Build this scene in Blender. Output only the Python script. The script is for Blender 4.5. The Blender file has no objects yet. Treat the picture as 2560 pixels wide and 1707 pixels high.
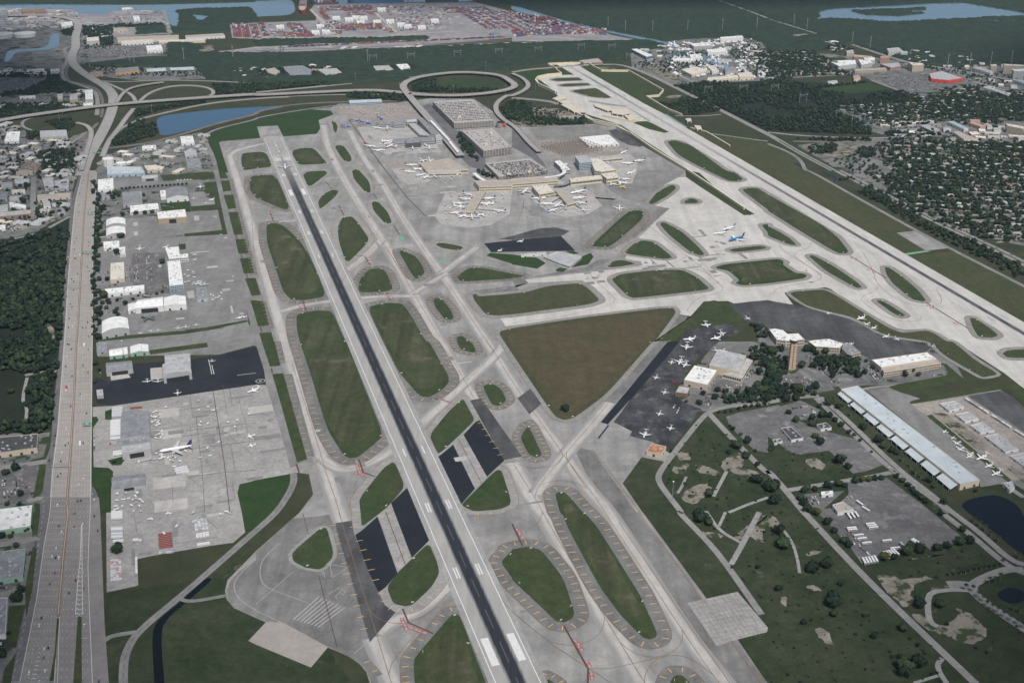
import bpy, bmesh, math, random
from mathutils import Vector, Matrix
import numpy as np
random.seed(7); np.random.seed(7)
R = math.radians
sc = bpy.context.scene
COL = sc.collection
# ------------------------------------------------------------------ camera, sky, sun, exposure
FOC, PITCH, ALT = 2975.0, 0.42475, 846.0
cam = bpy.data.objects.new("camera", bpy.data.cameras.new("camera")); COL.objects.link(cam)
cam.location = (0, 0, ALT); cam.rotation_euler = (math.pi/2 - PITCH, 0, 0)
cam.data.sensor_width = 36; cam.data.sensor_fit = 'HORIZONTAL'; cam.data.lens = FOC/2560*36
cam.data.clip_start = 5; cam.data.clip_end = 60000
sc.camera = cam
SUN_EL, SUN_AZ = R(56), R(160)          # azimuth measured from +Y clockwise: behind the camera, to the right
w = bpy.data.worlds.new("World"); sc.world = w; w.use_nodes = True
nt = w.node_tree; nt.nodes.clear()
sky = nt.nodes.new("ShaderNodeTexSky"); sky.sky_type = 'NISHITA'; sky.sun_disc = False
sky.sun_elevation = SUN_EL; sky.sun_rotation = SUN_AZ; sky.air_density = 1.0; sky.dust_density = 3.0; sky.ozone_density = 1.0
bg = nt.nodes.new("ShaderNodeBackground"); bg.inputs[1].default_value = 0.07
wo = nt.nodes.new("ShaderNodeOutputWorld"); nt.links.new(sky.outputs[0], bg.inputs[0]); nt.links.new(bg.outputs[0], wo.inputs[0])
sd = bpy.data.lights.new("sun", 'SUN'); sd.energy = 2.7; sd.angle = R(11); sd.color = (1.0, 0.975, 0.935)
sun = bpy.data.objects.new("sun", sd); COL.objects.link(sun)
sdir = Vector((math.sin(SUN_AZ)*math.cos(SUN_EL), math.cos(SUN_AZ)*math.cos(SUN_EL), math.sin(SUN_EL)))
sun.rotation_euler = sdir.to_track_quat('Z', 'Y').to_euler()
sc.view_settings.view_transform = 'Standard'; sc.view_settings.look = 'None'
sc.view_settings.gamma = 1; sc.view_settings.use_curve_mapping = False
sc.view_settings.exposure = 0.40
sc.cycles.max_bounces = 4; sc.cycles.diffuse_bounces = 2; sc.cycles.glossy_bounces = 2
sc.cycles.transmission_bounces = 1; sc.cycles.volume_bounces = 0; sc.cycles.transparent_max_bounces = 4
sc.cycles.use_denoising = True
try: sc.cycles.denoiser = 'OPENIMAGEDENOISE'; sc.cycles.denoising_input_passes = 'RGB_ALBEDO_NORMAL'; sc.cycles.denoising_prefilter = 'ACCURATE'
except Exception: pass

# ------------------------------------------------------------------ photo points to ground points
OY = {'A': 0, 'B': 427, 'C': 854, 'D': 1280}
CP, SP = math.cos(PITCH), math.sin(PITCH)
def ray(px, py, z=0.0):
    u, v = px-1280, py-853.5
    down = v*CP + FOC*SP; fwd = FOC*CP - v*SP
    t = (ALT-z)/down
    return (u*t, fwd*t)
def T(tag, x, y, z=0.0): return ray(int(tag[1])*640 + x/3.672, OY[tag[0]] + y/3.672, z)
def pts(s, z=0.0):
    out = []; t = None
    for k in s.split():
        if k[0] in 'ABCD': t = k
        else:
            x, y = k.split(','); out.append(T(t, float(x), float(y), z))
    return out
# ------------------------------------------------------------------ 2-D helpers
def area(p): return sum(p[i][0]*p[(i+1) % len(p)][1] - p[(i+1) % len(p)][0]*p[i][1] for i in range(len(p)))/2
def ccw(p): return list(p) if area(p) > 0 else list(reversed(p))
def chaikin(p, n=2, r=0.22, closed=True):
    for _ in range(n):
        q = []
        N = len(p)
        rng = range(N) if closed else range(N-1)
        if not closed: q.append(p[0])
        for i in rng:
            a, b = p[i], p[(i+1) % N]
            q.append((a[0]+(b[0]-a[0])*r, a[1]+(b[1]-a[1])*r)); q.append((b[0]+(a[0]-b[0])*r, b[1]+(a[1]-b[1])*r))
        if not closed: q.append(p[-1])
        p = q
    return p
def offset(p, d):
    p = ccw(p); N = len(p); q = []
    for i in range(N):
        a, b, c = Vector(p[i-1]), Vector(p[i]), Vector(p[(i+1) % N])
        e1 = (b-a); e2 = (c-b)
        if e1.length < 1e-6 or e2.length < 1e-6: continue
        e1.normalize(); e2.normalize()
        n1 = Vector((e1.y, -e1.x)); n2 = Vector((e2.y, -e2.x))
        n = n1+n2
        if n.length < 0.3: n = n1
        n.normalize(); k = d/max(0.55, n.dot(n1))
        q.append((b.x+n.x*k, b.y+n.y*k))
    return q
def inside(p, x, y):
    c = False; j = len(p)-1
    for i in range(len(p)):
        xi, yi = p[i]; xj, yj = p[j]
        if (yi > y) != (yj > y) and x < (xj-xi)*(y-yi)/(yj-yi)+xi: c = not c
        j = i
    return c
def inside_np(p, X, Y):
    c = np.zeros(X.shape, bool); j = len(p)-1
    for i in range(len(p)):
        xi, yi = p[i]; xj, yj = p[j]
        if yi != yj:
            m = ((yi > Y) != (yj > Y)) & (X < (xj-xi)*(Y-yi)/(yj-yi)+xi); c ^= m
        j = i
    return c
def bbox(p):
    xs = [a[0] for a in p]; ys = [a[1] for a in p]; return min(xs), max(xs), min(ys), max(ys)
def walk(p, step, closed=False, start=0.0):
    q = list(p)+([p[0]] if closed else []); d = start; out = []; s = 0.0
    for i in range(len(q)-1):
        a, b = Vector(q[i]), Vector(q[i+1]); L = (b-a).length
        if L < 1e-6: continue
        t = (b-a)/L
        while d <= s+L:
            c = a+t*(d-s); out.append((c.x, c.y, math.atan2(t.y, t.x))); d += step
        s += L
    return out
def plen(p): return sum((Vector(p[i+1])-Vector(p[i])).length for i in range(len(p)-1))
# ------------------------------------------------------------------ mesh builder
class MB:
    def __init__(s): s.v = []; s.f = []; s.m = []; s.n = 0
    def face(s, vs, m=0):
        k = len(s.v); s.v.extend(vs); s.f.append(tuple(range(k, k+len(vs)))); s.m.append(m)
    def poly(s, p, z, m=0):
        z += 0.0016*s.n; s.n += 1; s.face([(a[0], a[1], z) for a in ccw(p)], m)
    def ribbon(s, p, wd, z, m=0, z2=None):
        L = s.edges(p, wd/2); Rr = s.edges(p, -wd/2); k = len(s.v); n = len(p)
        if not isinstance(z, (list, tuple)): z += 0.0009*s.n; s.n += 1
        zs = [z]*n if not isinstance(z, (list, tuple)) else z
        for i in range(n): s.v.append((L[i][0], L[i][1], zs[i])); s.v.append((Rr[i][0], Rr[i][1], zs[i]))
        for i in range(n-1): s.f.append((k+2*i+1, k+2*i+3, k+2*i+2, k+2*i)); s.m.append(m)
    @staticmethod
    def edges(p, d):
        o = []
        for i in range(len(p)):
            a = Vector(p[max(i-1, 0)]); c = Vector(p[min(i+1, len(p)-1)]); b = Vector(p[i]); t = c-a
            if t.length < 1e-9: t = Vector((1, 0))
            t.normalize(); o.append((b.x-t.y*d, b.y+t.x*d))
        return o
    def strip(s, A, B, z, m=0):
        k = len(s.v)
        for a, b in zip(A, B): s.v.append((a[0], a[1], z)); s.v.append((b[0], b[1], z))
        for i in range(len(A)-1): s.f.append((k+2*i+1, k+2*i+3, k+2*i+2, k+2*i)); s.m.append(m)
    def seg(s, x, y, ang, L, wd, z, m=0):
        c, n = math.cos(ang), math.sin(ang); a = L/2; b = wd/2
        s.face([(x-c*a+n*b, y-n*a-c*b, z), (x+c*a+n*b, y+n*a-c*b, z), (x+c*a-n*b, y+n*a+c*b, z), (x-c*a-n*b, y-n*a+c*b, z)], m)
    def prism(s, p, z0, z1, m=0, mt=None, top=True, bottom=False):
        p = ccw(p); n = len(p); k = len(s.v)
        for a in p: s.v.append((a[0], a[1], z0))
        for a in p: s.v.append((a[0], a[1], z1))
        for i in range(n): s.f.append((k+i, k+(i+1) % n, k+n+(i+1) % n, k+n+i)); s.m.append(m)
        if top: s.f.append(tuple(range(k+n, k+2*n))); s.m.append(m if mt is None else mt)
        if bottom: s.f.append(tuple(reversed(range(k, k+n)))); s.m.append(m)
    def box(s, cx, cy, z0, lx, ly, h, ang=0, m=0, mt=None, bottom=False):
        c, n = math.cos(ang), math.sin(ang)
        p = [(cx+x*c-y*n, cy+x*n+y*c) for x, y in ((-lx/2, -ly/2), (lx/2, -ly/2), (lx/2, ly/2), (-lx/2, ly/2))]
        s.prism(p, z0, z0+h, m, mt, bottom=bottom)
    def cyl(s, cx, cy, z0, r0, h, n=12, r1=None, m=0, mt=None):
        r1 = r0 if r1 is None else r1; k = len(s.v)
        for r, z in ((r0, z0), (r1, z0+h)):
            for i in range(n): a = 2*math.pi*i/n; s.v.append((cx+r*math.cos(a), cy+r*math.sin(a), z))
        for i in range(n): s.f.append((k+i, k+(i+1) % n, k+n+(i+1) % n, k+n+i)); s.m.append(m)
        s.f.append(tuple(range(k+n, k+2*n))); s.m.append(m if mt is None else mt)
    def bar(s, a, b, wd, m=0):
        a, b = Vector(a), Vector(b); t = (b-a).normalized()
        u = t.cross(Vector((0, 0, 1)));
        if u.length < 1e-3: u = Vector((1, 0, 0))
        u.normalize(); v = t.cross(u); k = len(s.v); h = wd/2
        for q in (a, b):
            for e in (u*h+v*h, -u*h+v*h, -u*h-v*h, u*h-v*h): s.v.append(tuple(q+e))
        for i in range(4): s.f.append((k+i, k+4+i, k+4+(i+1) % 4, k+(i+1) % 4)); s.m.append(m)
        s.f.append((k, k+1, k+2, k+3)); s.m.append(m); s.f.append((k+7, k+6, k+5, k+4)); s.m.append(m)
    def loft(s, rings, m=0, cap=True):
        n = len(rings[0]); k = len(s.v)
        for r in rings: s.v.extend(r)
        for j in range(len(rings)-1):
            for i in range(n):
                s.f.append((k+j*n+i, k+j*n+(i+1) % n, k+(j+1)*n+(i+1) % n, k+(j+1)*n+i)); s.m.append(m)
        if cap:
            s.f.append(tuple(reversed(range(k, k+n)))); s.m.append(m)
            e = k+(len(rings)-1)*n; s.f.append(tuple(range(e, e+n))); s.m.append(m)
    def mesh(s, name, mats):
        me = bpy.data.meshes.new(name); me.from_pydata(s.v, [], s.f)
        for m in (mats if isinstance(mats, (list, tuple)) else [mats]): me.materials.append(m)
        if any(s.m): me.polygons.foreach_set('material_index', s.m)
        me.update(); return me
    def build(s, name, mats, parent=None, smooth=False):
        me = s.mesh(name, mats)
        if smooth: me.polygons.foreach_set('use_smooth', [True]*len(me.polygons))
        o = bpy.data.objects.new(name, me); COL.objects.link(o)
        if parent is not None: o.parent = parent
        return o
def raw_mesh(name, V, F, mats, mi=None):
    V = np.asarray(V, np.float32); F = np.asarray(F, np.int32)
    me = bpy.data.meshes.new(name); n = F.shape[1]
    me.vertices.add(len(V)); me.vertices.foreach_set('co', V.ravel())
    me.loops.add(F.size); me.loops.foreach_set('vertex_index', F.ravel())
    me.polygons.add(len(F)); me.polygons.foreach_set('loop_start', np.arange(len(F), dtype=np.int32)*n)
    try: me.polygons.foreach_set('loop_total', np.full(len(F), n, np.int32))
    except Exception: pass
    for m in (mats if isinstance(mats, (list, tuple)) else [mats]): me.materials.append(m)
    if mi is not None: me.polygons.foreach_set('material_index', np.asarray(mi, np.int32))
    me.update(calc_edges=True); me.validate(); return me
def structure(o, kind='structure'): o['kind'] = kind; return o
def tag(o, label, cat, group=None):
    o['label'] = label; o['category'] = cat
    if group: o['group'] = group
    return o
def empty(name, x, y, z=0, rz=0):
    o = bpy.data.objects.new(name, None); COL.objects.link(o); o.location = (x, y, z); o.rotation_euler = (0, 0, rz); o.empty_display_size = 1; return o
def copy_tree(o, parent=None):
    c = o.copy(); COL.objects.link(c)
    if parent is not None: c.parent = parent
    for ch in KIDS.get(o.name, ()): copy_tree2(ch, c)
    return c
KIDS = {}
def copy_tree2(o, parent):
    c = o.copy(); COL.objects.link(c); c.parent = parent
    for ch in KIDS.get(o.name, ()): copy_tree2(ch, c)
def kid(o, parent): KIDS.setdefault(parent.name, []).append(o); return o
# ------------------------------------------------------------------ landmarks: what repeats are described by
LM = []
USED = {}
def landmark(phrase, x, y): LM.append((phrase, x, y))
def screen(x, y):
    zz = y*CP + ALT*SP; yy = (-y*SP + ALT*CP)
    return FOC*x/zz, FOC*yy/zz
def describe(what, x, y):
    sx, sy = screen(x, y); best = []
    for ph, lx, ly in LM:
        ax, ay = screen(lx, ly); best.append((math.hypot(ax-sx, (ay-sy)*1.3), ph, ax-sx, ay-sy))
    best.sort(key=lambda b: b[0])
    def rel(b):
        if abs(b[2]) > abs(b[3]): return 'right of' if b[2] < 0 else 'left of'
        return 'in front of' if b[3] < 0 else 'behind'
    for b in best[:4]:
        l = f"{what} {rel(b)} the {b[1]}"
        if len(l.split()) <= 16 and l not in USED: USED[l] = 1; return l
    for b, c in ((0, 1), (0, 2), (1, 2), (0, 3), (1, 3)):
        if len(best) > c:
            l = f"{what} between the {best[b][1]} and the {best[c][1]}"
            if len(l.split()) <= 16 and l not in USED: USED[l] = 1; return l
    l = f"{what} {rel(best[0])} the {best[0][1]}" if best else what
    return ' '.join(l.split()[:16])
# ------------------------------------------------------------------ materials
def new_mat(name):
    m = bpy.data.materials.new(name); m.use_nodes = True; n = m.node_tree; b = n.nodes['Principled BSDF']
    return m, n, b
def noise(n, scale, detail=3, rough=0.55, stretch=None, rot=0.0):
    g = n.nodes.new('ShaderNodeNewGeometry'); mp = n.nodes.new('ShaderNodeMapping'); n.links.new(g.outputs['Position'], mp.inputs[0])
    mp.inputs['Rotation'].default_value = (0, 0, rot)
    if stretch: mp.inputs['Scale'].default_value = stretch
    t = n.nodes.new('ShaderNodeTexNoise'); t.inputs['Scale'].default_value = scale; t.inputs['Detail'].default_value = detail; t.inputs['Roughness'].default_value = rough
    n.links.new(mp.outputs[0], t.inputs['Vector']); return t.outputs[0]
def ramp(n, src, a, b, c0, c1):
    r = n.nodes.new('ShaderNodeValToRGB'); r.color_ramp.elements[0].position = a; r.color_ramp.elements[1].position = b
    r.color_ramp.elements[0].color = (*c0, 1); r.color_ramp.elements[1].color = (*c1, 1); n.links.new(src, r.inputs[0]); return r.outputs[0]
def mixc(n, f, a, b, mode='MIX'):
    x = n.nodes.new('ShaderNodeMix'); x.data_type = 'RGBA'; x.blend_type = mode
    for i, q in ((0, f), (6, a), (7, b)):
        if isinstance(q, (int, float)): x.inputs[i].default_value = q
        elif isinstance(q, tuple): x.inputs[i].default_value = (*q, 1)
        else: n.links.new(q, x.inputs[i])
    return x.outputs[2]
ROT_RUN = 0.29034      # taxiways and runways lie along this heading
def surface(name, c, c2=None, scale=0.02, amt=0.25, fine=0.4, rough=0.9, streak=0.0, rot=0.0, spots=None, spec=0.2):
    """a base colour, patches of a second one, fine grain, long streaks along the direction of travel"""
    m, n, b = new_mat(name); b.inputs['Roughness'].default_value = rough
    b.inputs['Specular IOR Level'].default_value = spec
    c2 = c2 or tuple(v*(1-amt) for v in c)
    col = mixc(n, ramp(n, noise(n, scale, 4, 0.6), 0.36, 0.64, (0, 0, 0), (1, 1, 1)), c, c2)
    g = ramp(n, noise(n, fine, 3, 0.7), 0.25, 0.75, (1-amt*0.6,)*3, (1+amt*0.5,)*3)
    col = mixc(n, 1.0, col, g, 'MULTIPLY')
    mid = ramp(n, noise(n, min(0.11, scale*5), 4, 0.7), 0.28, 0.72, (1-amt*0.85,)*3, (1+amt*0.6,)*3); col = mixc(n, 1.0, col, mid, 'MULTIPLY')
    if streak:
        s = ramp(n, noise(n, 0.06, 3, 0.6, (1.0, 0.05, 1), rot), 0.35, 0.7, (1+streak*0.3,)*3, (1-streak,)*3)
        col = mixc(n, 1.0, col, s, 'MULTIPLY')
    if spots:
        col = mixc(n, ramp(n, noise(n, spots[0], 3, 0.65), spots[1], spots[1]+spots[3] if len(spots) > 3 else spots[1]+0.05, (0, 0, 0), (1, 1, 1)), col, spots[2])
    n.links.new(col, b.inputs['Base Color']); return m
def plain(name, c, rough=0.6, metal=0.0, var=0.12, scale=0.3, spec=0.35):
    m, n, b = new_mat(name); b.inputs['Roughness'].default_value = rough; b.inputs['Metallic'].default_value = metal
    b.inputs['Specular IOR Level'].default_value = spec
    if var:
        g = ramp(n, noise(n, scale, 3, 0.6), 0.3, 0.7, tuple(v*(1-var) for v in c), tuple(min(1, v*(1+var*0.5)) for v in c)); n.links.new(g, b.inputs['Base Color'])
    else: b.inputs['Base Color'].default_value = (*c, 1)
    return m
M = {}
M['ground'] = surface('ground_grass', (0.036, 0.047, 0.024), (0.052, 0.055, 0.032), 0.006, 0.3, 0.15)
M['grass'] = surface('airfield_grass', (0.039, 0.063, 0.025), (0.056, 0.067, 0.031), 0.014, 0.38, 0.25, streak=0.12, rot=ROT_RUN)
M['green'] = surface('lush_grass', (0.024, 0.052, 0.018), (0.034, 0.060, 0.021), 0.02, 0.3, 0.3)
M['meadow'] = surface('worn_grass', (0.052, 0.066, 0.031), (0.078, 0.080, 0.046), 0.016, 0.35, 0.3, streak=0.35, rot=ROT_RUN, spots=(0.016, 0.60, (0.135, 0.13, 0.105), 0.16))
M['hay'] = surface('sunburnt_grass', (0.095, 0.076, 0.046), (0.072, 0.066, 0.037), 0.012, 0.32, 0.2, streak=0.12, rot=ROT_RUN, spots=(0.014, 0.55, (0.052, 0.063, 0.030), 0.2))
M['brown'] = surface('dry_grass', (0.070, 0.070, 0.037), (0.054, 0.066, 0.031), 0.014, 0.32, 0.2, streak=0.1, rot=ROT_RUN)
M['field'] = surface('rough_field', (0.026, 0.041, 0.019), (0.046, 0.055, 0.031), 0.014, 0.4, 0.2, spots=(0.022, 0.655, (0.17, 0.155, 0.12), 0.12))
M['dirt'] = surface('sandy_dirt', (0.275, 0.250, 0.212), (0.170, 0.157, 0.132), 0.04, 0.3, 0.35, spots=(0.045, 0.50, (0.045, 0.058, 0.030), 0.07))
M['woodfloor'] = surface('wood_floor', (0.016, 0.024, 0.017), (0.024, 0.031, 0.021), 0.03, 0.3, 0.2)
M['concrete'] = surface('weathered_concrete', (0.325, 0.318, 0.306), (0.225, 0.221, 0.215), 0.012, 0.2, 0.18, streak=0.2, rot=ROT_RUN)
M['lane'] = surface('lane_concrete', (0.470, 0.450, 0.425), (0.405, 0.388, 0.367), 0.02, 0.15, 0.18, streak=0.12, rot=ROT_RUN)
M['tanpad'] = surface('tan_pad', (0.34, 0.31, 0.285), (0.30, 0.275, 0.255), 0.03, .15, .3)
M['pale'] = surface('new_concrete', (0.535, 0.518, 0.485), (0.460, 0.446, 0.420), 0.01, 0.13, 0.15, streak=0.15, rot=ROT_RUN)
M['runway'] = surface('runway_concrete', (0.345, 0.340, 0.330), (0.300, 0.296, 0.288), 0.02, 0.14, 0.2, streak=0.15, rot=ROT_RUN)
M['shoulder'] = surface('shoulder_asphalt', (0.155, 0.153, 0.148), (0.200, 0.197, 0.191), 0.02, 0.2, 0.2, streak=0.15, rot=ROT_RUN)
M['greyshoulder'] = surface('grey_shoulder', (0.220, 0.217, 0.210), (0.260, 0.256, 0.248), 0.02, 0.18, 0.2)
M['lightshoulder'] = surface('light_shoulder', (0.300, 0.295, 0.286), (0.250, 0.246, 0.239), 0.02, 0.18, 0.2)
M['asphalt'] = surface('fresh_asphalt', (0.016, 0.020, 0.028), (0.022, 0.026, 0.033), 0.02, 0.2, 0.3)
M['tarmac'] = surface('worn_sealed_asphalt', (0.036, 0.039, 0.046), (0.085, 0.086, 0.090), 0.024, 0.35, 0.3, spots=(0.05, 0.54, (0.14, 0.14, 0.142), 0.2), streak=0.35, rot=0.6)
M['navy'] = surface('sealed_asphalt', (0.020, 0.023, 0.031), (0.030, 0.033, 0.041), 0.015, 0.25, 0.25, spots=(0.03, 0.72, (0.07, 0.07, 0.075), 0.2))
M['charcoal'] = surface('worn_asphalt', (0.065, 0.066, 0.070), (0.11, 0.11, 0.112), 0.015, 0.3, 0.25, streak=0.3, rot=ROT_RUN)
M['oldasphalt'] = surface('old_asphalt', (0.165, 0.162, 0.158), (0.225, 0.220, 0.213), 0.012, 0.25, 0.2, streak=0.25, rot=ROT_RUN, spots=(0.02, 0.66, (0.34, 0.32, 0.30), 0.1))
M['apron'] = surface('apron_concrete', (0.345, 0.335, 0.322), (0.275, 0.267, 0.258), 0.018, 0.22, 0.18, spots=(0.035, 0.68, (0.170, 0.167, 0.162), 0.12))
M['greyapron'] = surface('grey_apron', (0.250, 0.246, 0.240), (0.190, 0.187, 0.184), 0.015, 0.22, 0.18, streak=0.15, rot=0.1)
M['road'] = surface('road_asphalt', (0.22, 0.215, 0.21), (0.27, 0.26, 0.25), 0.02, 0.18, 0.2)
M['darkroad'] = surface('dark_road', (0.12, 0.12, 0.125), (0.16, 0.158, 0.16), 0.02, 0.2, 0.2)
M['hwy'] = surface('highway_concrete', (0.355, 0.333, 0.308), (0.320, 0.300, 0.277), 0.01, 0.16, 0.15)
M['hwyasph'] = surface('highway_asphalt', (0.20, 0.19, 0.185), (0.23, 0.22, 0.21), 0.01, 0.18, 0.15)
M['track'] = surface('gravel_ballast', (0.14, 0.125, 0.115), (0.18, 0.165, 0.15), 0.02, 0.2, 0.2)
M['urban'] = surface('urban_ground', (0.205, 0.200, 0.197), (0.125, 0.130, 0.125), 0.02, 0.3, 0.15, spots=(0.022, 0.55, (0.036, 0.050, 0.030), 0.05))
M['lot'] = surface('car_park_asphalt', (0.115, 0.113, 0.115), (0.165, 0.162, 0.16), 0.025, 0.3, 0.2, spots=(0.03, 0.56, (0.25, 0.24, 0.23), 0.14))
M['portground'] = surface('port_paving', (0.30, 0.29, 0.295), (0.22, 0.215, 0.23), 0.008, 0.25, 0.05, spots=(0.012, 0.6, (0.42, 0.39, 0.37), 0.08))
M['sand'] = surface('bare_sand', (0.50, 0.43, 0.36), (0.38, 0.33, 0.28), 0.02, 0.2, 0.15)
M['white'] = plain('white_paint', (0.80, 0.80, 0.79), 0.6, var=0.08)
M['paint'] = plain('marking_white', (0.66, 0.65, 0.64), 0.7, var=0.15, scale=0.4)
M['oldpaint'] = plain('faded_marking', (0.36, 0.35, 0.345), 0.8, var=0.2, scale=0.3)
M['orange'] = plain('marking_yellow', (0.64, 0.40, 0.15), 0.7, var=0.2)
M['yellow'] = plain('line_yellow', (0.22, 0.14, 0.075), 0.7, var=0.25, scale=0.1)
M['redmark'] = plain('marking_red', (0.34, 0.085, 0.09), 0.7, var=0.2)
M['greenpaint'] = plain('marking_green', (0.17, 0.36, 0.24), 0.8, var=0.3, scale=0.2)
M['tealpaint'] = plain('marking_teal', (0.20, 0.27, 0.26), 0.8, var=0.25, scale=0.1)
M['crack'] = plain('joint_dark', (0.11, 0.10, 0.10), 0.9, var=0.2)
M['drain'] = plain('drain_rust', (0.10, 0.06, 0.05), 0.9, var=0.3)
def water_mat(name, c, rough):
    m, n, b = new_mat(name); b.inputs['Base Color'].default_value = (*c, 1); b.inputs['Roughness'].default_value = rough
    b.inputs['Specular IOR Level'].default_value = 0.5; b.inputs['IOR'].default_value = 1.33
    bp = n.nodes.new('ShaderNodeBump'); bp.inputs['Strength'].default_value = 0.08; bp.inputs['Distance'].default_value = 0.6
    n.links.new(noise(n, 0.12, 3, 0.6), bp.inputs['Height']); n.links.new(bp.outputs[0], b.inputs['Normal']); return m
M['lake'] = water_mat('lake_water', (0.040, 0.095, 0.165), 0.12)
M['bay'] = water_mat('bay_water', (0.12, 0.20, 0.27), 0.12)
M['pond'] = water_mat('pond_water', (0.005, 0.008, 0.012), 0.06)
# materials of the building sites
M['site'] = surface('site_dirt', (0.34, 0.30, 0.27), (0.27, 0.245, 0.23), 0.02, 0.3, 0.12, spots=(0.03, .62, (.2, .13, .11), .1))
# ------------------------------------------------------------------ ground, airfield pavement, grass
def sheets(name, mat, z, *polys, smooth=0, kind='structure'):
    mb = MB()
    for p in polys:
        q = pts(p) if isinstance(p, str) else p
        if smooth: q = chaikin(q, 2, 0.2)
        mb.poly(q, z)
    return structure(mb.build(name, mat), kind)
gm = MB(); gm.poly([(-9000, -2500), (9000, -2500), (9000, 13000), (-9000, 13000)], 0)
structure(gm.build('ground', M['ground']))
# regions of ground
sheets('urban_ground', M['urban'], 0.08,
    "A0 -60,1110 40,1130 200,1180 350,1290 640,1260 820,1200 800,1380 740,1568 B0 700,0 660,250 640,410 450,480 360,560 0,640 -60,650",
    "A0 -60,690 540,690 550,760 740,870 850,990 700,960 480,880 300,960 -60,1000", "A0 830,610 1290,600 1850,620 2350,640 A1 500,600 830,640 800,700 300,700 A0 2350,740 1900,725 1300,745 900,700",
    "A0 950,1420 1500,1290 1640,1255 1850,1215 1900,1330 1960,1450 1990,1568 B0 1990,60 1400,1420 900,1545 850,1500 880,0",
    "C0 -60,840 350,840 460,830 470,900 430,1130 360,1420 370,1500 D0 360,0 320,300 260,700 160,1240 60,1568 -60,1568",
    "A3 -10,490 200,490 700,500 1290,570 1450,620 2350,600 2350,900 1600,840 1300,860 850,700 600,700 0,730 A2 2350,740 1480,780 1100,620 1080,450 1450,380 1900,330 2280,370 2350,480",
    "A3 600,965 1250,940 1330,860 2400,860 2400,1568 B3 2400,700 2100,640 1800,560 1400,370 1180,230 640,0 A3 550,1500 250,1330 900,1280 1120,1260 870,1180",
    "A0 -60,70 700,90 1500,95 1560,310 1640,480 800,580 540,640 -60,690", "B2 2250,1400 2330,1450 B3 10,1440 330,1550 C3 700,0 850,110 950,170 1500,60 1700,150 1800,350 1500,390 880,400 560,450 0,560 C2 2350,570 1760,640 1590,560 1500,480 1570,370 1830,60 1900,0 B2 2260,1568")
sheets('port_ground', M['portground'], 0.10,
    "A0 2110,230 2350,210 A1 550,190 550,140 500,90 540,40 2000,20 2350,110 A2 0,110 300,180 700,240 900,320 1150,370 700,375 0,385 A1 2350,350 1300,440 300,480 0,490 A0 1900,480 2150,460 2350,430 A1 0,360 A0 2130,350",
    "A0 -60,70 690,90 1010,100 1500,95 1560,310 1060,340 800,420 740,200 -60,300")
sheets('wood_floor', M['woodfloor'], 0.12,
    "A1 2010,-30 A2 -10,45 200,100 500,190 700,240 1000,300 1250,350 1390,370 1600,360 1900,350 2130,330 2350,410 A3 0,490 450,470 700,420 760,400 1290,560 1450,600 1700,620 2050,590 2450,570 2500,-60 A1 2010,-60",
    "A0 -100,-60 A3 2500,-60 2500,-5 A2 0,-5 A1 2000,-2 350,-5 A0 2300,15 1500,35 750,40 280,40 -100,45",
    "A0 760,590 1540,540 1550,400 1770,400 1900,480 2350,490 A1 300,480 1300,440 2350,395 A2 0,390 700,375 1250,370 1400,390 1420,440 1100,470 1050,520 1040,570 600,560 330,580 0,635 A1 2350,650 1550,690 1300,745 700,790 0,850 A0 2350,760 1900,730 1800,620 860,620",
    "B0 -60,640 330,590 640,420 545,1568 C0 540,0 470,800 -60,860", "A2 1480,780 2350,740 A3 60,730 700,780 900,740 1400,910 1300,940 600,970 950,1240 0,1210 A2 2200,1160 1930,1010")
# airfield base pavement
sheets('airfield_pavement', M['concrete'], 0.16,
    "C1 370,1200 485,1215 525,1400 400,1568 D1 0,355 D0 2190,520 2090,620 2065,720 2080,800 2150,880 2350,970 D1 90,1010 240,1010 660,1240 830,1310 940,1380 1010,1460 1045,1568 1090,1800 D2 2500,1800 2080,1180 1785,790 1200,0 C2 1200,1568 1015,1300 1190,1060 1400,1100 1470,1040 1290,920 940,740 B2 1610,1340 1510,1310 1990,700 1450,340 1600,60 1590,0 A2 1200,1340 960,1180 760,1140 150,1170 A1 2350,1140 2000,910 1600,905 1290,945 760,955 700,985 480,1010 0,1150 A0 2010,1310 2090,1568 B0 2180,360 2340,950 B1 45,1140 120,1420 170,1568 C1 225,220 270,300 470,1080 350,1140")
sheets('runway_complex_pavement', M['pale'], 0.20,
    "A2 225,745 240,720 330,700 460,690 585,685 740,690 1150,920 1400,1050 1620,1190 2200,1568 B3 390,320 830,600 1200,790 1760,1120 2350,1440 2700,1640 C3 2700,600 2350,430 2170,290 1720,0 B3 1630,1540 1540,1500 1440,1450 1180,1490 580,1090 530,1070 370,1090 150,1120 230,1230 0,1190 B2 2180,1210 2040,1220 1980,1195 1760,1200 1640,1335 1500,1310 1510,1280 1440,1240 0,1420 B1 2290,1425 2240,1350 B2 0,1345 480,1270 800,1220 850,1190 720,1060 640,1005 150,1030 120,1000 720,930 1200,870 1180,830 1030,820 1050,780 1490,800 1300,640 1160,620 1440,350 1240,300 1400,130 1530,60 1600,60 1700,130 2130,410 2230,400 1950,230 1720,20 A2 1620,1568 1100,1230 960,1150 750,1100 580,1040 400,860 230,770")
M['gate'] = surface('gate_concrete', (0.42, 0.405, 0.385), (0.33, 0.32, 0.31), 0.03, 0.22, 0.2, spots=(0.05, 0.6, (0.20, 0.195, 0.19), 0.14))
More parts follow.
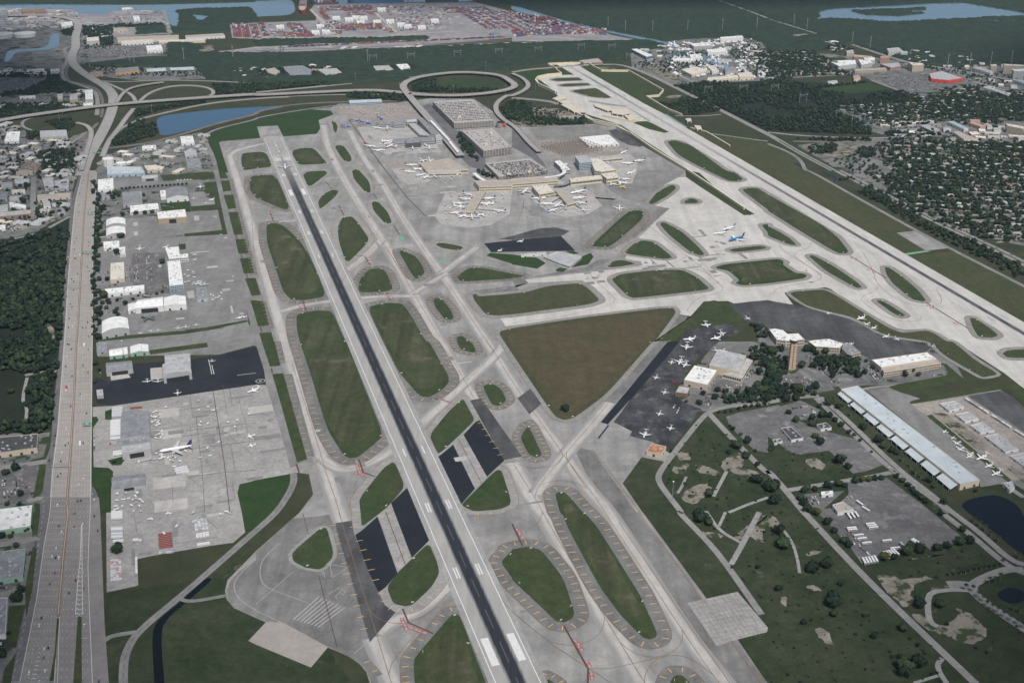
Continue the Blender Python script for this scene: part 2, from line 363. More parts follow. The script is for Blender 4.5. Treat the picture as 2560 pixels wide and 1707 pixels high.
sheets('cargo_apron', M['apron'], 0.24,
    "C0 1030,590 2350,395 C1 110,400 330,1130 375,1125 385,1200 0,1270 C0 2210,1310 2180,1390 2230,1568 D0 2250,185 2140,280 1920,310 1400,400 1260,430 1270,670 1240,680 980,735 975,0 C0 1020,1568 1020,1350 1040,1190 1000,1160 860,1150 850,600",
    "C0 1040,1400 1330,1390 1330,1568 1030,1568")
sheets('gate_apron', M['gate'], 0.25, "B1 1740,200 2350,180 2330,400 2150,500 1950,525 1700,490 1640,420 1700,290", "B2 0,60 300,50 700,180 830,320 700,400 500,425 350,395 200,280", "A1 1230,1520 1500,1480 1560,1568 B1 1600,100 1400,130 1300,60", "A1 930,1170 1500,1150 1640,1300 1700,1400 1200,1420 1000,1300", "A2 700,1440 1050,1380 1150,1480 1150,1568 B2 1100,120 880,110")
sheets('hangar_apron', M['greyapron'], 0.24,
    "B0 1040,70 1300,70 1480,95 1990,90 2010,95 1760,120 1040,170", "B0 1150,440 1440,420 1720,380 2000,360 2040,545 1690,590 1150,640 1000,640", "B0 1730,200 1870,190 1890,240 1980,260 1980,310 1760,330",
    "B0 1985,20 2110,20 2350,950 B1 60,1200 150,1500 C1 180,0 230,220 290,300 490,1080 340,1140 120,300 20,0 B0 2330,1420 2190,850 2110,590", "B0 900,650 2140,580 2260,1010 2280,1420 1180,1510 850,1490", "B0 1680,1500 2320,1400 B0 2350,1540 C0 2350,30 2010,120 1380,130 900,140 B0 900,1560", "B0 2120,560 2190,850 2260,1150 2330,1420 C1 20,0 120,300 340,1130 320,1130 C1 0,100 B0 2240,1180 2100,600",
    "C3 900,445 1110,420 1200,460 1390,520 1460,680 2230,1290 1950,1335 1940,1270", "C3 1310,570 1460,680 2230,1290 2380,1380 2350,600 2130,440 1820,490 1500,545",
    "A2 150,1180 760,1150 970,1240 600,1270 430,1300 230,1290", "B2 960,0 1600,0 1530,60 1400,130 1240,300 1030,260 900,180 830,90")
sheets('terminal_apron', M['concrete'], 0.22, "A1 560,1250 570,1100 850,1000 1290,950 1400,1100 1900,1450 2000,1568 B1 2350,180 B2 1240,300 960,260 500,430 B1 2350,600 1500,500 1000,0 A1 720,1490")
# asphalt
sheets('dark_asphalt', M['asphalt'], 0.378,
    "C1 1640,1085 1810,945 2010,1350 1860,1520 1850,1515", "C1 1905,855 2010,742 2050,720 2280,1090 2120,1240", "C1 1425,1305 1240,1480 D1 1270,0 1430,420 1580,270 1632,210 1550,0 C1 1530,1540",
    "D1 970,170 1115,40 1300,560 1190,690 1125,735 1030,540 910,210", "C2 1430,0 1540,0 1220,380 880,760 815,740 950,580", "C2 880,765 893,770 800,890 784,888")
sheets('sealed_asphalt', M['navy'], 0.28,
    "C0 2350,40 2000,130 1750,165 1220,205 1210,330 1010,370 880,330 850,400 890,560 1050,585 1500,520 2350,392 C1 0,390 90,380 40,40 0,35", "B1 2095,668 2350,642 B2 0,637 450,600 580,735 0,745 B1 2160,750",
    )
sheets('sealed_asphalt', M['tarmac'], 0.285, "B2 1620,1450 C2 1540,0 1220,380 930,740 1110,810 1080,865 1290,920 1460,980 1740,620 1590,560 1500,500 1490,400 1570,370 1650,200 1830,60 1900,0 B2 2100,1470 1980,1400 1700,1440")
sheets('worn_asphalt', M['charcoal'], 0.27,
    "B2 1990,1225 2200,1200 B3 0,1188 360,1262 780,1340 830,1390 1050,1512 1330,1568 C3 1500,50 1440,100 940,170 850,100 690,0 B3 330,1550 270,1490 10,1440 B2 2250,1400 2150,1380",
    "B2 0,600 250,530 400,520 530,555 460,598 0,634 B1 2230,630", "A2 890,1200 960,1185 1210,1340 1170,1350 1060,1330 930,1260", "C3 1830,500 2130,450 2240,500 2350,600 2350,830 2200,730 2050,640")
sheets('worn_asphalt', M['charcoal'], 0.372, 'C2 50,520 170,430 270,570 160,670', "C1 1965,540 2070,520 2240,770 C2 0,920 90,1055 0,1070 C1 2350,1075 2270,1085", "D1 730,100 880,80 900,200 1060,600 1180,850 1280,920 1045,1195 900,700 745,190")
sheets('old_asphalt', M['oldasphalt'], 0.26,
    "B2 1510,1315 1615,1335 C2 1430,0 940,580 830,550 1300,0", "B2 1350,335 1450,345 1100,640 1060,640", "B2 800,810 920,820 680,925 560,935 660,900",
    "C2 560,960 740,1000 1140,1568 D2 1150,0 1740,800 2350,1568 2000,1568 1500,900 880,0 C2 880,1568 700,1250", "B2 0,1000 120,1000 150,1030 0,1060 B1 2000,1100 2050,1150 B2 0,1130 90,1105 40,1070", "B2 390,935 700,880 670,925 160,980",
    "D0 2350,440 2200,540 2110,640 2085,720 2105,800 2165,870 2350,955 D1 90,1000 240,1005 660,1235 830,1305 1000,1430 1060,1568 1120,1568 1045,1195 900,700 720,80 690,20 560,40 330,60 0,370")
sheets('bare_soil', M['site'], 0.305, 'C3 1310,575 1500,550 1830,500 2110,690 2350,860 2350,1240 2240,1290 1460,680')
sheets('bare_sand', M['dirt'], 0.325, 'C3 1510,660 1620,655 1830,800 2030,960 2000,1000 1900,980 1700,820', 'C3 2190,1160 2230,1140 2350,1210 2350,1300')
sheets('grass_verge', M['grass'], 0.33, 'C3 1455,682 1500,668 2235,1270 2205,1292')
sheets('pale_pad', M['apron'], 0.302, 'D2 1610,830 1780,795 2070,730 2350,1060 2340,1100 2020,1180 1880,1230')
sheets('pale_pad', M['lane'], 0.30,
    
    "C0 1380,245 1490,235 1500,340 1385,350", "C0 1010,290 1160,270 1200,330 1020,358", "C0 1460,625 1640,605 1645,680 1460,705", "C0 1480,815 1660,795 1665,875 1490,895", "C0 1410,1250 1700,1220 1705,1320 1410,1360", "C0 1415,1475 1720,1430 1725,1530 1420,1568",
    "C0 2275,605 2350,595 C1 150,575 160,635 C0 2285,665", "B0 1780,415 1825,412 1830,458 1782,460", "B0 1225,475 1262,472 1264,506 1226,508", "B0 1228,560 1266,557 1268,594 1230,597")
sheets('pale_pad', M['tanpad'], 0.31, 'D1 90,1010 240,1010 660,1240 505,1425 0,1215 D0 2280,1180')
sheets('pale_pad', M['apron'], 0.375, 'C1 1810,945 1905,855 2120,1240 2010,1350', 'D1 1120,30 1165,-10 1270,0 1430,420 1300,555')
# taxiway lanes: the worn paler strip in the middle of the pavement
def taxi(mb, s, wd, z, sm=2): mb.ribbon(chaikin(pts(s), sm, 0.25, False) if sm else pts(s), wd*1.25, z)
mb = MB()
for s, wd in (("B0 2130,-60 B1 0,640 C1 260,0 470,700 600,1040 760,1568 D1 800,90", 21), ("D1 1075,1150 1220,1480 1300,1700", 21), ("B0 2130,-60 A0 2100,1400 A1 20,1330 90,1320", 18),
    ("A1 620,1150 640,1300 B1 760,0 980,360 1150,620 1300,860 1430,1100 1600,1400 C1 1680,0 1820,220 1940,430 2010,530", 21), ("A1 860,1200 1000,1480 B1 1140,80 1360,460 1540,720 1720,960 1840,1140 1980,1370 C1 2120,0 C2 0,380 240,720 480,1040 700,1360 D2 900,0 1570,1090 1900,1500 2100,1750", 19),
    ("C2 0,1110 220,1500 D2 290,0 840,930 1000,1210 1290,1700", 24), ("C1 1650,620 1930,370 2180,150 B1 2300,1568", 18), ("B1 1150,640 1000,790 830,920", 20), ("C2 220,1400 480,1040 740,760 900,560", 20), ("B1 1700,945 2030,700", 16), ("B1 1400,1150 1750,940", 14),
    ("B1 230,1290 480,1220 780,1190 1180,1150 1500,1150", 15), ("C1 600,1060 760,1190 960,1150 1250,1010 1640,640 1740,560", 18), ("D1 1110,1110 1240,1010 1500,900 1760,700 1900,560", 18)): taxi(mb, s, wd, 0.31)
lo = structure(mb.build('taxiway', M['lane'])); uv = lo.data.uv_layers.new(name='UVMap')
for pl in lo.data.polygons:
    for li, u in zip(pl.loop_indices, (-1, -1, 1, 1)): uv.data[li].uv = (u, 0)
n = M['lane'].node_tree; b_ = n.nodes['Principled BSDF']; src = b_.inputs['Base Color'].links[0].from_socket; u_ = n.nodes.new('ShaderNodeUVMap'); sx = n.nodes.new('ShaderNodeSeparateXYZ'); n.links.new(u_.outputs[0], sx.inputs[0]); ab = n.nodes.new('ShaderNodeMath'); ab.operation = 'ABSOLUTE'; n.links.new(sx.outputs[0], ab.inputs[0]); ad = n.nodes.new('ShaderNodeMath'); ad.operation = 'MULTIPLY_ADD'; n.links.new(noise(n, .05, 3), ad.inputs[0]); ad.inputs[1].default_value = .5; n.links.new(ab.outputs[0], ad.inputs[2])
n.links.new(mixc(n, ramp(n, ad.outputs[0], .62, 1.12, (0, 0, 0), (1, 1, 1)), src, (.27, .262, .255)), b_.inputs['Base Color'])
# grass islands: outline, shoulder ring width, kind of shoulder, yellow shoulder ticks
ISL = []
def isl(s, ring, shoulder, ticks=0, mat='grass'): ISL.append((chaikin(ccw(pts(s)), 2, 0.15), ring, shoulder, ticks, mat))
N, L_, G_ = 'shoulder', 'lightshoulder', 'greyshoulder'
for s in ("A0 2215,1410 A1 60,1393 105,1425 150,1535 0,1550 A0 2235,1568 2215,1500", "A1 330,1385 420,1360 530,1362 650,1495 640,1505 390,1518 340,1430", "A1 720,1340 800,1335 870,1430 880,1480 820,1490 770,1430", "A1 690,1115 725,1120 750,1160 740,1215 718,1222 705,1150"): isl(s, 10, L_)
isl("B0 2300,60 B1 0,45 180,40 330,385 0,250 B0 2350,250 2290,170", 14, N, 9)
isl("B1 95,490 180,480 260,510 400,640 490,780 560,930 645,1155 440,1190 320,1185 250,1110 190,930 100,660", 17, N, 18)
isl("B1 370,1330 430,1300 560,1285 700,1288 820,1568 C1 830,0 960,330 1170,860 1100,930 940,1060 860,1072 800,1040 650,800 480,230 400,0 B1 375,1450", 19, N, 18)
isl("B1 430,40 470,10 620,0 670,15 485,160", 9, L_, 0); isl("B1 880,0 935,-15 1040,100 1055,200 1010,205 900,80", 9, L_, 9)
isl("B1 570,280 620,215 700,175 760,185 730,240 585,360", 9, L_, 0); isl("B1 750,520 790,430 880,420 930,470 1040,625 1000,690 830,860 760,650", 13, L_, 11)
isl("B1 1060,290 1115,280 1210,380 1250,480 1190,490 1080,370", 11, L_, 11); isl("B1 1645,680 1690,660 1870,690 1905,710 1860,733 1720,715", 11, L_, 14)
isl("B1 1310,740 1345,732 1470,790 1530,880 1550,940 1480,995 1440,970", 15, N, 14); isl("B1 940,1050 960,990 1040,905 1150,893 1200,940 1260,1080 1200,1110 950,1120", 15, N, 14)
isl("B1 1850,965 1960,890 2090,895 B2 0,945 120,968 0,990 B1 1900,1020 1860,1000", 12, N, 16); isl("B1 1625,1190 1660,1170 1710,1180 1790,1280 1815,1350 1790,1370 1735,1365 1650,1260", 14, N, 12)
isl("B1 1020,1250 1200,1213 1340,1220 1400,1290 1560,1568 C1 1590,0 1690,180 1770,320 1770,380 1700,450 1590,512 1500,500 1310,280 1170,0", 17, N, 18)
isl("B1 1840,1530 1890,1515 1960,1568 C1 1990,20 2020,90 1990,102 1880,75 1850,20", 13, N, 12); isl("C1 2080,410 2140,385 2200,400 2260,450 2300,540 2230,593 2160,575", 14, N, 12)
isl("B1 1985,1140 2020,1130 2040,1155 B2 0,1130 150,1110 320,1060 620,1030 700,1080 810,1190 700,1230 0,1320 B1 2210,1330 2110,1320 2010,1200", 13, G_, 20, 'brown')
isl("B1 2220,1480 B2 0,1445 600,1355 1470,1250 1510,1300 1310,1568 C2 1290,0 870,480 580,695 480,722 400,690 330,600 0,110", 9, G_, 20, 'brown')
isl("C1 1590,860 1760,650 1900,520 1945,600 2010,720 1910,820 1680,1035 1650,990", 11, L_, 18); isl("C1 1270,1095 1170,1160 945,1440 960,1568 D1 970,140 1110,30 1200,-40 C1 1240,1480 1370,1330", 12, L_, 18)
isl("C1 2200,1180 2255,1180 2340,1450 2330,1500 2240,1540 2000,1560 1900,1510 1890,1490", 11, L_, 16); isl("C2 75,880 150,765 180,830 270,1020 265,1050 220,1065 150,1030", 14, N, 12)
isl("D1 2245,460 2350,350 D2 0,340 160,315 270,350 470,600 575,920 560,970 480,1015 400,1000 330,930 0,620 D1 2350,600", 17, N, 14); isl("C2 395,1400 430,1380 490,1385 560,1460 650,1568 D2 660,0 780,130 1100,640 1170,750 1335,1110 1320,1150 1260,1170 1200,1150 1000,950 800,680 510,140 470,30 C2 440,1568", 17, N, 16)
isl("D1 330,370 640,105 720,400 600,530 450,510 340,450", 5, L_, 0); isl("D1 1200,690 1300,555 1430,430 1585,280 1660,450 1685,560 1610,690 1440,850 1370,865 1260,840", 15, L_, 16)
isl("D1 1460,1330 1790,945 1830,930 1870,950 2000,1280 2110,1568 2200,1850 1480,1850 1445,1400", 15, N, 16); isl("D2 1440,1600 1465,1530 1500,1495 1560,1495 1640,1568 1740,1750", 15, N, 14); isl("D2 320,1525 390,1568 460,1650 340,1620", 12, N, 12)
for s in ("B2 1250,300 1330,200 1460,130 1500,140 1500,170 1430,230 1290,310", "B2 1355,490 1390,470 1560,560 1700,690 1770,770 1730,780 1640,750 1440,590", "B2 1035,745 1120,670 1200,640 1300,655 1460,780 1470,800 1400,813 1060,765", "B2 870,885 930,830 1010,820 1150,855 960,885",
    "B2 1990,730 2040,715 2280,690 2335,705 2320,720 2050,748", "B2 1580,300 1590,275 1640,255 1690,265 1715,285 1690,300", "B2 2290,500 2350,490 B3 0,510 100,560 200,620 265,685 200,680 0,600 B2 2350,570", "B3 375,785 410,775 590,870 800,1010 865,1070 820,1078 760,1050 530,920",
    "B3 1070,885 1110,890 1230,970 1380,1100 1450,1190 1430,1203 1320,1180 1150,1040 1090,960", "B3 990,1195 1040,1190 1160,1260 1265,1330 1210,1340 1120,1290", "B3 1850,1350 1900,1355 2030,1440 2115,1510 2060,1535 1930,1525 1880,1440", "C3 2150,110 2200,80 2350,70 2500,90 2500,150 2200,150",
    "A2 530,835 800,810 920,890 870,903 720,890", "A2 360,735 400,722 670,715 660,738 420,748", "A2 430,785 500,772 730,768 730,783 480,798"): isl(s, 10, G_, 15)
isl("B2 720,690 1070,370 1180,365 1210,390 1190,450 950,660 870,705 790,700", 15, N, 12, 'green')
for s in ("B2 2110,180 2150,160 2250,160 2350,220 B3 0,220 500,500 640,610 740,740 720,760 640,760 320,570 0,370 B2 2350,360", "A2 1420,1300 1500,1290 1650,1340 1800,1450 1960,1568 B2 2050,20 2125,80 2080,97 1990,95 1790,0 A2 1530,1430"): isl(s, 11, G_, 0, 'grass')
isl("B2 920,990 1000,950 1300,915 1560,910 1700,980 1810,1080 1780,1095 1120,1172 1060,1150 930,1020", 11, G_, 20)
isl("B2 1870,885 1950,860 2350,820 B3 100,810 160,840 130,860 250,940 330,945 360,965 330,990 0,1035 B2 2120,1055 2050,1035 2090,1005 1990,920 1880,900", 10, G_, 20, 'green')
isl("B3 195,1130 240,1110 510,1090 600,1130 1190,1495 1460,1465 1540,1500 1640,1568 C3 1700,0 1900,170 2120,300 1970,330 1900,290 1620,130 1490,0 B3 1060,1510 800,1350 370,1250", 8, G_, 0, 'brown')
DK_ = [[(v.co.x, v.co.y) for v in (o.data.vertices[i] for i in pl.vertices)] for o in COL.objects if o.name.split('.')[0] in ('dark_asphalt', 'sealed_asphalt', 'worn_asphalt') for pl in o.data.polygons]
def dark(x, y): return any(inside(p, x, y) for p in DK_)
rings = {}; grasses = {}; tick = MB(); edge = MB()
for p, ring, sh, tk, gmat in ISL:
    o = chaikin(offset(p[::2] if len(p) > 60 else p, ring), 1, 0.25)
    rings.setdefault(sh, MB()).poly(o, {'shoulder': 0.34, 'lightshoulder': 0.345, 'greyshoulder': 0.35}[sh])
    grasses.setdefault(gmat, MB()).poly(p, 0.40)
    if ring > 7:
        run = []
        for q in o+[o[0]]:
            if dark(*q):
                if len(run) > 1: edge.ribbon(run, 0.6, 0.44)
                run = []
            else: run.append(q)
        if len(run) > 1: edge.ribbon(run, 0.6, 0.44)
    if tk:
        mid = offset(p[::2] if len(p) > 60 else p, ring*0.62)
        for x, y, a in walk(mid, tk, True, tk/2):
            if not dark(x, y): tick.seg(x, y, a+math.pi/2, ring*0.5, 1.05 if sh == 'shoulder' else 0.8, 0.45)
inner = {}; SIGNS = []
for p, ring, sh, tk, gmat in ISL:
    A = area(p)
    if A > 9000:
        q = p[::4]; cx = sum(a[0] for a in q)/len(q); cy = sum(a[1] for a in q)/len(q); f = 1-22/math.sqrt(A)
        q = [(cx+(a[0]-cx)*f+random.uniform(-2.5, 2.5), cy+(a[1]-cy)*f+random.uniform(-3, 3)) for a in p[::3]]
        if all(inside(p, *a) for a in q): inner.setdefault('hay' if gmat == 'brown' else 'meadow', MB()).poly(chaikin(q, 2), 0.46)
    n = len(p)
    if A > 600:
        for k in range(2 if A < 6000 else 5):
            i = int(n*(k+.3)/(2 if A < 6000 else 5)); cx = sum(a[0] for a in p)/n; cy = sum(a[1] for a in p)/n
            d = Vector((cx-p[i][0], cy-p[i][1])); d = d.normalized()*3.5 if d.length > 4 else d*0; SIGNS.append((p[i][0]+d.x, p[i][1]+d.y, math.atan2(d.y, d.x) if d.length else 0))
for k, b in inner.items(): structure(b.build('grass_island', M[k]))
for k, b in rings.items(): structure(b.build('taxiway_shoulder', M[k]))
for k, b in grasses.items(): structure(b.build('grass_island', M[k]))
structure(edge.build('shoulder_edge_line', M['yellow'])); structure(tick.build('shoulder_marking', M['orange']))
# extra ticks on the straight outer shoulders and dark patches
xt = MB()
def tline(s, step, L, rot=math.pi/2, wd=0.9, off=0):
    for x, y, a in walk(pts(s), step, False, step/2): xt.seg(x, y, a+rot, L, wd, 0.46)
sh = MB()
for s, wd in (("B0 2110,80 2330,960", 14), ("B1 60,1200 140,1450", 12), ("C1 195,0 240,200", 12), ("C1 290,300 490,1060", 15), ("D1 1130,1500 1000,1350", 9)): sh.ribbon(pts(s), wd, 0.33); tline(s, 18, 7)
structure(sh.build('taxiway_shoulder', M['shoulder']))
tline("C1 2040,720 2270,1085", 20, 8, math.pi/2); tline("D1 930,220 1130,700", 22, 9); tline("C1 1655,1110 1870,1500", 22, 10, -0.9, 1.1); tline("C1 1430,1340 D1 1600,130", 22, 11, -1.2, 1.1); tline("C1 860,0 1160,720", 18, 10, -1.2, 0.9); tline("C1 1150,0 1300,300", 16, 8, 1.3, .7); tline("D1 1920,960 2200,1560", 22, 11, -1.2, 1.1); tline("B1 770,1330 860,1568", 14, 8, -1.2, .7); tline("B1 1000,1270 1140,1560", 14, 8, -1.2, .8)
tline("D1 690,80 1000,1100", 22, 8); tline("D1 880,10 900,200", 22, 8)
structure(xt.build('shoulder_marking', M['orange']))
# other grass patches
sheets('grass_verge', M['grass'], 0.40,
    "B0 1990,0 2060,0 2095,70 2010,75", "B0 2015,95 2105,90 2125,185 2040,195", "B0 2050,225 2145,220 2170,345 2095,355", "B0 2095,380 2185,380 2235,585 2150,590", "B0 2160,630 2250,628 2285,760 2190,762", "B0 2200,805 2300,800 2335,940 2235,945",
    "B0 2250,990 2345,985 B1 0,1000 45,1140 B0 2310,1150", "B0 2300,1190 2350,1190 B1 70,1200 120,1420 20,1430", "B1 25,1490 140,1483 165,1568 C1 170,0 225,220 100,235 50,0", "C1 130,300 250,290 470,1080 340,1120", "B0 1470,45 1900,10 1960,20 1970,75 1500,95", "B0 1870,110 1985,100 2010,200 1890,210",
    "B0 1885,235 2010,225 2040,340 1760,375 1750,330 1975,310 1965,250", "B0 1690,580 2040,545 2035,410 2070,400 2100,575 1700,605", "B0 2250,1205 2270,1210 2310,1420 2290,1420", "B0 900,1545 1640,1470 1640,1500 900,1568", "B0 1700,1460 1880,1440 2270,1370 2275,1385 1890,1470 1710,1490", "C0 1370,80 1900,10 1910,50 1380,120",
    "B2 1690,120 1730,100 1900,200 2150,370 2195,410 2130,405 1900,260", "A2 1090,1120 1240,1115 1300,1140 1440,1215 1400,1222 1260,1190", "A2 375,600 445,600 580,690 465,690", "A2 600,585 690,590 820,660 950,665 1080,665 1380,850 1350,890 1230,905 1430,1015 1520,1055 1400,1050 740,680", "A2 230,730 260,740 420,860 400,868 250,770", "A2 650,1040 680,1050 1000,1150 1600,1540 1640,1568 1600,1568 1100,1225 960,1140 740,1090",
    "B2 1760,1205 1860,1190 1990,1225 2150,1380 2100,1390 1610,1450 1500,1560 1300,1568 1320,1568 1640,1340", "C3 1110,415 1200,460 1350,450 1600,405 1780,365 1800,345 1640,210 1600,200 1650,280 1640,310 1400,355 1180,395", "C3 1300,555 1330,540 1700,460 2130,395 2250,385 2350,430 2350,580 2200,450 2130,440 1820,490 1500,545 1310,575")
sheets('green_lawn', M['green'], 0.42,
    "B0 1470,300 1740,280 1755,375 1490,378", "B0 1640,675 1705,670 1705,720 1650,725", "A0 1905,1240 2060,1180 2350,1110 A1 250,1040 480,1005 690,1020 710,1055 575,1105 590,1180 560,1230 250,1255 200,1155 10,1165 40,1270 A0 2020,1300 2010,1320 2080,1568 1985,1568", "C0 850,690 890,690 905,720 850,800", "C0 845,1150 1000,1160 1040,1230 1020,1350 1015,1568 930,1568 920,1390 845,1330",
    "C0 990,1090 1145,1050 1150,1080 1110,1135 1030,1135", "C0 965,640 1025,620 1025,720 965,715", "C0 2350,1275 2200,1310 2180,1390 2220,1568 D0 2230,60 2250,180 2350,150 D1 0,140 C1 130,1568 190,1510 300,1340 320,1250 290,1220 0,1275", "B1 2115,780 2150,755 B2 0,770 230,800 310,850 230,900 0,860 B1 2350,855", "B2 560,870 640,790 720,755 750,790 700,860 540,890", "B2 405,905 440,890 510,900 470,930 410,925", "B2 490,740 560,738 620,760 560,765",
    "A1 1660,780 1850,730 1900,735 2250,800 2080,835 1750,800", "A2 30,670 280,640 350,690 240,700 210,760 160,750 60,700")
sheets('rough_grass', M['field'], 0.06, "C2 1010,1300 1190,1060 1330,1110 1480,1030 1740,700 2350,560 C3 560,480 1600,1400 1700,1568 D3 2350,540 2600,900 2600,1800 D2 2300,1568 1785,790 1200,0", "D0 950,740 D0 2060,600 D1 0,0 660,1240 1040,1800 D0 980,1800")
sheets('dry_grass', M['brown'], 0.14, "A2 1600,1180 1790,1215 1830,1240 2350,1300 A3 0,1325 200,1400 310,1480 340,1568 B3 400,30 820,260 1330,545 1180,570 1450,735 1200,770 A2 2100,1500", "B3 1230,785 1700,740 2350,1070 2500,1150 2500,1500 2350,1430 1760,1110")
sheets('blast_pad', M['concrete'], 0.22, "B3 1180,570 1360,550 1670,710 1450,735", "A1 10,1165 200,1155 250,1255 40,1270", "A2 445,600 600,585 740,690 585,685")
def ragged(q, amp=2.2):
    q = chaikin(pts(q), 2, .25); return [(a+random.uniform(-amp, amp), b+random.uniform(-amp, amp)) for a, b in q]
sheets('bare_sand', M['dirt'], 0.18, *map(ragged, (
    "C2 1900,1150 2020,1030 2110,1020 2130,1150 2030,1190 1950,1180", "C2 1560,1420 1600,1360 1750,1290 1840,1320 1800,1390 1700,1480 1600,1490", "C2 1960,1190 2130,1150 2220,1180 2310,1250 2160,1230", "C3 330,1080 440,1050 550,1150 480,1180 390,1160",
    "D2 2130,130 2250,60 2340,20 2350,60 2300,180 2320,280 2240,260 2170,220 2080,260 1990,225 2080,200", "D3 0,60 60,30 110,110 60,150 0,140", "D3 1290,940 1420,920 1500,1040 1650,1040 1760,940 1730,870 1880,940 2060,1110 1900,1210 1750,1200 1640,1120 1470,1090", "D3 960,590 1100,570 1250,620 1440,580 1520,610 1300,690 1330,800 1280,880 1200,830", "D3 1640,655 1700,690 1480,720 1470,700",
    "B0 410,1410 480,1400 520,1568 490,1568 450,1470", "A3 280,1330 450,1320 560,1350 660,1360 770,1330 830,1330 760,1430 650,1480 560,1440 400,1400", "A2 1200,600 1360,630 1560,700 1500,750 1380,730", "A2 1420,880 1560,870 1580,895 1420,905", "A3 195,320 390,308 460,318 250,345", "A2 1050,540 1400,650 1500,700 1350,690", "A0 1800,470 1940,400 1980,480 1830,490", "A2 760,615 900,620 990,650 900,660 780,640", "C3 1510,660 1620,655 2030,960 2000,1000 1950,990", "C3 2190,1160 2230,1140 2350,1210 2350,1300", "D2 1700,210 1790,170 1900,190 1960,230 1800,240", "D3 340,690 430,660 500,730 420,720", "D3 100,780 170,770 160,890", "D3 430,1070 520,1050 640,1230 480,1180", "C2 1500,1040 1600,1000 1650,1080 1560,1100", "C2 1450,1200 1500,1130 1640,1110 1590,1220", "C2 1650,1110 1900,1170 1880,1240 1700,1200", "D3 330,370 560,340 380,410", "D3 1230,440 1700,370 1450,410")))
sheets('terminal_road', M['darkroad'], 0.31, 'A1 1600,950 1830,1190 1880,1205 2090,1410 2110,1500 2090,1568 1960,1530 1700,1260 1470,1000', 'A2 0,1200 60,1190 250,1420 330,1568 180,1450 0,1350')
sheets('bare_sand', M['dirt'], 0.24, 'A2 0,960 420,1000 560,1040 690,1140 120,1170 0,1120')
sheets('construction_ground', M['site'], 0.30, "A1 720,1010 860,975 1290,960 1420,1080 1480,1250 1380,1110 1120,1110 900,1090 760,1050", "A1 1340,970 1420,980 1510,1080 1390,1100", "A2 150,1230 240,1290 420,1290 600,1280 700,1345 860,1340 1040,1360 960,1430 780,1440 560,1440 380,1460 300,1400", "A2 30,990 200,1000 200,1060 60,1060", "A1 1130,1480 1480,1480 1520,1560 1250,1540", "A2 470,1060 620,1060 700,1100 560,1130 420,1110")
sheets('parking_lot', M['lot'], 0.30,
    "B0 1210,760 1510,750 1560,1130 1330,1130 1200,1010", "C2 1840,400 1930,340 2140,380 2200,480 2080,530 1820,470", "C2 1640,480 1830,490 1830,600 1700,610 1580,560", "C3 250,130 500,100 860,230 880,380 650,410 540,420 280,230", "C3 100,330 280,280 410,370 200,420", "C3 1170,350 1400,300 1600,230 1670,300 1520,350 1200,385", "C3 850,220 960,200 1060,330 980,380 900,330",
    "C2 1965,690 2100,645 2350,600 2350,1020 2230,1000 2000,780", "C3 0,600 100,580 210,690 450,800 830,900 1060,1130 900,1190 780,1210 560,1000 300,1035 230,1030 0,870", "C3 730,1290 1090,1250 1400,1480 D3 1550,40 1820,260 1500,350 1310,250 1200,330 860,460 760,330 510,50 C3 740,1400", "D3 510,-30 900,-60 1000,50 1300,250 1180,400 860,470 760,330 590,140 C3 300,1400 700,1370",
    "A3 850,690 1460,650 1800,700 1850,760 1280,860 1100,800", "A0 840,500 1060,430 1280,430 1290,505 850,530", "A0 30,735 510,720 500,790 240,850 10,855", "C3 100,600 300,540 500,640 430,720 150,720", "A0 -10,905 470,890 480,950 0,970", "C0 220,1140 370,1130 330,1300 230,1270", "C0 -30,1200 240,1180 220,1300 330,1440 -30,1500")
lk = sheets('lake_water', M['lake'], 0.20, "A0 1430,1100 1500,1060 2000,1005 2350,985 A1 290,970 240,990 0,1035 A0 2350,1040 2050,1120 1550,1245 1460,1240", "A1 530,1030 560,1020 580,1040 550,1050", "A3 850,1085 910,1075 915,1110 870,1110", smooth=1)
sheets('bay_water', M['bay'], 0.22, "A0 -80,45 250,42 700,45 1300,50 2300,25 2350,20 A1 0,-10 340,-10 370,140 0,155 A0 2350,170 2300,75 1650,110 1640,245 1560,235 1500,95 1020,95 1000,135 720,130 680,85 -80,75", "A1 535,-40 2010,-40 2005,18 1500,22 830,38 530,35", "A0 460,340 490,310 545,305 545,430 440,460 180,475 130,500 110,540 60,575 40,560 60,480 110,460 440,440", "A2 0,55 60,58 300,140 500,195 700,245 1000,305 1390,378 1530,440 1500,450 1350,400 980,322 500,215 0,100 A1 2340,60",
    "A3 400,185 470,160 460,110 560,85 1000,60 1350,40 1800,25 2000,60 2420,130 2450,150 1960,165 1550,190 1130,208 800,185 600,175", "A0 1740,130 1940,150 1860,200 1810,195", "A2 1400,510 1600,490 1750,510 1900,570 2100,640 2100,670 1850,600 1600,530", "A3 1990,182 2130,190 2120,205 2040,200", "A3 2170,190 2320,180 2300,195 2200,200", smooth=1)
sheets('pond_water', M['pond'], 0.22, 'B3 480,5 600,38 640,62 610,105 590,60', 'A3 230,1495 290,1502 325,1555 305,1545', 'A3 1390,1355 1450,1340 1490,1370 1410,1372', "C3 1770,1500 1850,1440 2120,1395 2350,1540 D3 2450,500 2350,400 2250,330 2100,200 1830,0", "D3 2100,740 2220,685 2350,720 2350,820 2240,845 2130,800", "D0 1890,600 1960,610 1740,800 1560,950 1490,1050 1480,1200 1510,1568 1520,1700 1410,1700 1420,1568 1395,1200 1410,1050 1470,970 1650,830 1700,780", smooth=1)
sheets('green_painted_island', M['greenpaint'], 0.42, "B1 1310,605 1340,590 1365,625 1350,645 1320,640", "B1 1685,820 1715,810 1735,835 1720,850 1695,850", "B3 1180,770 1440,735 1500,740 1220,785")
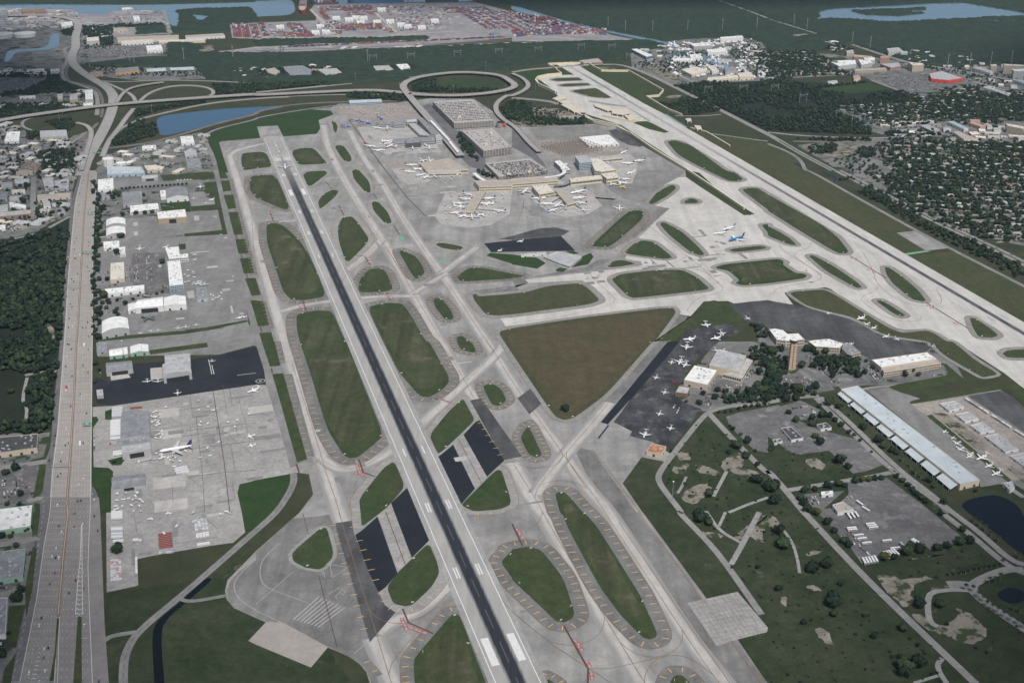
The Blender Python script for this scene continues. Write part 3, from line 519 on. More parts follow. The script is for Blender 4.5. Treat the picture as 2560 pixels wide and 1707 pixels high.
sheets('teal_painted_shoulder', M['tealpaint'], 0.42, "A2 700,925 900,955 1050,975 1060,985 900,970 720,938", "A2 1060,985 1140,1010 1280,1110 1260,1118 1150,1050", "A2 1385,1045 1420,1050 1610,1170 1590,1172")
# patched slabs, stains and joints on the aprons
PA = [pts(q) for q in ("C0 1060,600 2340,420 C1 330,1120 0,1260 C0 2180,1330 D0 2200,150 1300,400 1000,700 C0 1400,900", "B0 1160,450 2040,400 2260,1000 2270,1400 1200,1500 900,660", "A1 640,1270 900,1120 1400,1450 B1 1900,120 2340,300 B2 800,330 1300,300 430,440 B1 1400,420 900,0", "A1 -200,1330 600,1300 B1 1700,900 C1 2300,900 D2 900,1200 D1 1600,1100 1200,900 C1 700,1200 B1 100,1300", "B2 400,1050 1700,500 2250,800 B3 1200,1100 400,1050")]
M['patch_light'] = surface('patched_slab', (0.44, 0.43, 0.41), None, .05, .15, .3); M['patch_dark'] = surface('stained_slab', (0.20, 0.195, 0.19), (0.25, 0.245, 0.24), .05, .2, .3)
pm = {'patch_light': MB(), 'patch_dark': MB()}; jn = MB(); ro_ = random.Random(5)
IN_ = [i[0] for i in ISL]
for q in PA:
    a, b, c, d = bbox(q); k = 0; t_ = 0
    while k < 46 and t_ < 900:
        t_ += 1; x, y = ro_.uniform(a, b), ro_.uniform(c, d); L = ro_.choice([8, 15, 22, 38]); W_ = ro_.choice([4, 7, 12])
        if not inside(q, x, y) or any(inside(p, x, y) for p in DK_) or any(inside(offset(p, 14), x, y) for p in IN_ if abs(p[0][0]-x) < 400 and abs(p[0][1]-y) < 600): continue
        pm[ro_.choice(['patch_light', 'patch_dark', 'patch_dark'])].seg(x, y, math.pi/2+ROT_RUN+ro_.choice([0, math.pi/2]), L, W_, .385+.0008*k); k += 1
    for k in range(30):
        x, y = ro_.uniform(a, b), ro_.uniform(c, d)
        if inside(q, x, y) and not any(inside(offset(p, 14), x, y) for p in IN_ if abs(p[0][0]-x) < 400 and abs(p[0][1]-y) < 600): jn.seg(x, y, math.pi/2+ROT_RUN+ro_.choice([0, 0, math.pi/2, .4]), ro_.uniform(40, 120), .5, .43)
for k, b in pm.items(): structure(b.build('pavement_patch', M[k]))
structure(jn.build('pavement_joint', M['crack']))
# ------------------------------------------------------------------ the two runways (exact, in metres)
RD = (math.sin(-ROT_RUN), math.cos(-ROT_RUN)); RN = (math.cos(-ROT_RUN), -math.sin(-ROT_RUN))
def rw(s, t): return (s*RD[0]+t*RN[0], s*RD[1]+t*RN[1])
def rrect(mb, s0, s1, t0, t1, z, m=0): mb.poly([rw(s0, t0), rw(s1, t0), rw(s1, t1), rw(s0, t1)], z, m)
def rubber_mat(name, half, strength, base, dark=(0.018, 0.021, 0.028)):
    m, n, b = new_mat(name); b.inputs['Roughness'].default_value = 0.85; b.inputs['Specular IOR Level'].default_value = 0.2
    uv = n.nodes.new('ShaderNodeUVMap'); sp = n.nodes.new('ShaderNodeSeparateXYZ'); n.links.new(uv.outputs[0], sp.inputs[0])
    ab = n.nodes.new('ShaderNodeMath'); ab.operation = 'ABSOLUTE'; n.links.new(sp.outputs[0], ab.inputs[0])
    wob = noise(n, 0.25, 4, 0.7, (1.0, 0.05, 1), ROT_RUN)
    ad = n.nodes.new('ShaderNodeMath'); ad.operation = 'MULTIPLY_ADD'; n.links.new(wob, ad.inputs[0]); ad.inputs[1].default_value = 3.5; n.links.new(ab.outputs[0], ad.inputs[2])
    mr = n.nodes.new('ShaderNodeMapRange'); n.links.new(ad.outputs[0], mr.inputs[0]); mr.inputs[1].default_value = half+0.2; mr.inputs[2].default_value = half+4.2; mr.inputs[3].default_value = strength; mr.inputs[4].default_value = 0
    m2 = n.nodes.new('ShaderNodeMath'); m2.operation = 'MULTIPLY'; n.links.new(mr.outputs[0], m2.inputs[0]); n.links.new(sp.outputs[1], m2.inputs[1])
    s = ramp(n, noise(n, 0.12, 4, 0.6, (1.0, 0.05, 1), ROT_RUN), 0.3, 0.7, (0.9,)*3, (1.08,)*3)
    col = mixc(n, 1.0, mixc(n, ramp(n, noise(n, 0.02, 3), 0.35, 0.65, (0, 0, 0), (1, 1, 1)), base, tuple(v*0.9 for v in base)), s, 'MULTIPLY')
    dk = mixc(n, ramp(n, noise(n, 0.5, 3, 0.7, (1.0, 0.04, 1), ROT_RUN), 0.35, 0.7, (0, 0, 0), (1, 1, 1)), dark, tuple(v*1.6 for v in dark))
    n.links.new(mixc(n, m2.outputs[0], col, dk), b.inputs['Base Color']); return m
def runway(s0, s1, tc, half, prof, mat, z, shoulder=7):
    mb = MB(); n = len(prof)
    for (a, ra), (b, rb) in zip(prof, prof[1:]): rrect(mb, a, b, tc-half, tc+half, z)
    o = structure(mb.build('runway', mat)); uv = o.data.uv_layers.new(name='UVMap')
    for i, pl in enumerate(o.data.polygons):
        for li in pl.loop_indices:
            v = o.data.vertices[o.data.loops[li].vertex_index].co; t = v.x*RN[0]+v.y*RN[1]-tc; s = v.x*RD[0]+v.y*RD[1]
            uv.data[li].uv = (t, prof[i][1] if abs(s-prof[i][0]) < abs(s-prof[i+1][0]) else prof[i+1][1])
    sb = MB()
    for e in (-1, 1): rrect(sb, s0, s1, tc+e*half, tc+e*(half+shoulder), z-0.01)
    structure(sb.build('runway_shoulder', M['runway'] if half > 20 and tc < 1000 else M['pale'])); return o
T0 = 291.4; T1 = 1403.0
runway(560, 3310, T0, 23, [(560, .97), (1100, .98), (1700, .98), (2300, .96), (2780, .9), (2960, .45), (3120, .1), (3310, .0)], rubber_mat('runway_rubber', 7.8, 1.0, (0.355, 0.348, 0.335)), 0.48)
runway(560, 4200, T1, 23, [(560, .3), (900, .6), (1100, .85), (1300, .97), (2000, .95), (2500, .75), (2900, .3), (3300, .35), (3700, .75), (3880, .4), (4200, .0)], rubber_mat('runway_rubber_pale', 4.6, 0.95, (0.50, 0.49, 0.465)), 0.49, 10)
mk = MB(); ok_ = MB(); z = 0.53
for e in (-1, 1): rrect(mk, 560, 3290, T0+e*22.9-0.55, T0+e*22.9+0.55, z)
for s in np.arange(560, 3100, 61): rrect(ok_, s, s+36, T0-0.35, T0+0.35, z)
for s0, nb in ((1009.8, 0), (1162.2, 2), (1314.6, 2), (1467, 1), (2307.9, 1), (2460.3, 2), (2612.7, 2), (2765, 0), (2917.5, 3)):
    for e in (-1, 1):
        if nb == 0: rrect(mk, s0-24, s0+24, T0+e*15-4.3, T0+e*15+4.3, z)
        for k in range(nb):
            o = T0+e*(14+(k-(nb-1)/2)*3.3); rrect(mk, s0-11.5, s0+11.5, o-0.9, o+0.9, z)
for k in range(12): o = T0+(-5.5+k+(0.8 if k > 5 else -0.8))*3.0; rrect(mk, 3050, 3085, o-0.8, o+0.8, z)
rrect(mk, 3096, 3099, T0-22, T0+22, z)
for k in (-3, -1, 1, 3):
    a = T0+k*5.6; mk.poly([rw(3103, a), rw(3115, a-1.5), rw(3115, a+1.5)], z)
for s in (3150, 3210): rrect(mk, s, s+40, T0-0.5, T0+0.5, z); mk.poly([rw(s-14, T0), rw(s, T0-3), rw(s, T0+3)], z)
structure(mk.build('runway_marking', M['paint'])); structure(ok_.build('runway_marking', plain('worn_centreline', (.15, .15, .15), .8, var=.2)))
mk = MB()
for s in np.arange(900, 4000, 61): rrect(mk, s, s+36, T1-0.3, T1+0.3, 0.54)
for s0, nb in ((1333, 0), (1486, 2), (1638, 2), (1791, 1), (2100, 1), (3650, 0), (3500, 2)):
    for e in (-1, 1):
        if nb == 0: rrect(mk, s0-24, s0+24, T1+e*14-4, T1+e*14+4, 0.54)
        for k in range(nb): o = T1+e*(14+(k-(nb-1)/2)*3.3); rrect(mk, s0-11.5, s0+11.5, o-0.9, o+0.9, 0.54)
structure(mk.build('runway_marking', M['oldpaint']))
# old closed runway: its faded bars and number
mk = MB()
for k in range(8):
    a = T('D1', 345+k*32, 985+k*10); b = T('D1', 580+k*34, 775+k*14); d = Vector(b)-Vector(a)
    mk.seg((a[0]+b[0])/2, (a[1]+b[1])/2, math.atan2(d.y, d.x), d.length, 1.7, 0.44)
for s in ("D1 730,770 790,720", "D1 730,770 740,795", "D1 775,745 800,760 820,725 790,710 775,720", "D1 0,845 345,545", "D1 150,715 470,830", "D1 665,755 760,695", "D1 0,905 230,1010", "D1 900,1300 1030,1185", "D1 700,600 850,500", "D1 640,480 820,500", "D1 620,540 630,600", "D1 700,600 680,480"): mk.ribbon(pts(s), 0.8, 0.445)
mk.ribbon(chaikin(pts("D1 210,290 90,400 40,480 35,600 80,680 160,715"), 2, .25, False), 1.0, 0.445); mk.ribbon(chaikin(pts("D0 2350,430 2210,560 2150,640 2150,720 2200,810 2350,900"), 2, .25, False), 1.0, 0.445)
structure(mk.build('faded_marking', M['oldpaint']))
# numerals ----------------------------------------------------------------
mk = MB()
def letters(mb, txt, x, y, ang, h, z, m=0, wd=0.14):
    G = {'0': "0,0 1,0 1,2 0,2 0,0", '1': ".5,0 .5,2", '2': "0,2 1,2 1,1 0,1 0,0 1,0", '8': "0,1 0,2 1,2 1,0 0,0 0,1 1,1", 'L': "0,2 0,0 1,0", 'R': "0,0 0,2 1,2 1,1 0,1|.5,1 1,0", '-': ".1,1 .9,1", '3': "0,2 1,2 1,1 .3,1|1,1 1,0 0,0", 'H': "0,0 0,2|1,0 1,2|0,1 1,1", 'D': "0,0 0,2 .7,2 1,1.5 1,.5 .7,0 0,0", 'B': "0,0 0,2 .8,2 .8,1.1 0,1.1|.8,1.1 1,1 1,0 0,0", 'E': "1,0 0,0 0,2 1,2|0,1 .8,1"}
    c, s = math.cos(ang), math.sin(ang); k = h/2; cx = -(len(txt)*1.45-0.45)/2
    for ch in txt:
        for part in G.get(ch, '').split('|'):
            q = []
            for w_ in part.split():
                a, b = w_.split(','); a = (float(a)+cx)*k; b = (float(b)-1)*k; q.append((x+a*c-b*s, y+a*s+b*c))
            if len(q) > 1:
                for a, b in zip(q, q[1:]):
                    d = Vector(b)-Vector(a); mb.seg((a[0]+b[0])/2, (a[1]+b[1])/2, math.atan2(d.y, d.x), d.length+h*wd, h*wd, z, m)
        cx += 1.45
# red runway-holding signs painted on the taxiways, with the runway numbers in white, and dashed hold lines
hold = MB()
def sign_box(s, ang, txt="10L-28R", h=3.2):
    x, y = pts(s)[0]; hold.seg(x, y, ang, 11, 4.6, 0.47, 0); letters(hold, txt, x, y, ang, h*0.68, 0.49, 1, 0.16)
for s, a in (("D1 1347,995", -1.3), ("D1 1373,1055", -1.3), ("D1 1447,1070", -.45), ("D1 1525,1100", -.45), ("D2 57,175", -1.1), ("D2 83,217", -1.1), ("D2 595,1197", -1.1), ("D2 625,1249", -1.1), ("D2 700,1393", -1.25), ("D2 732,1502", -1.5), ("C1 933,1150", -1.2), ("C1 945,1188", -1.2), ("C1 940,1212", -.3), ("C1 995,1228", -.3), ("C1 1705,530", -.3), ("C1 1760,550", -.3)): sign_box(s, a)
for s in ("B1 415,1235", "B1 425,1250", "B1 1215,1145", "B1 1230,1165", "B1 1040,815", "B1 1048,838", "B1 790,355", "B1 125,385", "B1 130,420", "B1 683,145", "B3 785,805", "B3 940,910", "B3 985,935", "B3 1490,1240", "B3 1515,1262", "B3 1735,1400"):
    x, y = pts(s)[0]; hold.seg(x, y, -0.2, 12, 6, 0.47, 0); hold.seg(x, y, -0.2, 9, 2.2, 0.49, 1)
structure(hold.build('holding_position_marking', [M['redmark'], M['paint']]))
hl = MB()
for s in ("D1 1345,885 1400,1015 1630,1115", "D2 0,105 98,312", "D2 475,1040 700,1440 695,1568", "C1 945,1080 985,1200 1095,1240", "C1 1590,515 1690,530 1790,560", "B1 430,1195 460,1290", "B1 1200,1125 1235,1190", "B1 1000,790 1050,870", "B1 760,320 805,410", "B1 125,370 160,465", "B1 915,780 1000,785", "B1 640,105 700,165", "C1 370,1125 395,1200", "C1 140,245 152,290", "B0 2260,945 2275,985", "B0 2210,765 2225,800", "B0 2165,590 2178,628", "B1 40,1435 55,1480", "B3 750,780 1090,990", "B3 1450,1210 1840,1450", "B1 1080,215 1110,260", "B1 1265,505 1315,585"):
    hl.ribbon(pts(s), 2.2, 0.47)
structure(hl.build('hold_line', M['drain']))
cl = MB()
def cline(s, wd=0.7, sm=3): cl.ribbon(chaikin(pts(s), sm, 0.25, False), wd, 0.46)
for s in ("D1 760,0 930,560 1030,880 1110,1130 1240,1560 1300,1750", "C1 330,200 600,1040 640,1200 740,1470 D1 790,100", "C1 600,1040 560,1110 480,1150 380,1155", "C1 610,1080 680,1140 850,1170 1000,1150 1290,940 1350,880", "C1 1290,600 1480,640 1640,590 1890,380", "C1 1920,370 2170,130 2180,80 2110,0", "D1 1030,880 1100,970 1250,1025 1420,1010 1600,930 1860,640", "D1 1220,1490 1250,1360 1480,1100",
    "C1 1680,0 1800,160 1890,310 2000,520", "B1 760,0 1000,420 1150,640 1300,860 1460,1150 1690,1530", "B1 1100,0 1360,460 1690,940 1840,1150 2070,1500 C1 2150,30 C2 0,370 280,760 460,1020 480,1050 780,1450 D2 850,0 1560,1080 1800,1430 1900,1568", "C2 0,1100 210,1430 D2 280,0 440,280 850,960 1000,1210 1220,1568", "C2 210,1430 230,1340 480,1040 740,740 880,570", "C2 460,1020 460,1080 400,1140 200,1170 60,1130 0,1095", "C2 500,1020 500,1080 680,1340", "C2 240,1320 400,1270 560,1280 690,1350", "D2 280,0 250,100 110,190", "D2 850,960 840,1060 760,1160 620,1220 480,1220 330,1190 0,910", "D2 330,1190 700,1430 900,1560", "D2 1000,1200 1090,1280 1230,1330 1370,1330 1500,1270 1570,1180 1560,1080", "D2 1215,1568 1220,1480 1300,1360 1440,1310 1580,1320 1710,1380 1840,1490", "D2 710,1435 900,1440 1340,1335",
    "B1 160,1480 0,1000 B0 2300,300", "B1 230,1290 330,1240 800,1195 1400,1135", "B1 1440,1150 1500,1060 1700,950 2030,720 2030,640 2200,580", "B1 1400,1050 1380,1000 1150,640", "B1 1150,640 1000,790 850,920 790,1010 800,1060", "B1 1150,640 1350,520 1370,480", "B1 1310,590 1560,640 1900,770 2350,870 B2 0,930", "B2 0,1400 430,1350 800,1260 930,1220 950,1180 900,1130 730,980 720,930", "B2 740,970 790,1010 780,970 850,920 1200,880 1500,850 1600,790 1640,740", "B2 1600,1290 1680,1180 1770,1150 1900,1120 1950,1080 1900,1040 1730,880 1600,780 1250,500", "B2 1250,500 1240,460 1340,330", "B2 100,290 100,350 30,540 0,570", "B2 110,330 180,400 400,460 700,420", "B2 0,480 400,470 600,510 690,580 630,640 620,680 720,740 850,800", "B2 950,740 1200,500 1440,250", "B2 1730,890 1740,840 1900,810 1890,760 1860,740", "B3 0,1140 60,1120 60,1090 200,1050 420,1020 500,990 470,940 250,800 240,750 380,710 390,660", "B3 100,690 120,720 500,960", "B3 1000,1060 1010,1090 850,1160 860,1200 1100,1370 1390,1390 1410,1330", "B3 870,750 960,900 1000,1050 1200,1200 1400,1250 1580,1230 1600,1180 1540,1080", "A1 100,1320 500,1480 640,1420 690,1460", "A1 720,1230 830,1270 990,1500 B1 1090,170", "A1 600,1170 640,1300", "D2 0,910 -100,800", "D2 980,90 1600,1000 2000,1568", "D2 1160,0 1750,800 2280,1568", "C2 740,990 1180,1568", "B0 2350,300 B1 0,430"): cline(s)
structure(cl.build('taxiway_centreline', M['yellow']))
jt = MB()
for s, wd in (("C0 1955,450 2060,1120 2110,1568 D0 2130,0", 1.0), ("C0 1640,630 1970,585", .8), ("C0 1700,820 2350,745", .8), ("C0 1650,1000 2350,910", .8), ("C0 1720,1240 2060,1200 2350,1180", .8), ("C0 1800,690 1860,1230 1880,1568", .6), ("B1 1190,0 1390,250 1560,420", 2), ("A1 850,1100 1190,1568", 2.5), ("D1 430,10 480,200", .8), ("D1 575,580 745,1240", .9), ("C1 1855,890 2070,1300", .8), ("D1 1190,0 1370,480", .9), ("B2 110,270 100,350", 1)): jt.ribbon(pts(s), wd, 0.47)
structure(jt.build('pavement_joint', M['drain']))
jt = MB(); A_, B_, C_ = [Vector(v) for v in pts('D2 1610,830 2070,730 1880,1230')]
for k in range(1, 12): jt.ribbon([tuple(A_+(B_-A_)*k/12), tuple(C_+(B_-A_)*k/12)], .35, .42); jt.ribbon([tuple(A_+(C_-A_)*k/12), tuple(B_+(C_-A_)*k/12)], .35, .425)
structure(jt.build('pavement_joint', M['oldasphalt']))
hp = MB(); x, y = pts("C1 40,362")[0]
for k in range(24): a = k*math.pi/12; hp.seg(x+7*math.cos(a), y+7*math.sin(a), a+math.pi/2, 2.0, 0.8, 0.33)
letters(hp, 'H', x, y, -0.1, 6, 0.33, 0, 0.16)
for s in ("C0 2175,310 2350,288", "C0 1915,165 1945,300", "C0 1945,215 1965,300"): hp.ribbon(pts(s), 0.9, 0.33)
structure(hp.build('helipad_marking', M['paint']))
# ------------------------------------------------------------------ roads
def roads(name, mat, z, *rows, line=None):
    mb = MB(); lb = MB()
    for s, wd in rows:
        q = chaikin(pts(s), 3, 0.25, False); mb.ribbon(q, wd, z)
        if line:
            for x, y, a in walk(q, 12): lb.seg(x, y, a, 6, 0.5, z+0.06)
    structure(mb.build(name, mat))
    if line: structure(lb.build('lane_marking', M[line]))
roads('perimeter_road', M['greyapron'], 0.45, ("A1 850,960 600,985 300,1030 0,1085 A0 2350,1100 2000,1180 1880,1240", 10), ("A0 1860,1240 1900,1330 1960,1450 1985,1568 B0 2110,590 2190,850 2260,1150 2330,1420 C1 20,0 120,300 350,1150", 11),
    ("C1 345,1210 350,1290 300,1400 190,1568 D0 2350,170 1700,740 1270,1090 1170,1250 1130,1400 1135,1750", 9.5), ("A2 2350,1300 1830,1230", 9), ("A3 0,1322 200,1400 310,1480 340,1568 B3 380,0 820,250 1360,550 1690,725 2350,1060 2600,1190", 10), ("D0 2080,765 1740,828 1640,790", 6), ("D0 960,1180 1020,1135 1250,1100", 7), line=None)
mb = MB()
for s in ("C1 350,1290 300,1400 190,1568 D0 2350,170 1700,740 1270,1090 1170,1250 1130,1400 1135,1750",):
    for x, y, a in walk(chaikin(pts(s), 3, .25, False), 15): mb.seg(x, y, a, 8, 0.9, 0.5)
structure(mb.build('tyre_worn_strip', M['crack']))
roads('surface_road', M['road'], 0.34, ("A0 890,1060 900,930 880,850 820,810 700,770 580,740 565,640 620,570 610,500 580,450 650,430", 13), ("A0 930,745 1100,757 1500,737 1900,745 2350,765 A1 0,810 200,800", 13), ("A0 300,1200 210,1170 200,1120 260,1090 400,1060", 9), ("A0 850,1210 790,1150 700,1130", 9),
    ("A0 840,560 870,545 1500,508 1540,510", 10), ("A0 640,1330 800,1210 850,1210", 8), ("A0 0,1270 60,1200 0,1180", 8), ("B0 0,650 350,580 640,420", 9), ("B0 310,60 300,420", 12), ("C0 230,310 380,280 520,270", 9), ("C0 0,1160 300,1120 430,1095", 12), ("C0 250,1470 340,1440 390,1440", 10), ("D0 0,300 300,250 340,230", 12), ("D0 0,760 200,720 270,690", 12), ("A3 0,1215 300,1250 900,1272 1200,1262 1350,1240", 12),
    ("A2 1060,480 1300,590 1700,770", 12), ("A2 2350,1220 A3 0,1222", 20), ("A3 940,735 1400,910", 10), ("A2 1500,1065 1750,1070 1920,1052", 8), ("A3 760,405 1000,490 1290,580 1700,640 2350,760", 18), ("A0 1500,95 1570,310", 14), ("A0 1240,280 1250,325", 12), ("A3 1880,750 2350,880", 14), ("A3 850,1568 1000,1450 1150,1568", 6), ("B3 2100,660 2350,620", 8), ("A2 1800,-30 2350,168 A3 0,175 250,250 460,315", 14),
    ("C2 2350,570 2090,580 1830,630 1740,700 1480,1030 1350,1200 1340,1280 1440,1420 1560,1568 D2 1530,0 1800,270 1970,480 2290,940", 8.5), ("C2 1800,650 2050,920 2350,1220 C3 0,1180 150,1350 330,1568 D3 330,0 800,510 1250,950 1900,1568 2100,1760", 9.5), ("C3 150,1370 500,1310 950,1240 1130,1200", 9), ("C3 860,440 1000,415 1250,400", 7), ("C3 0,555 280,505 470,500", 12),
    ("C3 440,520 700,770 1150,1200 1560,1470 1660,1568 D3 1570,-10 1880,220 2200,500 2450,600", 9), ("C3 480,510 730,720 1190,1170 1500,1400 D3 1660,-20 1950,190 2230,450 2400,490", 9), ("D3 2350,530 2180,520 1900,640 1860,700 1960,810 2350,1070 2600,1230", 12), ("D3 1650,665 1780,660 1880,680", 14), ("C3 2350,1430 2120,1280", 8))
roads('gravel_track', M['lightshoulder'], 0.36, ("C2 2350,1430 2150,1500 1990,1568", 5), ("D2 2270,0 2130,270 2010,480", 7), ("D2 1780,-10 1900,170 2100,280", 5), ("D2 1900,130 1960,0", 4), ("D3 130,150 220,270 270,420 290,560", 4), ("D3 1880,720 1700,710 1500,730 1465,800 1470,950 1500,1020 1560,1050", 7), ("D3 1600,1340 1550,1400 1580,1480 1640,1568", 6), ("D3 1340,1568 1560,1500", 4), ("C2 1600,1240 1560,1330 1520,1390", 4), ("C2 1970,1190 1850,1420", 5), ("C0 340,0 350,70 420,95", 4), ("C0 250,330 200,540 250,600 240,720", 5))
roads('railway_track', M['track'], 0.37, ("A0 650,1390 1100,1355 1500,1290 2000,1130 2350,1055 A1 0,1030 300,960 850,935 1300,930", 16), ("A0 930,1080 950,960 920,850 860,800 700,760 620,740 600,650 640,600", 9), ("A3 230,1300 900,1305 1500,1300 2350,1305", 14), ("A0 640,1380 740,1290 900,1130", 10), ("A1 0,490 700,465 1300,435 2350,378", 12), ("A1 0,470 1300,425 2350,365", 12))
roads('port_road', M['sand'], 0.38, ("A1 0,500 500,485 1300,448 2350,392 A2 0,400 350,385", 14), ("A1 640,360 1100,345 1600,300 1900,290", 12), ("A0 2160,460 2350,445 A1 0,440 300,430", 10), ("A1 1600,60 1760,180", 10), ("A1 500,90 760,350", 14), ("A1 1030,60 1290,300", 12), ("A2 0,345 400,345 700,370", 10))
roads('boulevard', M['road'], 0.40, ("A2 830,595 1000,592 1250,680 1600,855 1930,1020 2250,1185 2350,1235 A3 100,1290 300,1410 600,1568", 18), ("B3 640,0 1000,185 1500,445 2100,725 2350,850 2600,980", 24), line=None)
mb = MB(); q = pts("A3 100,1290 300,1410 600,1568 B3 640,0 1000,185 1500,445 2100,725 2350,850"); mb.ribbon(q, 4, 0.47); structure(mb.build('boulevard_median', M['grass']))
# the wide highway: two edges, a median, lanes between them
def edge_fn(s):
    p = sorted([(b, a) for a, b in pts(s)]); ys = [a for a, b in p]; xs = [b for a, b in p]
    return lambda y: np.interp(y, ys, xs)
HL = edge_fn("A0 760,1568 B0 712,0 690,300 660,600 625,1000 590,1568 C0 560,400 530,800 480,1200 455,1568 D0 400,300 330,800 270,1100 170,1568 130,1750")
HO = edge_fn("A0 735,1568 B0 690,0 650,300 630,560 590,1000 550,1568 C0 530,260 490,600 470,900 430,1130 365,1420 D0 370,0 330,300 270,700 180,1100 80,1568 40,1750")
HM = edge_fn("A0 815,1568 B0 800,0 770,420 740,1000 710,1500 C0 700,0 680,520 650,1000 625,1568 D0 610,0 575,480 535,960 515,1568 508,1750")
HR = edge_fn("A0 890,1568 B0 870,0 858,600 850,1568 C0 845,400 840,900 835,1568 D0 825,200 815,500 830,900 860,1568 880,1750")
HX = edge_fn("A0 900,1568 B0 885,0 870,300 855,800 850,1568 C0 842,900 840,1300 850,1340 905,1390 920,1568 D0 920,0 940,500 960,1000 1000,1568 1010,1750")
y0 = T('D0', 500, 1750)[1]; y1 = T('B0', 800, 0)[1]; yc = T('C0', 550, 1430)[1]
def hstrip(mb, fa, fb, ya, yb, z, n=90):
    Y = np.linspace(ya, yb, n); mb.strip([(float(fa(y)), y) for y in Y], [(float(fb(y)), y) for y in Y], z)
def mixf(fa, fb, t): return lambda y: fa(y)*(1-t)+fb(y)*t
mb = MB(); hstrip(mb, HX, HO, y0, y1, 0.30); structure(mb.build('frontage_road', M['darkroad']))
mb = MB(); hstrip(mb, HR, HL, yc, y1, 0.36); structure(mb.build('highway', M['hwy']))
mb = MB(); hstrip(mb, HX, HL, y0, yc, 0.36); structure(mb.build('highway', M['hwyasph']))
lm = MB(); tt = MB(); dash = MB()
for fa, fb, nl in ((HL, HM, 8), (HM, HR, 7)):
    for k in range(1, nl):
        f = mixf(fa, fb, k/nl)
        if k % 2 == 0: hstrip(tt, mixf(fa, fb, k/nl-0.004), mixf(fa, fb, k/nl+0.006), yc, y1, 0.42)
        for y in np.arange(y0, y1, 13): dash.seg(float(f(y)), y, math.atan2(8, float(f(y+8)-f(y))), 3.5, 0.24, 0.44)
    for k in range(nl):
        for u in (0.3, 0.68):
            t = (k+u)/nl; hstrip(tt, mixf(fa, fb, t-0.006), mixf(fa, fb, t+0.006), y0, y1, 0.41, 60)
for f in (mixf(HL, HM, .03), mixf(HL, HM, .96), mixf(HM, HR, .04), mixf(HM, HR, .97)): hstrip(lm, (lambda g: lambda y: g(y)-0.25)(f), (lambda g: lambda y: g(y)+0.25)(f), y0, y1, 0.44)
for y in np.arange(yc, y1, 27): tt.strip([(float(HL(y)), y), (float(HR(y)), y)][::-1], [(float(HL(y)), y+.5), (float(HR(y)), y+.5)][::-1], 0.43)
structure(tt.build('wheel_track', surface('tyre_darkened_concrete', (0.235, 0.215, 0.20), (0.27, 0.245, 0.23), 0.02, 0.15, 0.2))); structure(lm.build('edge_line', M['paint'])); structure(dash.build('lane_marking', M['paint']))
mb = MB(); hstrip(mb, lambda y: HM(y)+1.9, lambda y: HM(y)-1.9, T('D0', 535, 960)[1], y1, 0.46); structure(mb.build('highway_median', surface('median_soil', (0.20, 0.125, 0.085), (0.26, 0.18, 0.13), 0.03, .2, .2)))
sheets('median_grass', M['grass'], 0.50, "D0 525,968 545,980 490,1568 480,1750 440,1750 450,1568 500,1300", "D0 715,960 750,962 752,1568 752,1750 660,1750 672,1568", "D0 240,980 300,700 340,330 300,320 230,690", "D0 150,1290 100,1568 60,1568 20,1560 40,1440", "D0 80,860 240,850 150,1210 60,1200", "C0 365,1125 425,1130 390,1380 330,1430 300,1440", "C0 470,810 460,980 420,1080 280,1100 285,1085 400,1060 440,900", "C0 315,1480 370,1490 365,1568 320,1568", "D0 300,0 360,0 345,180 300,240 290,100")
mb = MB()
A_ = pts("D0 750,120 745,300 740,450 725,560 712,700 695,940"); B_ = pts("D0 752,120 755,560 758,700 760,900")
fa, fb = edge_fn("D0 748,120 742,300 735,450 722,560 710,700 693,940"), edge_fn("D0 753,120 753,300 755,560 757,700 760,940")
for y in np.arange(T('D0', 740, 940)[1], T('D0', 750, 200)[1], 9.0):
    a, b = float(fa(y)), float(fb(y)); m_ = (a+b)/2; d = (b-a)/2
    for s in (-1, 1): mb.seg(m_+s*d/2, y+d*0.35, math.atan2(0.7*s, 1), d*1.22, 0.8, 0.52)
hstrip(mb, lambda y: fa(y)+.3, lambda y: fa(y)-.3, T('D0', 740, 940)[1], T('D0', 750, 100)[1], 0.52, 30); hstrip(mb, lambda y: fb(y)+.3, lambda y: fb(y)-.3, T('D0', 740, 940)[1], T('D0', 750, 100)[1], 0.52, 30)
fa, fb = edge_fn("D0 375,1170 340,1350 280,1568 240,1700"), edge_fn("D0 372,1150 365,1350 325,1568 290,1700")
for y in np.arange(T('D0', 290, 1690)[1], T('D0', 372, 1230)[1], 7.0):
    a, b = float(fa(y)), float(fb(y)); m_ = (a+b)/2; d = (b-a)/2
    for s in (-1, 1): mb.seg(m_+s*d/2, y-d*0.35, math.atan2(-0.7*s, 1), d*1.22, 0.8, 0.52)
for y in np.arange(y0, yc, 13): mb.seg(float(mixf(HO, HL, .35)(y)), y, 1.5, 5, .35, .4)
structure(mb.build('chevron_marking', M['paint']))
mb = MB()
for f, w_, h in ((HL, 0.8, 1.3), (HM, 0.8, 1.3), (HR, 0.9, 1.6)):
    Y = np.linspace(T('D0', 530, 940)[1] if f is HM else yc, y1, 70)
    for a, b in zip(Y, Y[1:]):
        p = [(float(f(a))-w_/2, a), (float(f(a))+w_/2, a), (float(f(b))+w_/2, b), (float(f(b))-w_/2, b)]; mb.prism(p, 0.3, h+.3)
o = mb.build('barrier_wall', plain('barrier_concrete', (0.42, 0.40, 0.38), .9)); tag(o, "long low concrete barriers lining the wide highway's deck and median", 'barrier')
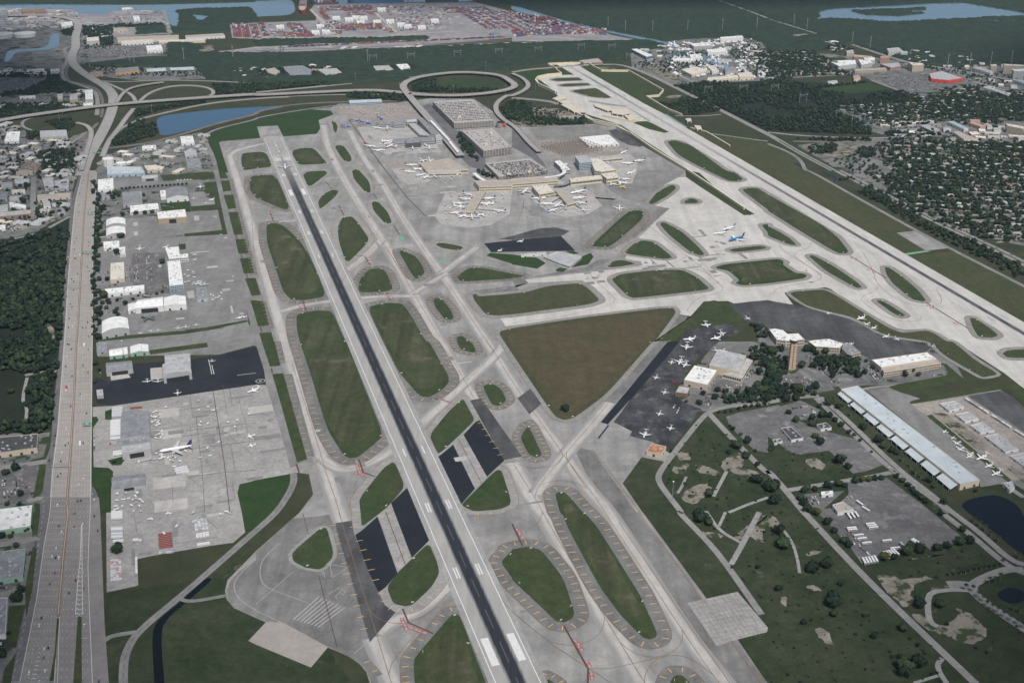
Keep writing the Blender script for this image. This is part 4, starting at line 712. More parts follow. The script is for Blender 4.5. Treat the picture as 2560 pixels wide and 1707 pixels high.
# elevated roads ------------------------------------------------------------
M['bridge'] = surface('bridge_deck', (0.30, 0.29, 0.28), (0.34, 0.325, 0.31), 0.02, .15, .2)
M['bridgeside'] = plain('bridge_concrete', (0.34, 0.325, 0.30), .9)
def viaduct(label, s, wd, h0, h1=None, piers=True, phrase=None):
    h1 = h0 if h1 is None else h1; hm = max(h0, h1)
    q = chaikin(pts(s, hm*0.6), 3, 0.25, False); n = len(q)
    zs = []
    for i in range(n):
        t = i/(n-1); zs.append(h0+(h1-h0)*t if h0 != h1 else h0*min(1, t*6, (1-t)*6) if piers == 'ramp' else h0)
    cx = sum(a[0] for a in q)/n; cy = sum(a[1] for a in q)/n
    e = empty('viaduct', cx, cy); tag(e, label, 'viaduct'); q2 = [(a[0]-cx, a[1]-cy) for a in q]
    zs = [max(0.6, z) for z in zs]
    mb = MB(); mb.ribbon(q2, wd, zs); mb.build('deck', M['bridge'], e)
    mb = MB()
    for sg in (-1, 1):
        A = MB.edges(q2, sg*wd/2); B = MB.edges(q2, sg*(wd/2+0.6)); k = len(mb.v)
        for i in range(n):
            mb.v += [(A[i][0], A[i][1], zs[i]+1.0), (B[i][0], B[i][1], zs[i]+1.0), (B[i][0], B[i][1], max(0, zs[i]-2.0)), (A[i][0], A[i][1], zs[i]-0.1)]
        for i in range(n-1):
            a = k+4*i
            for c in range(3): mb.f.append((a+c, a+c+1, a+c+5, a+c+4)); mb.m.append(0)
    mb.build('parapet', M['bridgeside'], e)
    for i in range(0, n):
        pass
    if piers:
        d = 0
        for x, y, a in walk(q2, 38, False, 12):
            j = min(range(n), key=lambda i: (q2[i][0]-x)**2+(q2[i][1]-y)**2)
            if zs[j] < 4: continue
            pb = MB(); pb.box(0, 0, 0, 1.8, wd*0.55, zs[j]-0.3); po = pb.build('pier', M['bridgeside'], e); po.location = (x, y, 0); po.rotation_euler = (0, 0, a)
    if phrase: landmark(phrase, cx, cy)
viaduct("long two-way overpass crossing above the highway beside the blue lake", "A0 -200,1135 0,1105 400,1048 850,985 1270,945 1830,905 2350,870 A1 0,880 600,850 1000,832 1290,845 1750,872", 24, 8, piers='ramp', phrase='long overpass')
viaduct("curving highway bridge climbing north between the trees past the office block", "A0 745,1600 800,1440 900,1280 1000,1090 1040,960 1045,880 990,800 850,725 720,640 655,570 665,480 700,440 690,350 715,260 720,215 640,172 500,155 380,140 0,150", 30, 1.0, 7.0, piers=True, phrase='curving highway bridge')
viaduct("short curved ramp bridge splitting off the highway north of the overpass", "A0 1070,950 1120,870 1190,815 1330,782 1500,760", 11, 6)
viaduct("slip road bridge running beside the highway under the long overpass", "A0 940,1440 1000,1290 1080,1200 1160,1080 1230,1000", 14, 2.5)
viaduct("thin slip road leaving the highway toward the dark tree patch", "A0 985,1310 1060,1230 1135,1165 1300,1090 1500,1040 1900,950 2350,905 A1 300,890", 9, 1.5)
viaduct("left hand ramp curling from the highway over the railway", "A0 745,1568 800,1380 838,1260 840,1200 790,1150 700,1130", 12, 4)
viaduct("oval ramp loop around the grassy pond north of the blue lake", "A0 1270,945 1360,860 1500,805 1650,785 1800,788 1920,810 1970,850 1930,885 1830,908 1700,922", 11, 2)
viaduct("narrow ramp dropping from the curving bridge to the overpass", "A0 930,745 1130,830 1220,880 1250,945", 11, 2)
viaduct("big looping ramp that encircles a green lawn behind the terminals", "A1 1880,1440 1600,1110 1480,975 1390,870 1340,800 1390,750 1500,712 1700,682 1900,668 2100,680 2250,700 2340,755 A2 40,800 A1 2300,835 2100,868 1800,888 1400,872", 22, 9, piers=True, phrase='big looping ramp')
viaduct("outer ramp sweeping round the loop down to the car parks", "A2 0,680 100,720 165,790 100,845 0,885 A1 2300,880 2205,950 2200,1030 2270,1105 2350,1150 A2 60,1200 150,1310 250,1400", 14, 6, phrase='outer sweeping ramp')
viaduct("road bridge passing beneath the trees north of the terminals", "A1 0,850 700,785 1310,720 1500,700", 11, 1.5)
viaduct("airport road curving under the elevated runway end", "A2 0,665 150,640 300,628 700,600", 10, 1.5)
roads('surface_road', M['road'], 0.35, ("A1 0,905 600,870 1290,868", 14), ("A2 0,900 350,930 430,960", 22), ("A2 30,1180 130,1240 230,1400 300,1480", 12), ("A1 2340,1170 2200,1000", 8))
# ------------------------------------------------------------------ buildings
RM = dict(white=plain('roof_white', (0.76, 0.76, 0.74), .6, var=.2, scale=.1), cream=plain('roof_cream', (0.62, 0.58, 0.51), .7, var=.12, scale=.08), grey=plain('roof_grey', (0.245, 0.252, 0.268), .6, var=.3, scale=.1), light=plain('roof_light_grey', (0.42, 0.425, 0.43), .6, var=.28, scale=.1),
    blue=plain('roof_pale_blue', (0.50, 0.55, 0.575), .5, var=.14, scale=.05), tan=plain('roof_tan', (0.40, 0.355, 0.31), .8, var=.18, scale=.08), dark=plain('roof_dark', (0.07, 0.07, 0.075), .8, var=.25, scale=.08), rust=plain('roof_rust', (0.42, 0.20, 0.12), .8, var=.6, scale=.12), teal=plain('roof_teal', (0.33, 0.45, 0.45), .6), pink=plain('roof_pink', (0.45, 0.26, 0.22), .8), red=plain('roof_red', (0.60, 0.10, 0.09), .7), brown=plain('roof_brown', (0.22, 0.16, 0.13), .8))
WM = dict(white=plain('wall_white', (0.66, 0.66, 0.65), .8), beige=plain('wall_beige', (0.52, 0.45, 0.36), .85), grey=plain('wall_grey', (0.38, 0.38, 0.385), .8), green=plain('wall_green', (0.28, 0.43, 0.32), .8), tan=plain('wall_tan', (0.36, 0.29, 0.22), .85), brick=plain('wall_brick', (0.30, 0.19, 0.13), .9), red=plain('wall_red', (0.62, 0.07, 0.06), .7), orange=plain('wall_orange', (0.55, 0.33, 0.18), .8), pink=plain('wall_pink', (0.52, 0.32, 0.26), .85), dark=plain('wall_dark', (0.12, 0.12, 0.13), .8), cream=plain('wall_cream', (0.62, 0.55, 0.43), .85), blue=plain('wall_blue', (0.35, 0.44, 0.50), .8))
GLASS = plain('window_glass', (0.035, 0.045, 0.055), .15, var=0.3, scale=.5, spec=.5)
DOORM = plain('dark_opening', (0.03, 0.03, 0.035), .9, var=0)
UNIT = plain('rooftop_plant', (0.42, 0.42, 0.43), .6, var=.2)
CONC = plain('pale_structure_concrete', (0.50, 0.46, 0.40), .9)
def building(label, s, h, roof, wall, kind='flat', phrase=None, floors=0, door=None, units=None, name='building', cat='building'):
    p = ccw(pts(s, h)); n = len(p); cx = sum(a[0] for a in p)/n; cy = sum(a[1] for a in p)/n
    if label.startswith('~'): label = describe(label[1:], cx, cy)
    if phrase: landmark(phrase, cx, cy)
    e = empty(name, cx, cy); tag(e, label, cat); q = [(a[0]-cx, a[1]-cy) for a in p]
    rnd = random.Random(int(cx*7+cy)); rm, wm = RM[roof], WM[wall]
    L = [(Vector(q[(i+1) % n])-Vector(q[i])).length for i in range(n)]
    mb = MB(); mb.prism(q, 0, h, top=(kind == 'flat')); mb.build('wall', wm, e)
    if kind == 'flat':
        rb = MB(); ins = offset(q, -0.5)
        if len(ins) == n: rb.prism(q, h+0.02, h+0.25); 
        else: rb.prism(q, h+0.02, h+0.25)
        ro = rb.build('roof', rm, e)
        pb = MB(); i2 = offset(q, -0.45)
        if len(i2) == n:
            for i in range(n):
                j = (i+1) % n; pb.prism([q[i], q[j], i2[j], i2[i]], h+0.26, h+0.95)
            pb.build('parapet', wm, e)
        A = abs(area(q)); ku = min(14, int(A/220)+2) if units is None else units
        x0, x1, y0_, y1_ = bbox(q); made = 0
        for _ in range(60):
            if made >= ku: break
            x, y = rnd.uniform(x0, x1), rnd.uniform(y0_, y1_); lx, ly = rnd.uniform(1.5, 4), rnd.uniform(1.5, 3)
            if all(inside(q, x+a, y+b) for a in (-lx, lx) for b in (-ly, ly)):
                ub = MB(); ub.box(0, 0, 0, lx, ly, rnd.uniform(1, 2)); uo = ub.build('rooftop_unit', UNIT, e); uo.location = (x, y, h+0.25); made += 1
    else:
        # gable, barrel or shed roof on a four-sided plan, ridge along the long side
        if n != 4:
            q = [(0, 0)]
        a, b, c, d = [Vector(v) for v in q]
        if (b-a).length+(d-c).length < (c-b).length+(a-d).length: a, b, c, d = b, c, d, a
        wdt = ((c-b).length+(d-a).length)/2; steps = 2 if kind == 'gable' else 8; rh = wdt*(0.10 if kind == 'gable' else 0.13)
        rb = MB(); rows = []
        for k in range(steps+1):
            t = k/steps; z = h+rh*(1-abs(2*t-1)) if kind == 'gable' else h+rh*math.sin(math.pi*t)**0.8
            P, Q = a+(d-a)*t, b+(c-b)*t; rows.append((P, Q, z))
        for (P0, Q0, z0), (P1, Q1, z1) in zip(rows, rows[1:]):
            rb.face([(P0.x, P0.y, z0+.3), (Q0.x, Q0.y, z0+.3), (Q1.x, Q1.y, z1+.3), (P1.x, P1.y, z1+.3)])
        rb.build('roof', rm, e)
        for side in (0, 1):
            gb = MB()
            for r0, r1 in zip(rows, rows[1:]):
                u, v = r0[side], r1[side]; gb.face([(u.x, u.y, h-.2), (v.x, v.y, h-.2), (v.x, v.y, r1[2]+.25), (u.x, u.y, r0[2]+.25)])
            gb.build('gable', wm, e)
        if steps == 2:
            sb = MB(); P, Q, z = rows[1]; sb.bar((P.x, P.y, z+.45), (Q.x, Q.y, z+.45), .6); sb.build('ridge_cap', rm, e)
        m = (a+b+c+d)/4
        for t in (0.25, 0.5, 0.75):
            v = a+(b-a)*t; v2 = d+(c-d)*t; w_ = v*.62+v2*.38; ub = MB(); ub.cyl(0, 0, 0, .9, 1.2, 8); uo = ub.build('roof_vent', UNIT, e); uo.location = (w_.x, w_.y, h+rh*.72+.2)
    # facing walls: windows by storey and doors
    for i in range(n):
        A_, B_ = Vector(p[i]), Vector(p[(i+1) % n]); t = (B_-A_); ln = t.length
        if ln < 6: continue
        t /= ln; nrm = Vector((t.y, -t.x)); mid = (A_+B_)/2
        if nrm.dot(-mid) <= 0.15*mid.length: continue
        o3 = A_-Vector((cx, cy))
        for f in range(floors):
            z0 = (f+0.38)*h/floors; z1 = (f+0.80)*h/floors; wb = MB(); st = 3.6; k = max(1, int((ln-2)/st))
            for j in range(k):
                u0 = 1+(ln-2)*j/k+.35; u1 = 1+(ln-2)*(j+1)/k-.35; P = o3+t*u0+nrm*.06; Q = o3+t*u1+nrm*.06
                wb.face([(P.x, P.y, z0), (Q.x, Q.y, z0), (Q.x, Q.y, z1), (P.x, P.y, z1)])
            wb.build('window_strip', GLASS, e)
        if door and ln > 12:
            u0, u1, zt = ln*(.5-door/2), ln*(.5+door/2), h*.78; db = MB(); P = o3+t*u0+nrm*.08; Q = o3+t*u1+nrm*.08
            db.face([(P.x, P.y, .3), (Q.x, Q.y, .3), (Q.x, Q.y, zt), (P.x, P.y, zt)]); db.build('hangar_door', DOORM, e)
        elif not door and not floors and ln > 14:
            db = MB(); k = max(1, int(ln/14))
            for j in range(k):
                u = ln*(j+.5)/k; P = o3+t*(u-1.8)+nrm*.07; Q = o3+t*(u+1.8)+nrm*.07; db = MB(); db.face([(P.x, P.y, .3), (Q.x, Q.y, .3), (Q.x, Q.y, min(4, h*.7)), (P.x, P.y, min(4, h*.7))]); db.build('door', DOORM, e)
                if j > 7: break
    return e
BL = """
grey cargo warehouse with trailers backed against its left side|C0 1115,650 1370,640 1378,880 1115,895|8|grey|grey|gable|grey cargo warehouse
stepped grey annex joined to the cargo warehouse's near end|C0 1070,905 1380,880 1385,920 1070,955|7|grey|grey|flat
grey cargo shed with an open front facing the parked freighter|C0 1115,965 1380,925 1385,985 1120,1030|10|light|grey|flat|grey cargo shed||.5
low grey gabled depot beside the oval lawn by the highway|C0 1025,1245 1330,1205 1335,1310 1028,1355|6|grey|grey|gable|grey gabled depot||.3
grey hangar with open mouth on the navy apron by the highway|C0 973,195 1210,175 1220,245 975,275|9|grey|grey|gable|grey hangar on the navy apron||.6
grey arched hangar roof with white ridge lines on the navy apron|C0 1490,210 1745,190 1760,290 1500,330|11|light|grey|barrel|arched hangar on the navy apron||.8
flat grey office wing behind the arched hangar|C0 1510,130 1745,110 1750,190 1515,210|8|light|grey|flat||2
green walled hangar with white roof nearest the highway|C0 1003,75 1170,48 1175,115 1005,135|6|white|green|gable|two green walled hangars
green walled hangar with white roof on the runway side of its twin|C0 1195,45 1360,25 1365,90 1198,110|6|white|green|gable
small grey house beside the green walled hangars|C0 885,15 980,10 985,75 890,110|4|grey|grey|flat
small grey shed beside the palm trees at the navy apron's edge|C0 885,445 945,440 950,495 890,500|5|light|grey|flat
huge white barrel roofed hangar with rows of skylights|B0 935,1385 1170,1352 1187,1450 935,1495|11|white|grey|barrel|barrel roofed white hangar
white hangar with a great dark doorway facing the military plane|B0 1268,1185 1500,1158 1500,1240 1240,1262|11|white|white|gable|white hangar with dark doorway||.6
white hangar wing right of the great dark doorway|B0 1505,1165 1703,1150 1712,1232 1505,1245|9|white|white|gable
low white lean-to left of the great dark doorway|B0 1172,1225 1265,1212 1240,1270 1176,1290|6|white|white|gable
long narrow white shed south of the tree lined car park|B0 960,1090 1325,1050 1325,1095 985,1135|6|white|white|flat|long narrow white shed
cream flat roofed building beside red trailers|B0 1015,850 1140,840 1145,990 1012,1005|7|cream|beige|flat|cream flat roofed building
white terminal building with long dark vents facing the small jets|B0 1535,835 1655,825 1685,1045 1555,1060|10|white|blue|flat|white general aviation terminal|3
white wing at the far end of the white terminal building|B0 1515,710 1640,700 1650,770 1728,763 1728,795 1550,810|9|white|white|flat||2
grey metal canopy on the apron beside white dollies|B0 1805,1078 1895,1073 1905,1170 1810,1185|5|grey|blue|flat|grey canopy
tall white roofed hangar with tan doors under repair|B0 1440,380 1700,355 1715,425 1450,445|12|white|tan|flat|tall hangar with tan doors|0|.25
small white hangar, farther of two side by side near the trees|B0 975,455 1150,440 1155,495 975,510|6|white|grey|barrel
small white hangar, nearer of two side by side near the trees|B0 975,535 1150,520 1155,585 975,600|6|white|grey|barrel|pair of small white hangars
white flat roofed store by the bushes next to the highway|B0 950,655 1095,645 1097,700 952,715|6|white|white|flat
tilted white shed beside the taxiing plane on the left apron|B0 1030,715 1150,700 1150,740 1040,755|5|white|white|flat
long white roofed office block with a row of skylights and hedge|B0 1195,325 1450,300 1460,350 1195,385|7|white|white|flat|long white office block|2
big grey gabled hangar beside three small jets|B0 1520,170 1715,155 1730,235 1530,255|11|grey|white|gable|big grey gabled hangar
white cube annex at the left of the big grey hangar|B0 1470,185 1520,180 1525,235 1475,240|8|white|white|flat
grey gabled workshop, farther of a pair among trees|B0 1120,195 1300,185 1305,225 1125,240|6|grey|grey|gable
grey gabled workshop, nearer of a pair among trees|B0 1125,255 1300,240 1310,300 1130,315|6|grey|grey|gable|pair of grey workshops
dark grey small office wrapped in trees near the highway|B0 935,205 1005,200 1005,235 935,240|6|grey|grey|flat
white square warehouse at the end of a long row of trees|B0 900,85 1040,70 1043,165 898,178|7|white|white|flat|white square warehouse
grey hangar with dark door by the row of parked light aircraft|B0 1300,45 1450,35 1450,65 1300,75|7|light|grey|gable|grey hangar by the light aircraft||.5
pale blue roofed long depot beside the highway trees|A0 980,1530 1300,1535 B0 1330,20 985,35|8|blue|blue|flat|pale blue long depot
~grey warehouse|B0 385,70 490,62 495,150 410,160|7|light|grey|flat|grey warehouse across the highway
~grey warehouse with a billboard|B0 500,95 635,70 630,160 500,165|7|light|grey|flat
~long low tan store|B0 340,225 650,205 645,240 345,270|5|tan|beige|flat
~low white store|B0 395,270 450,260 465,325 400,335|5|light|white|flat
~pale grey workshop|B0 10,110 110,105 115,150 10,155|6|light|grey|flat
~blue grey warehouse|B0 130,80 270,75 265,120 140,120|6|blue|grey|flat
~flat grey warehouse|B0 -60,200 75,195 65,255 -60,260|6|grey|grey|flat
~white flat roofed warehouse|B0 -60,320 70,315 70,370 -60,375|6|light|white|flat
~long brown fronted arcade|B0 -60,385 280,360 285,395 -60,430|6|light|brick|flat|brown fronted arcade
~tan roofed warehouse|B0 145,10 300,-15 300,20 150,35|6|tan|beige|flat
~small white store|B0 -40,505 50,500 50,530 -40,545|5|white|white|flat
~grey workshop|B0 85,235 200,230 205,275 90,280|5|light|grey|flat
~narrow white shed|B0 105,178 230,172 232,195 108,200|5|cream|white|flat
~small grey garage|B0 520,355 600,348 600,385 525,390|4|grey|grey|flat
~white long shed|B0 85,290 240,318 240,345 90,335|4|white|white|flat
dark roofed warehouse with tan wall left of the highway|C0 -60,885 348,848 340,975 -60,1030|8|dark|beige|flat|dark roofed warehouse
white roofed warehouse with pale green walls left of the highway|C0 -60,1545 300,1500 D0 292,0 282,130 -60,180|7|white|green|flat|white roofed green warehouse
grey roofed warehouse with pale green walls left of the highway|D0 -60,370 238,335 210,590 -60,640|6|grey|green|flat|grey roofed green warehouse
narrow grey roofed warehouse with white end wall at the photo's left edge|D0 -60,800 70,785 50,1120 -60,1145|6|grey|white|flat|narrow grey warehouse
white roofed box hangar with tan walls beside dark apron|C2 1675,220 1885,265 1795,400 1578,352|10|white|beige|flat|white box hangar
big grey roofed hangar behind the white box hangar|C2 1890,78 2150,130 2085,280 1810,215|13|light|cream|flat|big grey roofed hangar
lower grey annex wrapping the big grey hangar|C2 2155,155 2210,175 2110,340 1930,295 2090,285|8|light|cream|flat||1
small brick office with pale roof in front of the white box hangar|C2 1535,408 1635,425 1610,480 1500,465|6|light|brick|flat|small brick office|2
white shed with rusty red roof at the dark apron's corner|C2 1285,935 1415,965 1370,1040 1235,1005|6|rust|cream|flat|rusty roofed shed
white angular terminal on the worn dark apron|B3 10,1460 60,1450 140,1465 180,1500 280,1495 335,1550 170,1562 80,1552|10|white|beige|flat|white angular terminal|2
white flat office behind the control tower's car park|C3 370,0 B3 420,1558 560,1545 C3 690,20 660,60 430,45|9|white|beige|flat|white flat office|2
grey wedge roofed office at the end of the car park|C3 695,22 750,15 850,100 740,130 680,65|9|grey|beige|flat||2
long white roofed terminal by the southern taxiway|C3 950,170 1460,100 1550,160 1040,240|11|white|beige|flat|long white roofed terminal
tan low front wing of the long white roofed terminal|C3 1042,248 1552,168 1590,200 1065,285|8|tan|beige|flat||2
very long pale blue roofed warehouse|C3 668,440 825,407 1945,1268 1765,1312|9|blue|cream|flat|very long blue roofed warehouse
dark flat roofed office on cracked asphalt|C3 120,795 210,785 325,885 215,905|4|dark|white|flat|dark flat roofed office
tiny dark kiosk on cracked asphalt|C3 40,905 110,893 135,915 60,935|3|dark|white|flat
dark square store under trees on cracked asphalt|C3 445,765 530,745 585,790 485,805|4|dark|white|flat|dark square store
white canopy building by the bus yard's hedge|C3 485,1380 595,1370 600,1400 490,1410|4|white|white|flat
tan roofed bus depot with buses parked along it|C3 590,1500 690,1470 790,1545 D3 640,5|5|tan|white|flat|tan roofed bus depot
~white walled concrete pad enclosure|C3 1575,570 1720,545 1800,600 1665,640|3|light|white|flat
~white walled concrete pad enclosure|C3 1720,670 1840,645 1935,710 1810,738|3|light|white|flat
~white walled concrete pad enclosure|C3 1855,770 1970,742 2080,815 1950,838|3|light|white|flat
~big white walled concrete pad enclosure|C3 1990,870 2110,845 2300,990 2180,1015|3|light|white|flat
~white walled concrete pad enclosure|C3 2220,1050 2400,1010 2500,1150 2400,1180|3|light|white|flat
~small white utility house|C3 2155,1300 2240,1285 2265,1340 2220,1365|5|light|white|flat
grey roofed fire station on the island beside the dark pad|B2 290,790 420,745 640,790 530,880 440,850|5|light|white|flat|grey roofed fire station|1
white thin strip building along the fire station island|B2 80,770 310,750 315,762 85,785|3|light|white|flat
~white roofed warehouse|A0 65,1215 185,1210 175,1300 40,1300|6|white|white|flat|white warehouse by the ramp loop
~wide grey roofed warehouse|A0 365,1205 610,1195 620,1250 370,1265|9|light|grey|flat|wide grey warehouse
white depot with dark solar panels by the airport road|A0 1655,1258 1770,1250 1785,1310 1665,1320|7|white|white|flat|white depot by the airport road
~long low white building|A0 1305,1345 1430,1335 1435,1360 1305,1370|5|white|white|flat
~grey office|A0 1690,1390 1800,1380 1810,1430 1700,1440|6|light|grey|flat|grey office
~grey workshop with dark windows|A0 1710,1470 1830,1455 1850,1530 1720,1550|7|grey|grey|flat||2
~cream roofed hall|A0 1320,1525 1430,1515 1510,1535 1490,1560 1350,1565|7|cream|beige|flat
~dark pitched office|A0 170,1560 250,1490 380,1500 330,1568|6|brown|beige|flat
~pale hotel block|A0 525,870 575,860 575,910 530,915|13|light|beige|flat|pale hotel blocks|4
~pale hotel block|A0 640,870 710,865 715,915 640,920|13|light|beige|flat||4
tall white cube building beside the highway's rail lines|A0 780,830 850,825 853,910 785,915|14|white|white|flat|tall white cube building|4
low white box below the tall white cube building|A0 765,950 850,948 853,970 768,975|8|white|white|flat
~long narrow white shed|A0 180,885 325,880 325,895 180,900|5|white|white|flat
large store with grey roof and orange front wall|A0 1060,635 1270,615 1275,650 1060,675|9|grey|orange|flat|large orange fronted store
smaller store with orange front wall by the curving bridge|A0 825,665 940,655 945,685 830,690|7|grey|orange|flat
white six storey office block among parked cars|A0 795,350 905,340 910,375 800,382|16|cream|white|flat|six storey office block|6
~very long port warehouse|A0 1070,345 1640,325 1640,350 1080,380|10|tan|cream|flat|very long port warehouse
~long white port shed|A0 1110,380 1400,365 1405,385 1115,400|9|cream|white|flat
~long tan port warehouse|A0 1700,330 2050,310 2065,330 1705,350|10|tan|white|flat
~long pale port shed|A0 1455,375 1880,360 1885,375 1460,390|8|cream|cream|flat
white warehouse beside the dense car storage lot|A0 1340,425 1480,415 1495,460 1350,470|10|white|white|flat|white warehouse by the car storage
~solar carport roof|A0 1340,635 1520,625 1530,655 1350,665|4|blue|dark|flat|solar carports
~solar carport roof|A0 1555,625 1780,615 1785,645 1565,650|4|blue|dark|flat
~long white shed|A0 245,640 405,632 410,650 245,658|6|white|white|flat
~long white shed|A0 225,665 425,658 430,675 225,680|6|white|white|flat
~broad white shed|A0 -20,655 120,645 120,680 -20,690|6|white|cream|flat
~white shed|A0 460,640 545,635 545,650 465,655|6|white|white|flat
~white dockside hall|A0 1120,75 1205,70 1225,85 1120,95|9|white|grey|flat|white dockside hall
~long brown quay building|A0 190,90 410,85 415,105 190,108|10|brown|brick|flat|long brown quay building
~grey quay office|A0 -30,115 65,100 65,140 -30,150|15|grey|grey|flat||4
~white port shed|A0 1220,150 1275,148 1285,185 1230,190|7|white|white|flat
~white domed shed|A0 560,210 660,200 670,230 565,245|9|white|white|flat
~low tan port office|A0 1040,265 1165,262 1170,280 1045,285|7|tan|beige|flat
grey roofed arena with pale stepped front|A1 250,615 430,605 510,645 500,680 310,685 270,650|9|grey|blue|flat|grey roofed arena|1
~tan roofed hall|A1 90,640 170,625 220,660 180,690 110,670|8|tan|beige|flat
~pale hall|A1 560,640 740,630 790,670 640,690|7|light|beige|flat|pale hall in the trees
~long white shed|A1 1075,610 1220,605 1260,640 1100,645|7|light|cream|flat
~white shed|A1 1285,595 1390,590 1415,620 1330,640|7|white|white|flat|white shed in the wood
long pale blue roofed hall with glazed front behind the apron|A1 850,925 1150,912 1158,935 860,950|9|blue|blue|flat|blue roofed hall|2
grey gate concourse nearest the tailplanes in blue|A1 1110,1120 1255,1110 1260,1140 1120,1145|9|grey|grey|flat|northern gate concourse|2
taller grey gate concourse block with scaffolding|A1 1257,1110 1360,1105 1370,1140 1262,1145|12|grey|grey|flat||2
pale blue roofed concourse cap by the scaffolding|A1 1380,1105 1470,1095 1475,1115 1385,1125|13|blue|grey|flat||2
long grey terminal hall along the elevated road|A1 1480,1090 1530,1085 1680,1225 1610,1230|15|grey|grey|flat|long grey terminal hall|3
grey baggage hall between the concourse and terminal|A1 1390,1135 1450,1125 1610,1250 1500,1240|8|light|tan|flat||1
grey gate concourse facing the line of parked airliners|A1 1255,1280 1365,1270 1375,1310 1265,1320|9|grey|grey|flat|southern gate concourse|2
tall dark grey concourse block facing parked airliners|A1 1372,1275 1505,1265 1515,1310 1377,1320|13|grey|dark|flat||3
grey concourse block next to the white gate house|A1 1512,1270 1640,1255 1645,1290 1517,1300|12|grey|grey|flat||2
grey gate house at the terminal's lower corner|A1 1645,1240 1690,1240 1710,1280 1655,1290|11|light|white|flat||2
long white canopy roof over the terminal road|A1 1592,1112 1615,1105 1785,1285 1765,1295|13|white|grey|flat|long white canopy roof
narrow white zigzag canopy at the terminal road's end|A1 1765,1302 1785,1292 1868,1392 1848,1405|12|white|grey|flat
tan concourse roof with pale tarmac around it|A1 1500,1500 1780,1455 1950,1560 1560,1568|9|tan|cream|flat|tan concourse roof|1
low gate concourse at the tan roof's near edge|B1 1570,5 1880,0 1885,22 1580,28|8|light|cream|flat||1
tan terminal hall behind the left gate pier|B1 2000,95 2350,85 B2 0,75 420,65 425,92 0,125 B1 2350,140 2050,150|12|tan|cream|flat|tan terminal hall|2
cream hall between the two gate piers|B2 180,140 330,130 390,195 250,220|13|cream|beige|flat|cream hall between the piers|2
tan gate pier pointing at the viewer, left of two|B1 2030,195 2110,185 2000,378 1905,378|9|tan|cream|flat|left gate pier|1
tan gate pier pointing at the viewer, right of two|B2 395,185 450,178 590,290 510,312|9|tan|cream|flat|right gate pier|1
cream connector bridge between terminal and square hall|B2 530,75 820,42 830,70 540,102|11|cream|cream|flat||1
square cream hall beside the yellow airliner|B2 820,35 960,20 980,60 870,75|16|cream|cream|flat|square cream hall|2
white ribbed roof hall above the car park's corner|A2 385,1485 440,1472 540,1560 480,1568|12|white|grey|flat||2
grey glazed tower block of the terminal|A2 580,1440 690,1430 740,1490 620,1500|20|light|blue|flat|grey glazed terminal block|5
long cream terminal roof by the tailplanes|A2 715,1462 790,1452 960,1560 B2 820,12 A2 760,1568|16|cream|cream|flat|long cream terminal roof|3
slim concourse reaching toward the runway ramp|A2 800,1440 1010,1430 1020,1450 810,1470|9|light|cream|flat|slim concourse|1
huge white flat roof beside the building site|A2 610,1265 890,1240 985,1320 705,1340|6|white|white|flat|huge white flat roof
~pale roofed warehouse|A2 615,560 790,540 830,570 660,580|9|tan|beige|flat|warehouse at the runway end|1
long white boat hall at the marina's edge|A2 1095,455 1150,450 1295,510 1235,525|14|white|blue|flat|long white boat hall|1
~large white ribbed boat hall|A2 1630,405 1800,390 1835,420 1670,430|14|white|grey|flat|ribbed boat hall
~long white boat hall|A2 1910,345 2110,330 2125,345 1915,360|14|white|white|flat
~long white marina store|A2 1780,460 1960,445 1980,475 1800,485|12|white|white|flat|marina store
~tan arched marina shed|A2 1550,640 1700,615 1800,650 1650,690|10|cream|cream|flat|tan marina shed
~cream marina shed|A2 1790,610 1860,605 1900,650 1840,660|11|cream|white|flat
~grey marina shed|A2 1950,620 2040,615 2070,650 1960,660|12|grey|grey|flat|grey marina shed
~long cream marina warehouse|A2 1800,715 2090,690 2100,715 1790,740|8|cream|cream|flat|cream marina warehouse
~cream marina hall|A2 2070,675 2190,665 2220,700 2090,710|12|cream|cream|flat
~white marina shed|A2 1630,505 1720,500 1750,530 1640,535|10|white|white|flat
~long white marina roof|A2 1470,540 1660,535 1670,560 1480,560|7|white|white|flat
red walled superstore with a pale roof in a vast car park|A3 1480,680 1600,655 1790,720 1650,740 1500,725|11|light|red|flat|red walled superstore
~white apartment block|A3 570,570 640,585 640,560 800,555 810,590 650,610|13|white|white|flat|white apartment block|4
~white apartment wing|A3 830,550 940,560 960,580 860,600|13|white|white|flat||4
~white apartment wing|A3 880,535 980,530 980,555 890,560|13|white|white|flat||4
~pale apartment house|A3 720,470 780,460 790,485 725,490|12|light|cream|flat||4
~tan apartment row|A3 790,505 960,520 955,535 790,525|10|tan|pink|flat|tan apartment row|3
~pink tower block|A3 1030,520 1110,520 1115,535 1035,535|20|pink|pink|flat|pink tower block|6
~pale pink office|A3 1030,590 1200,580 1220,610 1125,625|10|light|pink|flat||3
~long tan school|A3 790,640 1080,625 1090,640 800,655|8|tan|beige|flat|long tan school|2
~cream tower block|A3 1290,575 1420,585 1430,598 1330,605|22|cream|cream|flat|cream tower block|7
~white hotel|A3 1090,450 1200,440 1240,470 1110,480|14|light|white|flat|white hotel by the mangroves|4
~white hotel wing|A3 1210,475 1280,475 1280,490 1220,490|12|light|white|flat||3
~long cream tower block|A3 2160,590 2350,600 2350,612 2170,605|28|cream|cream|flat|long cream tower block|8
~white tower block|A3 2240,640 2350,635 2350,660 2260,655|26|white|white|flat||8
~small cream tower block|A3 2040,600 2095,592 2100,607 2050,612|20|cream|cream|flat||6
~white shopping hall|A3 1880,625 1960,620 2070,660 2040,675|9|light|white|flat|white shopping hall
~white courtyard house|A3 520,385 610,375 650,385 590,397|6|white|white|flat|white courtyard house
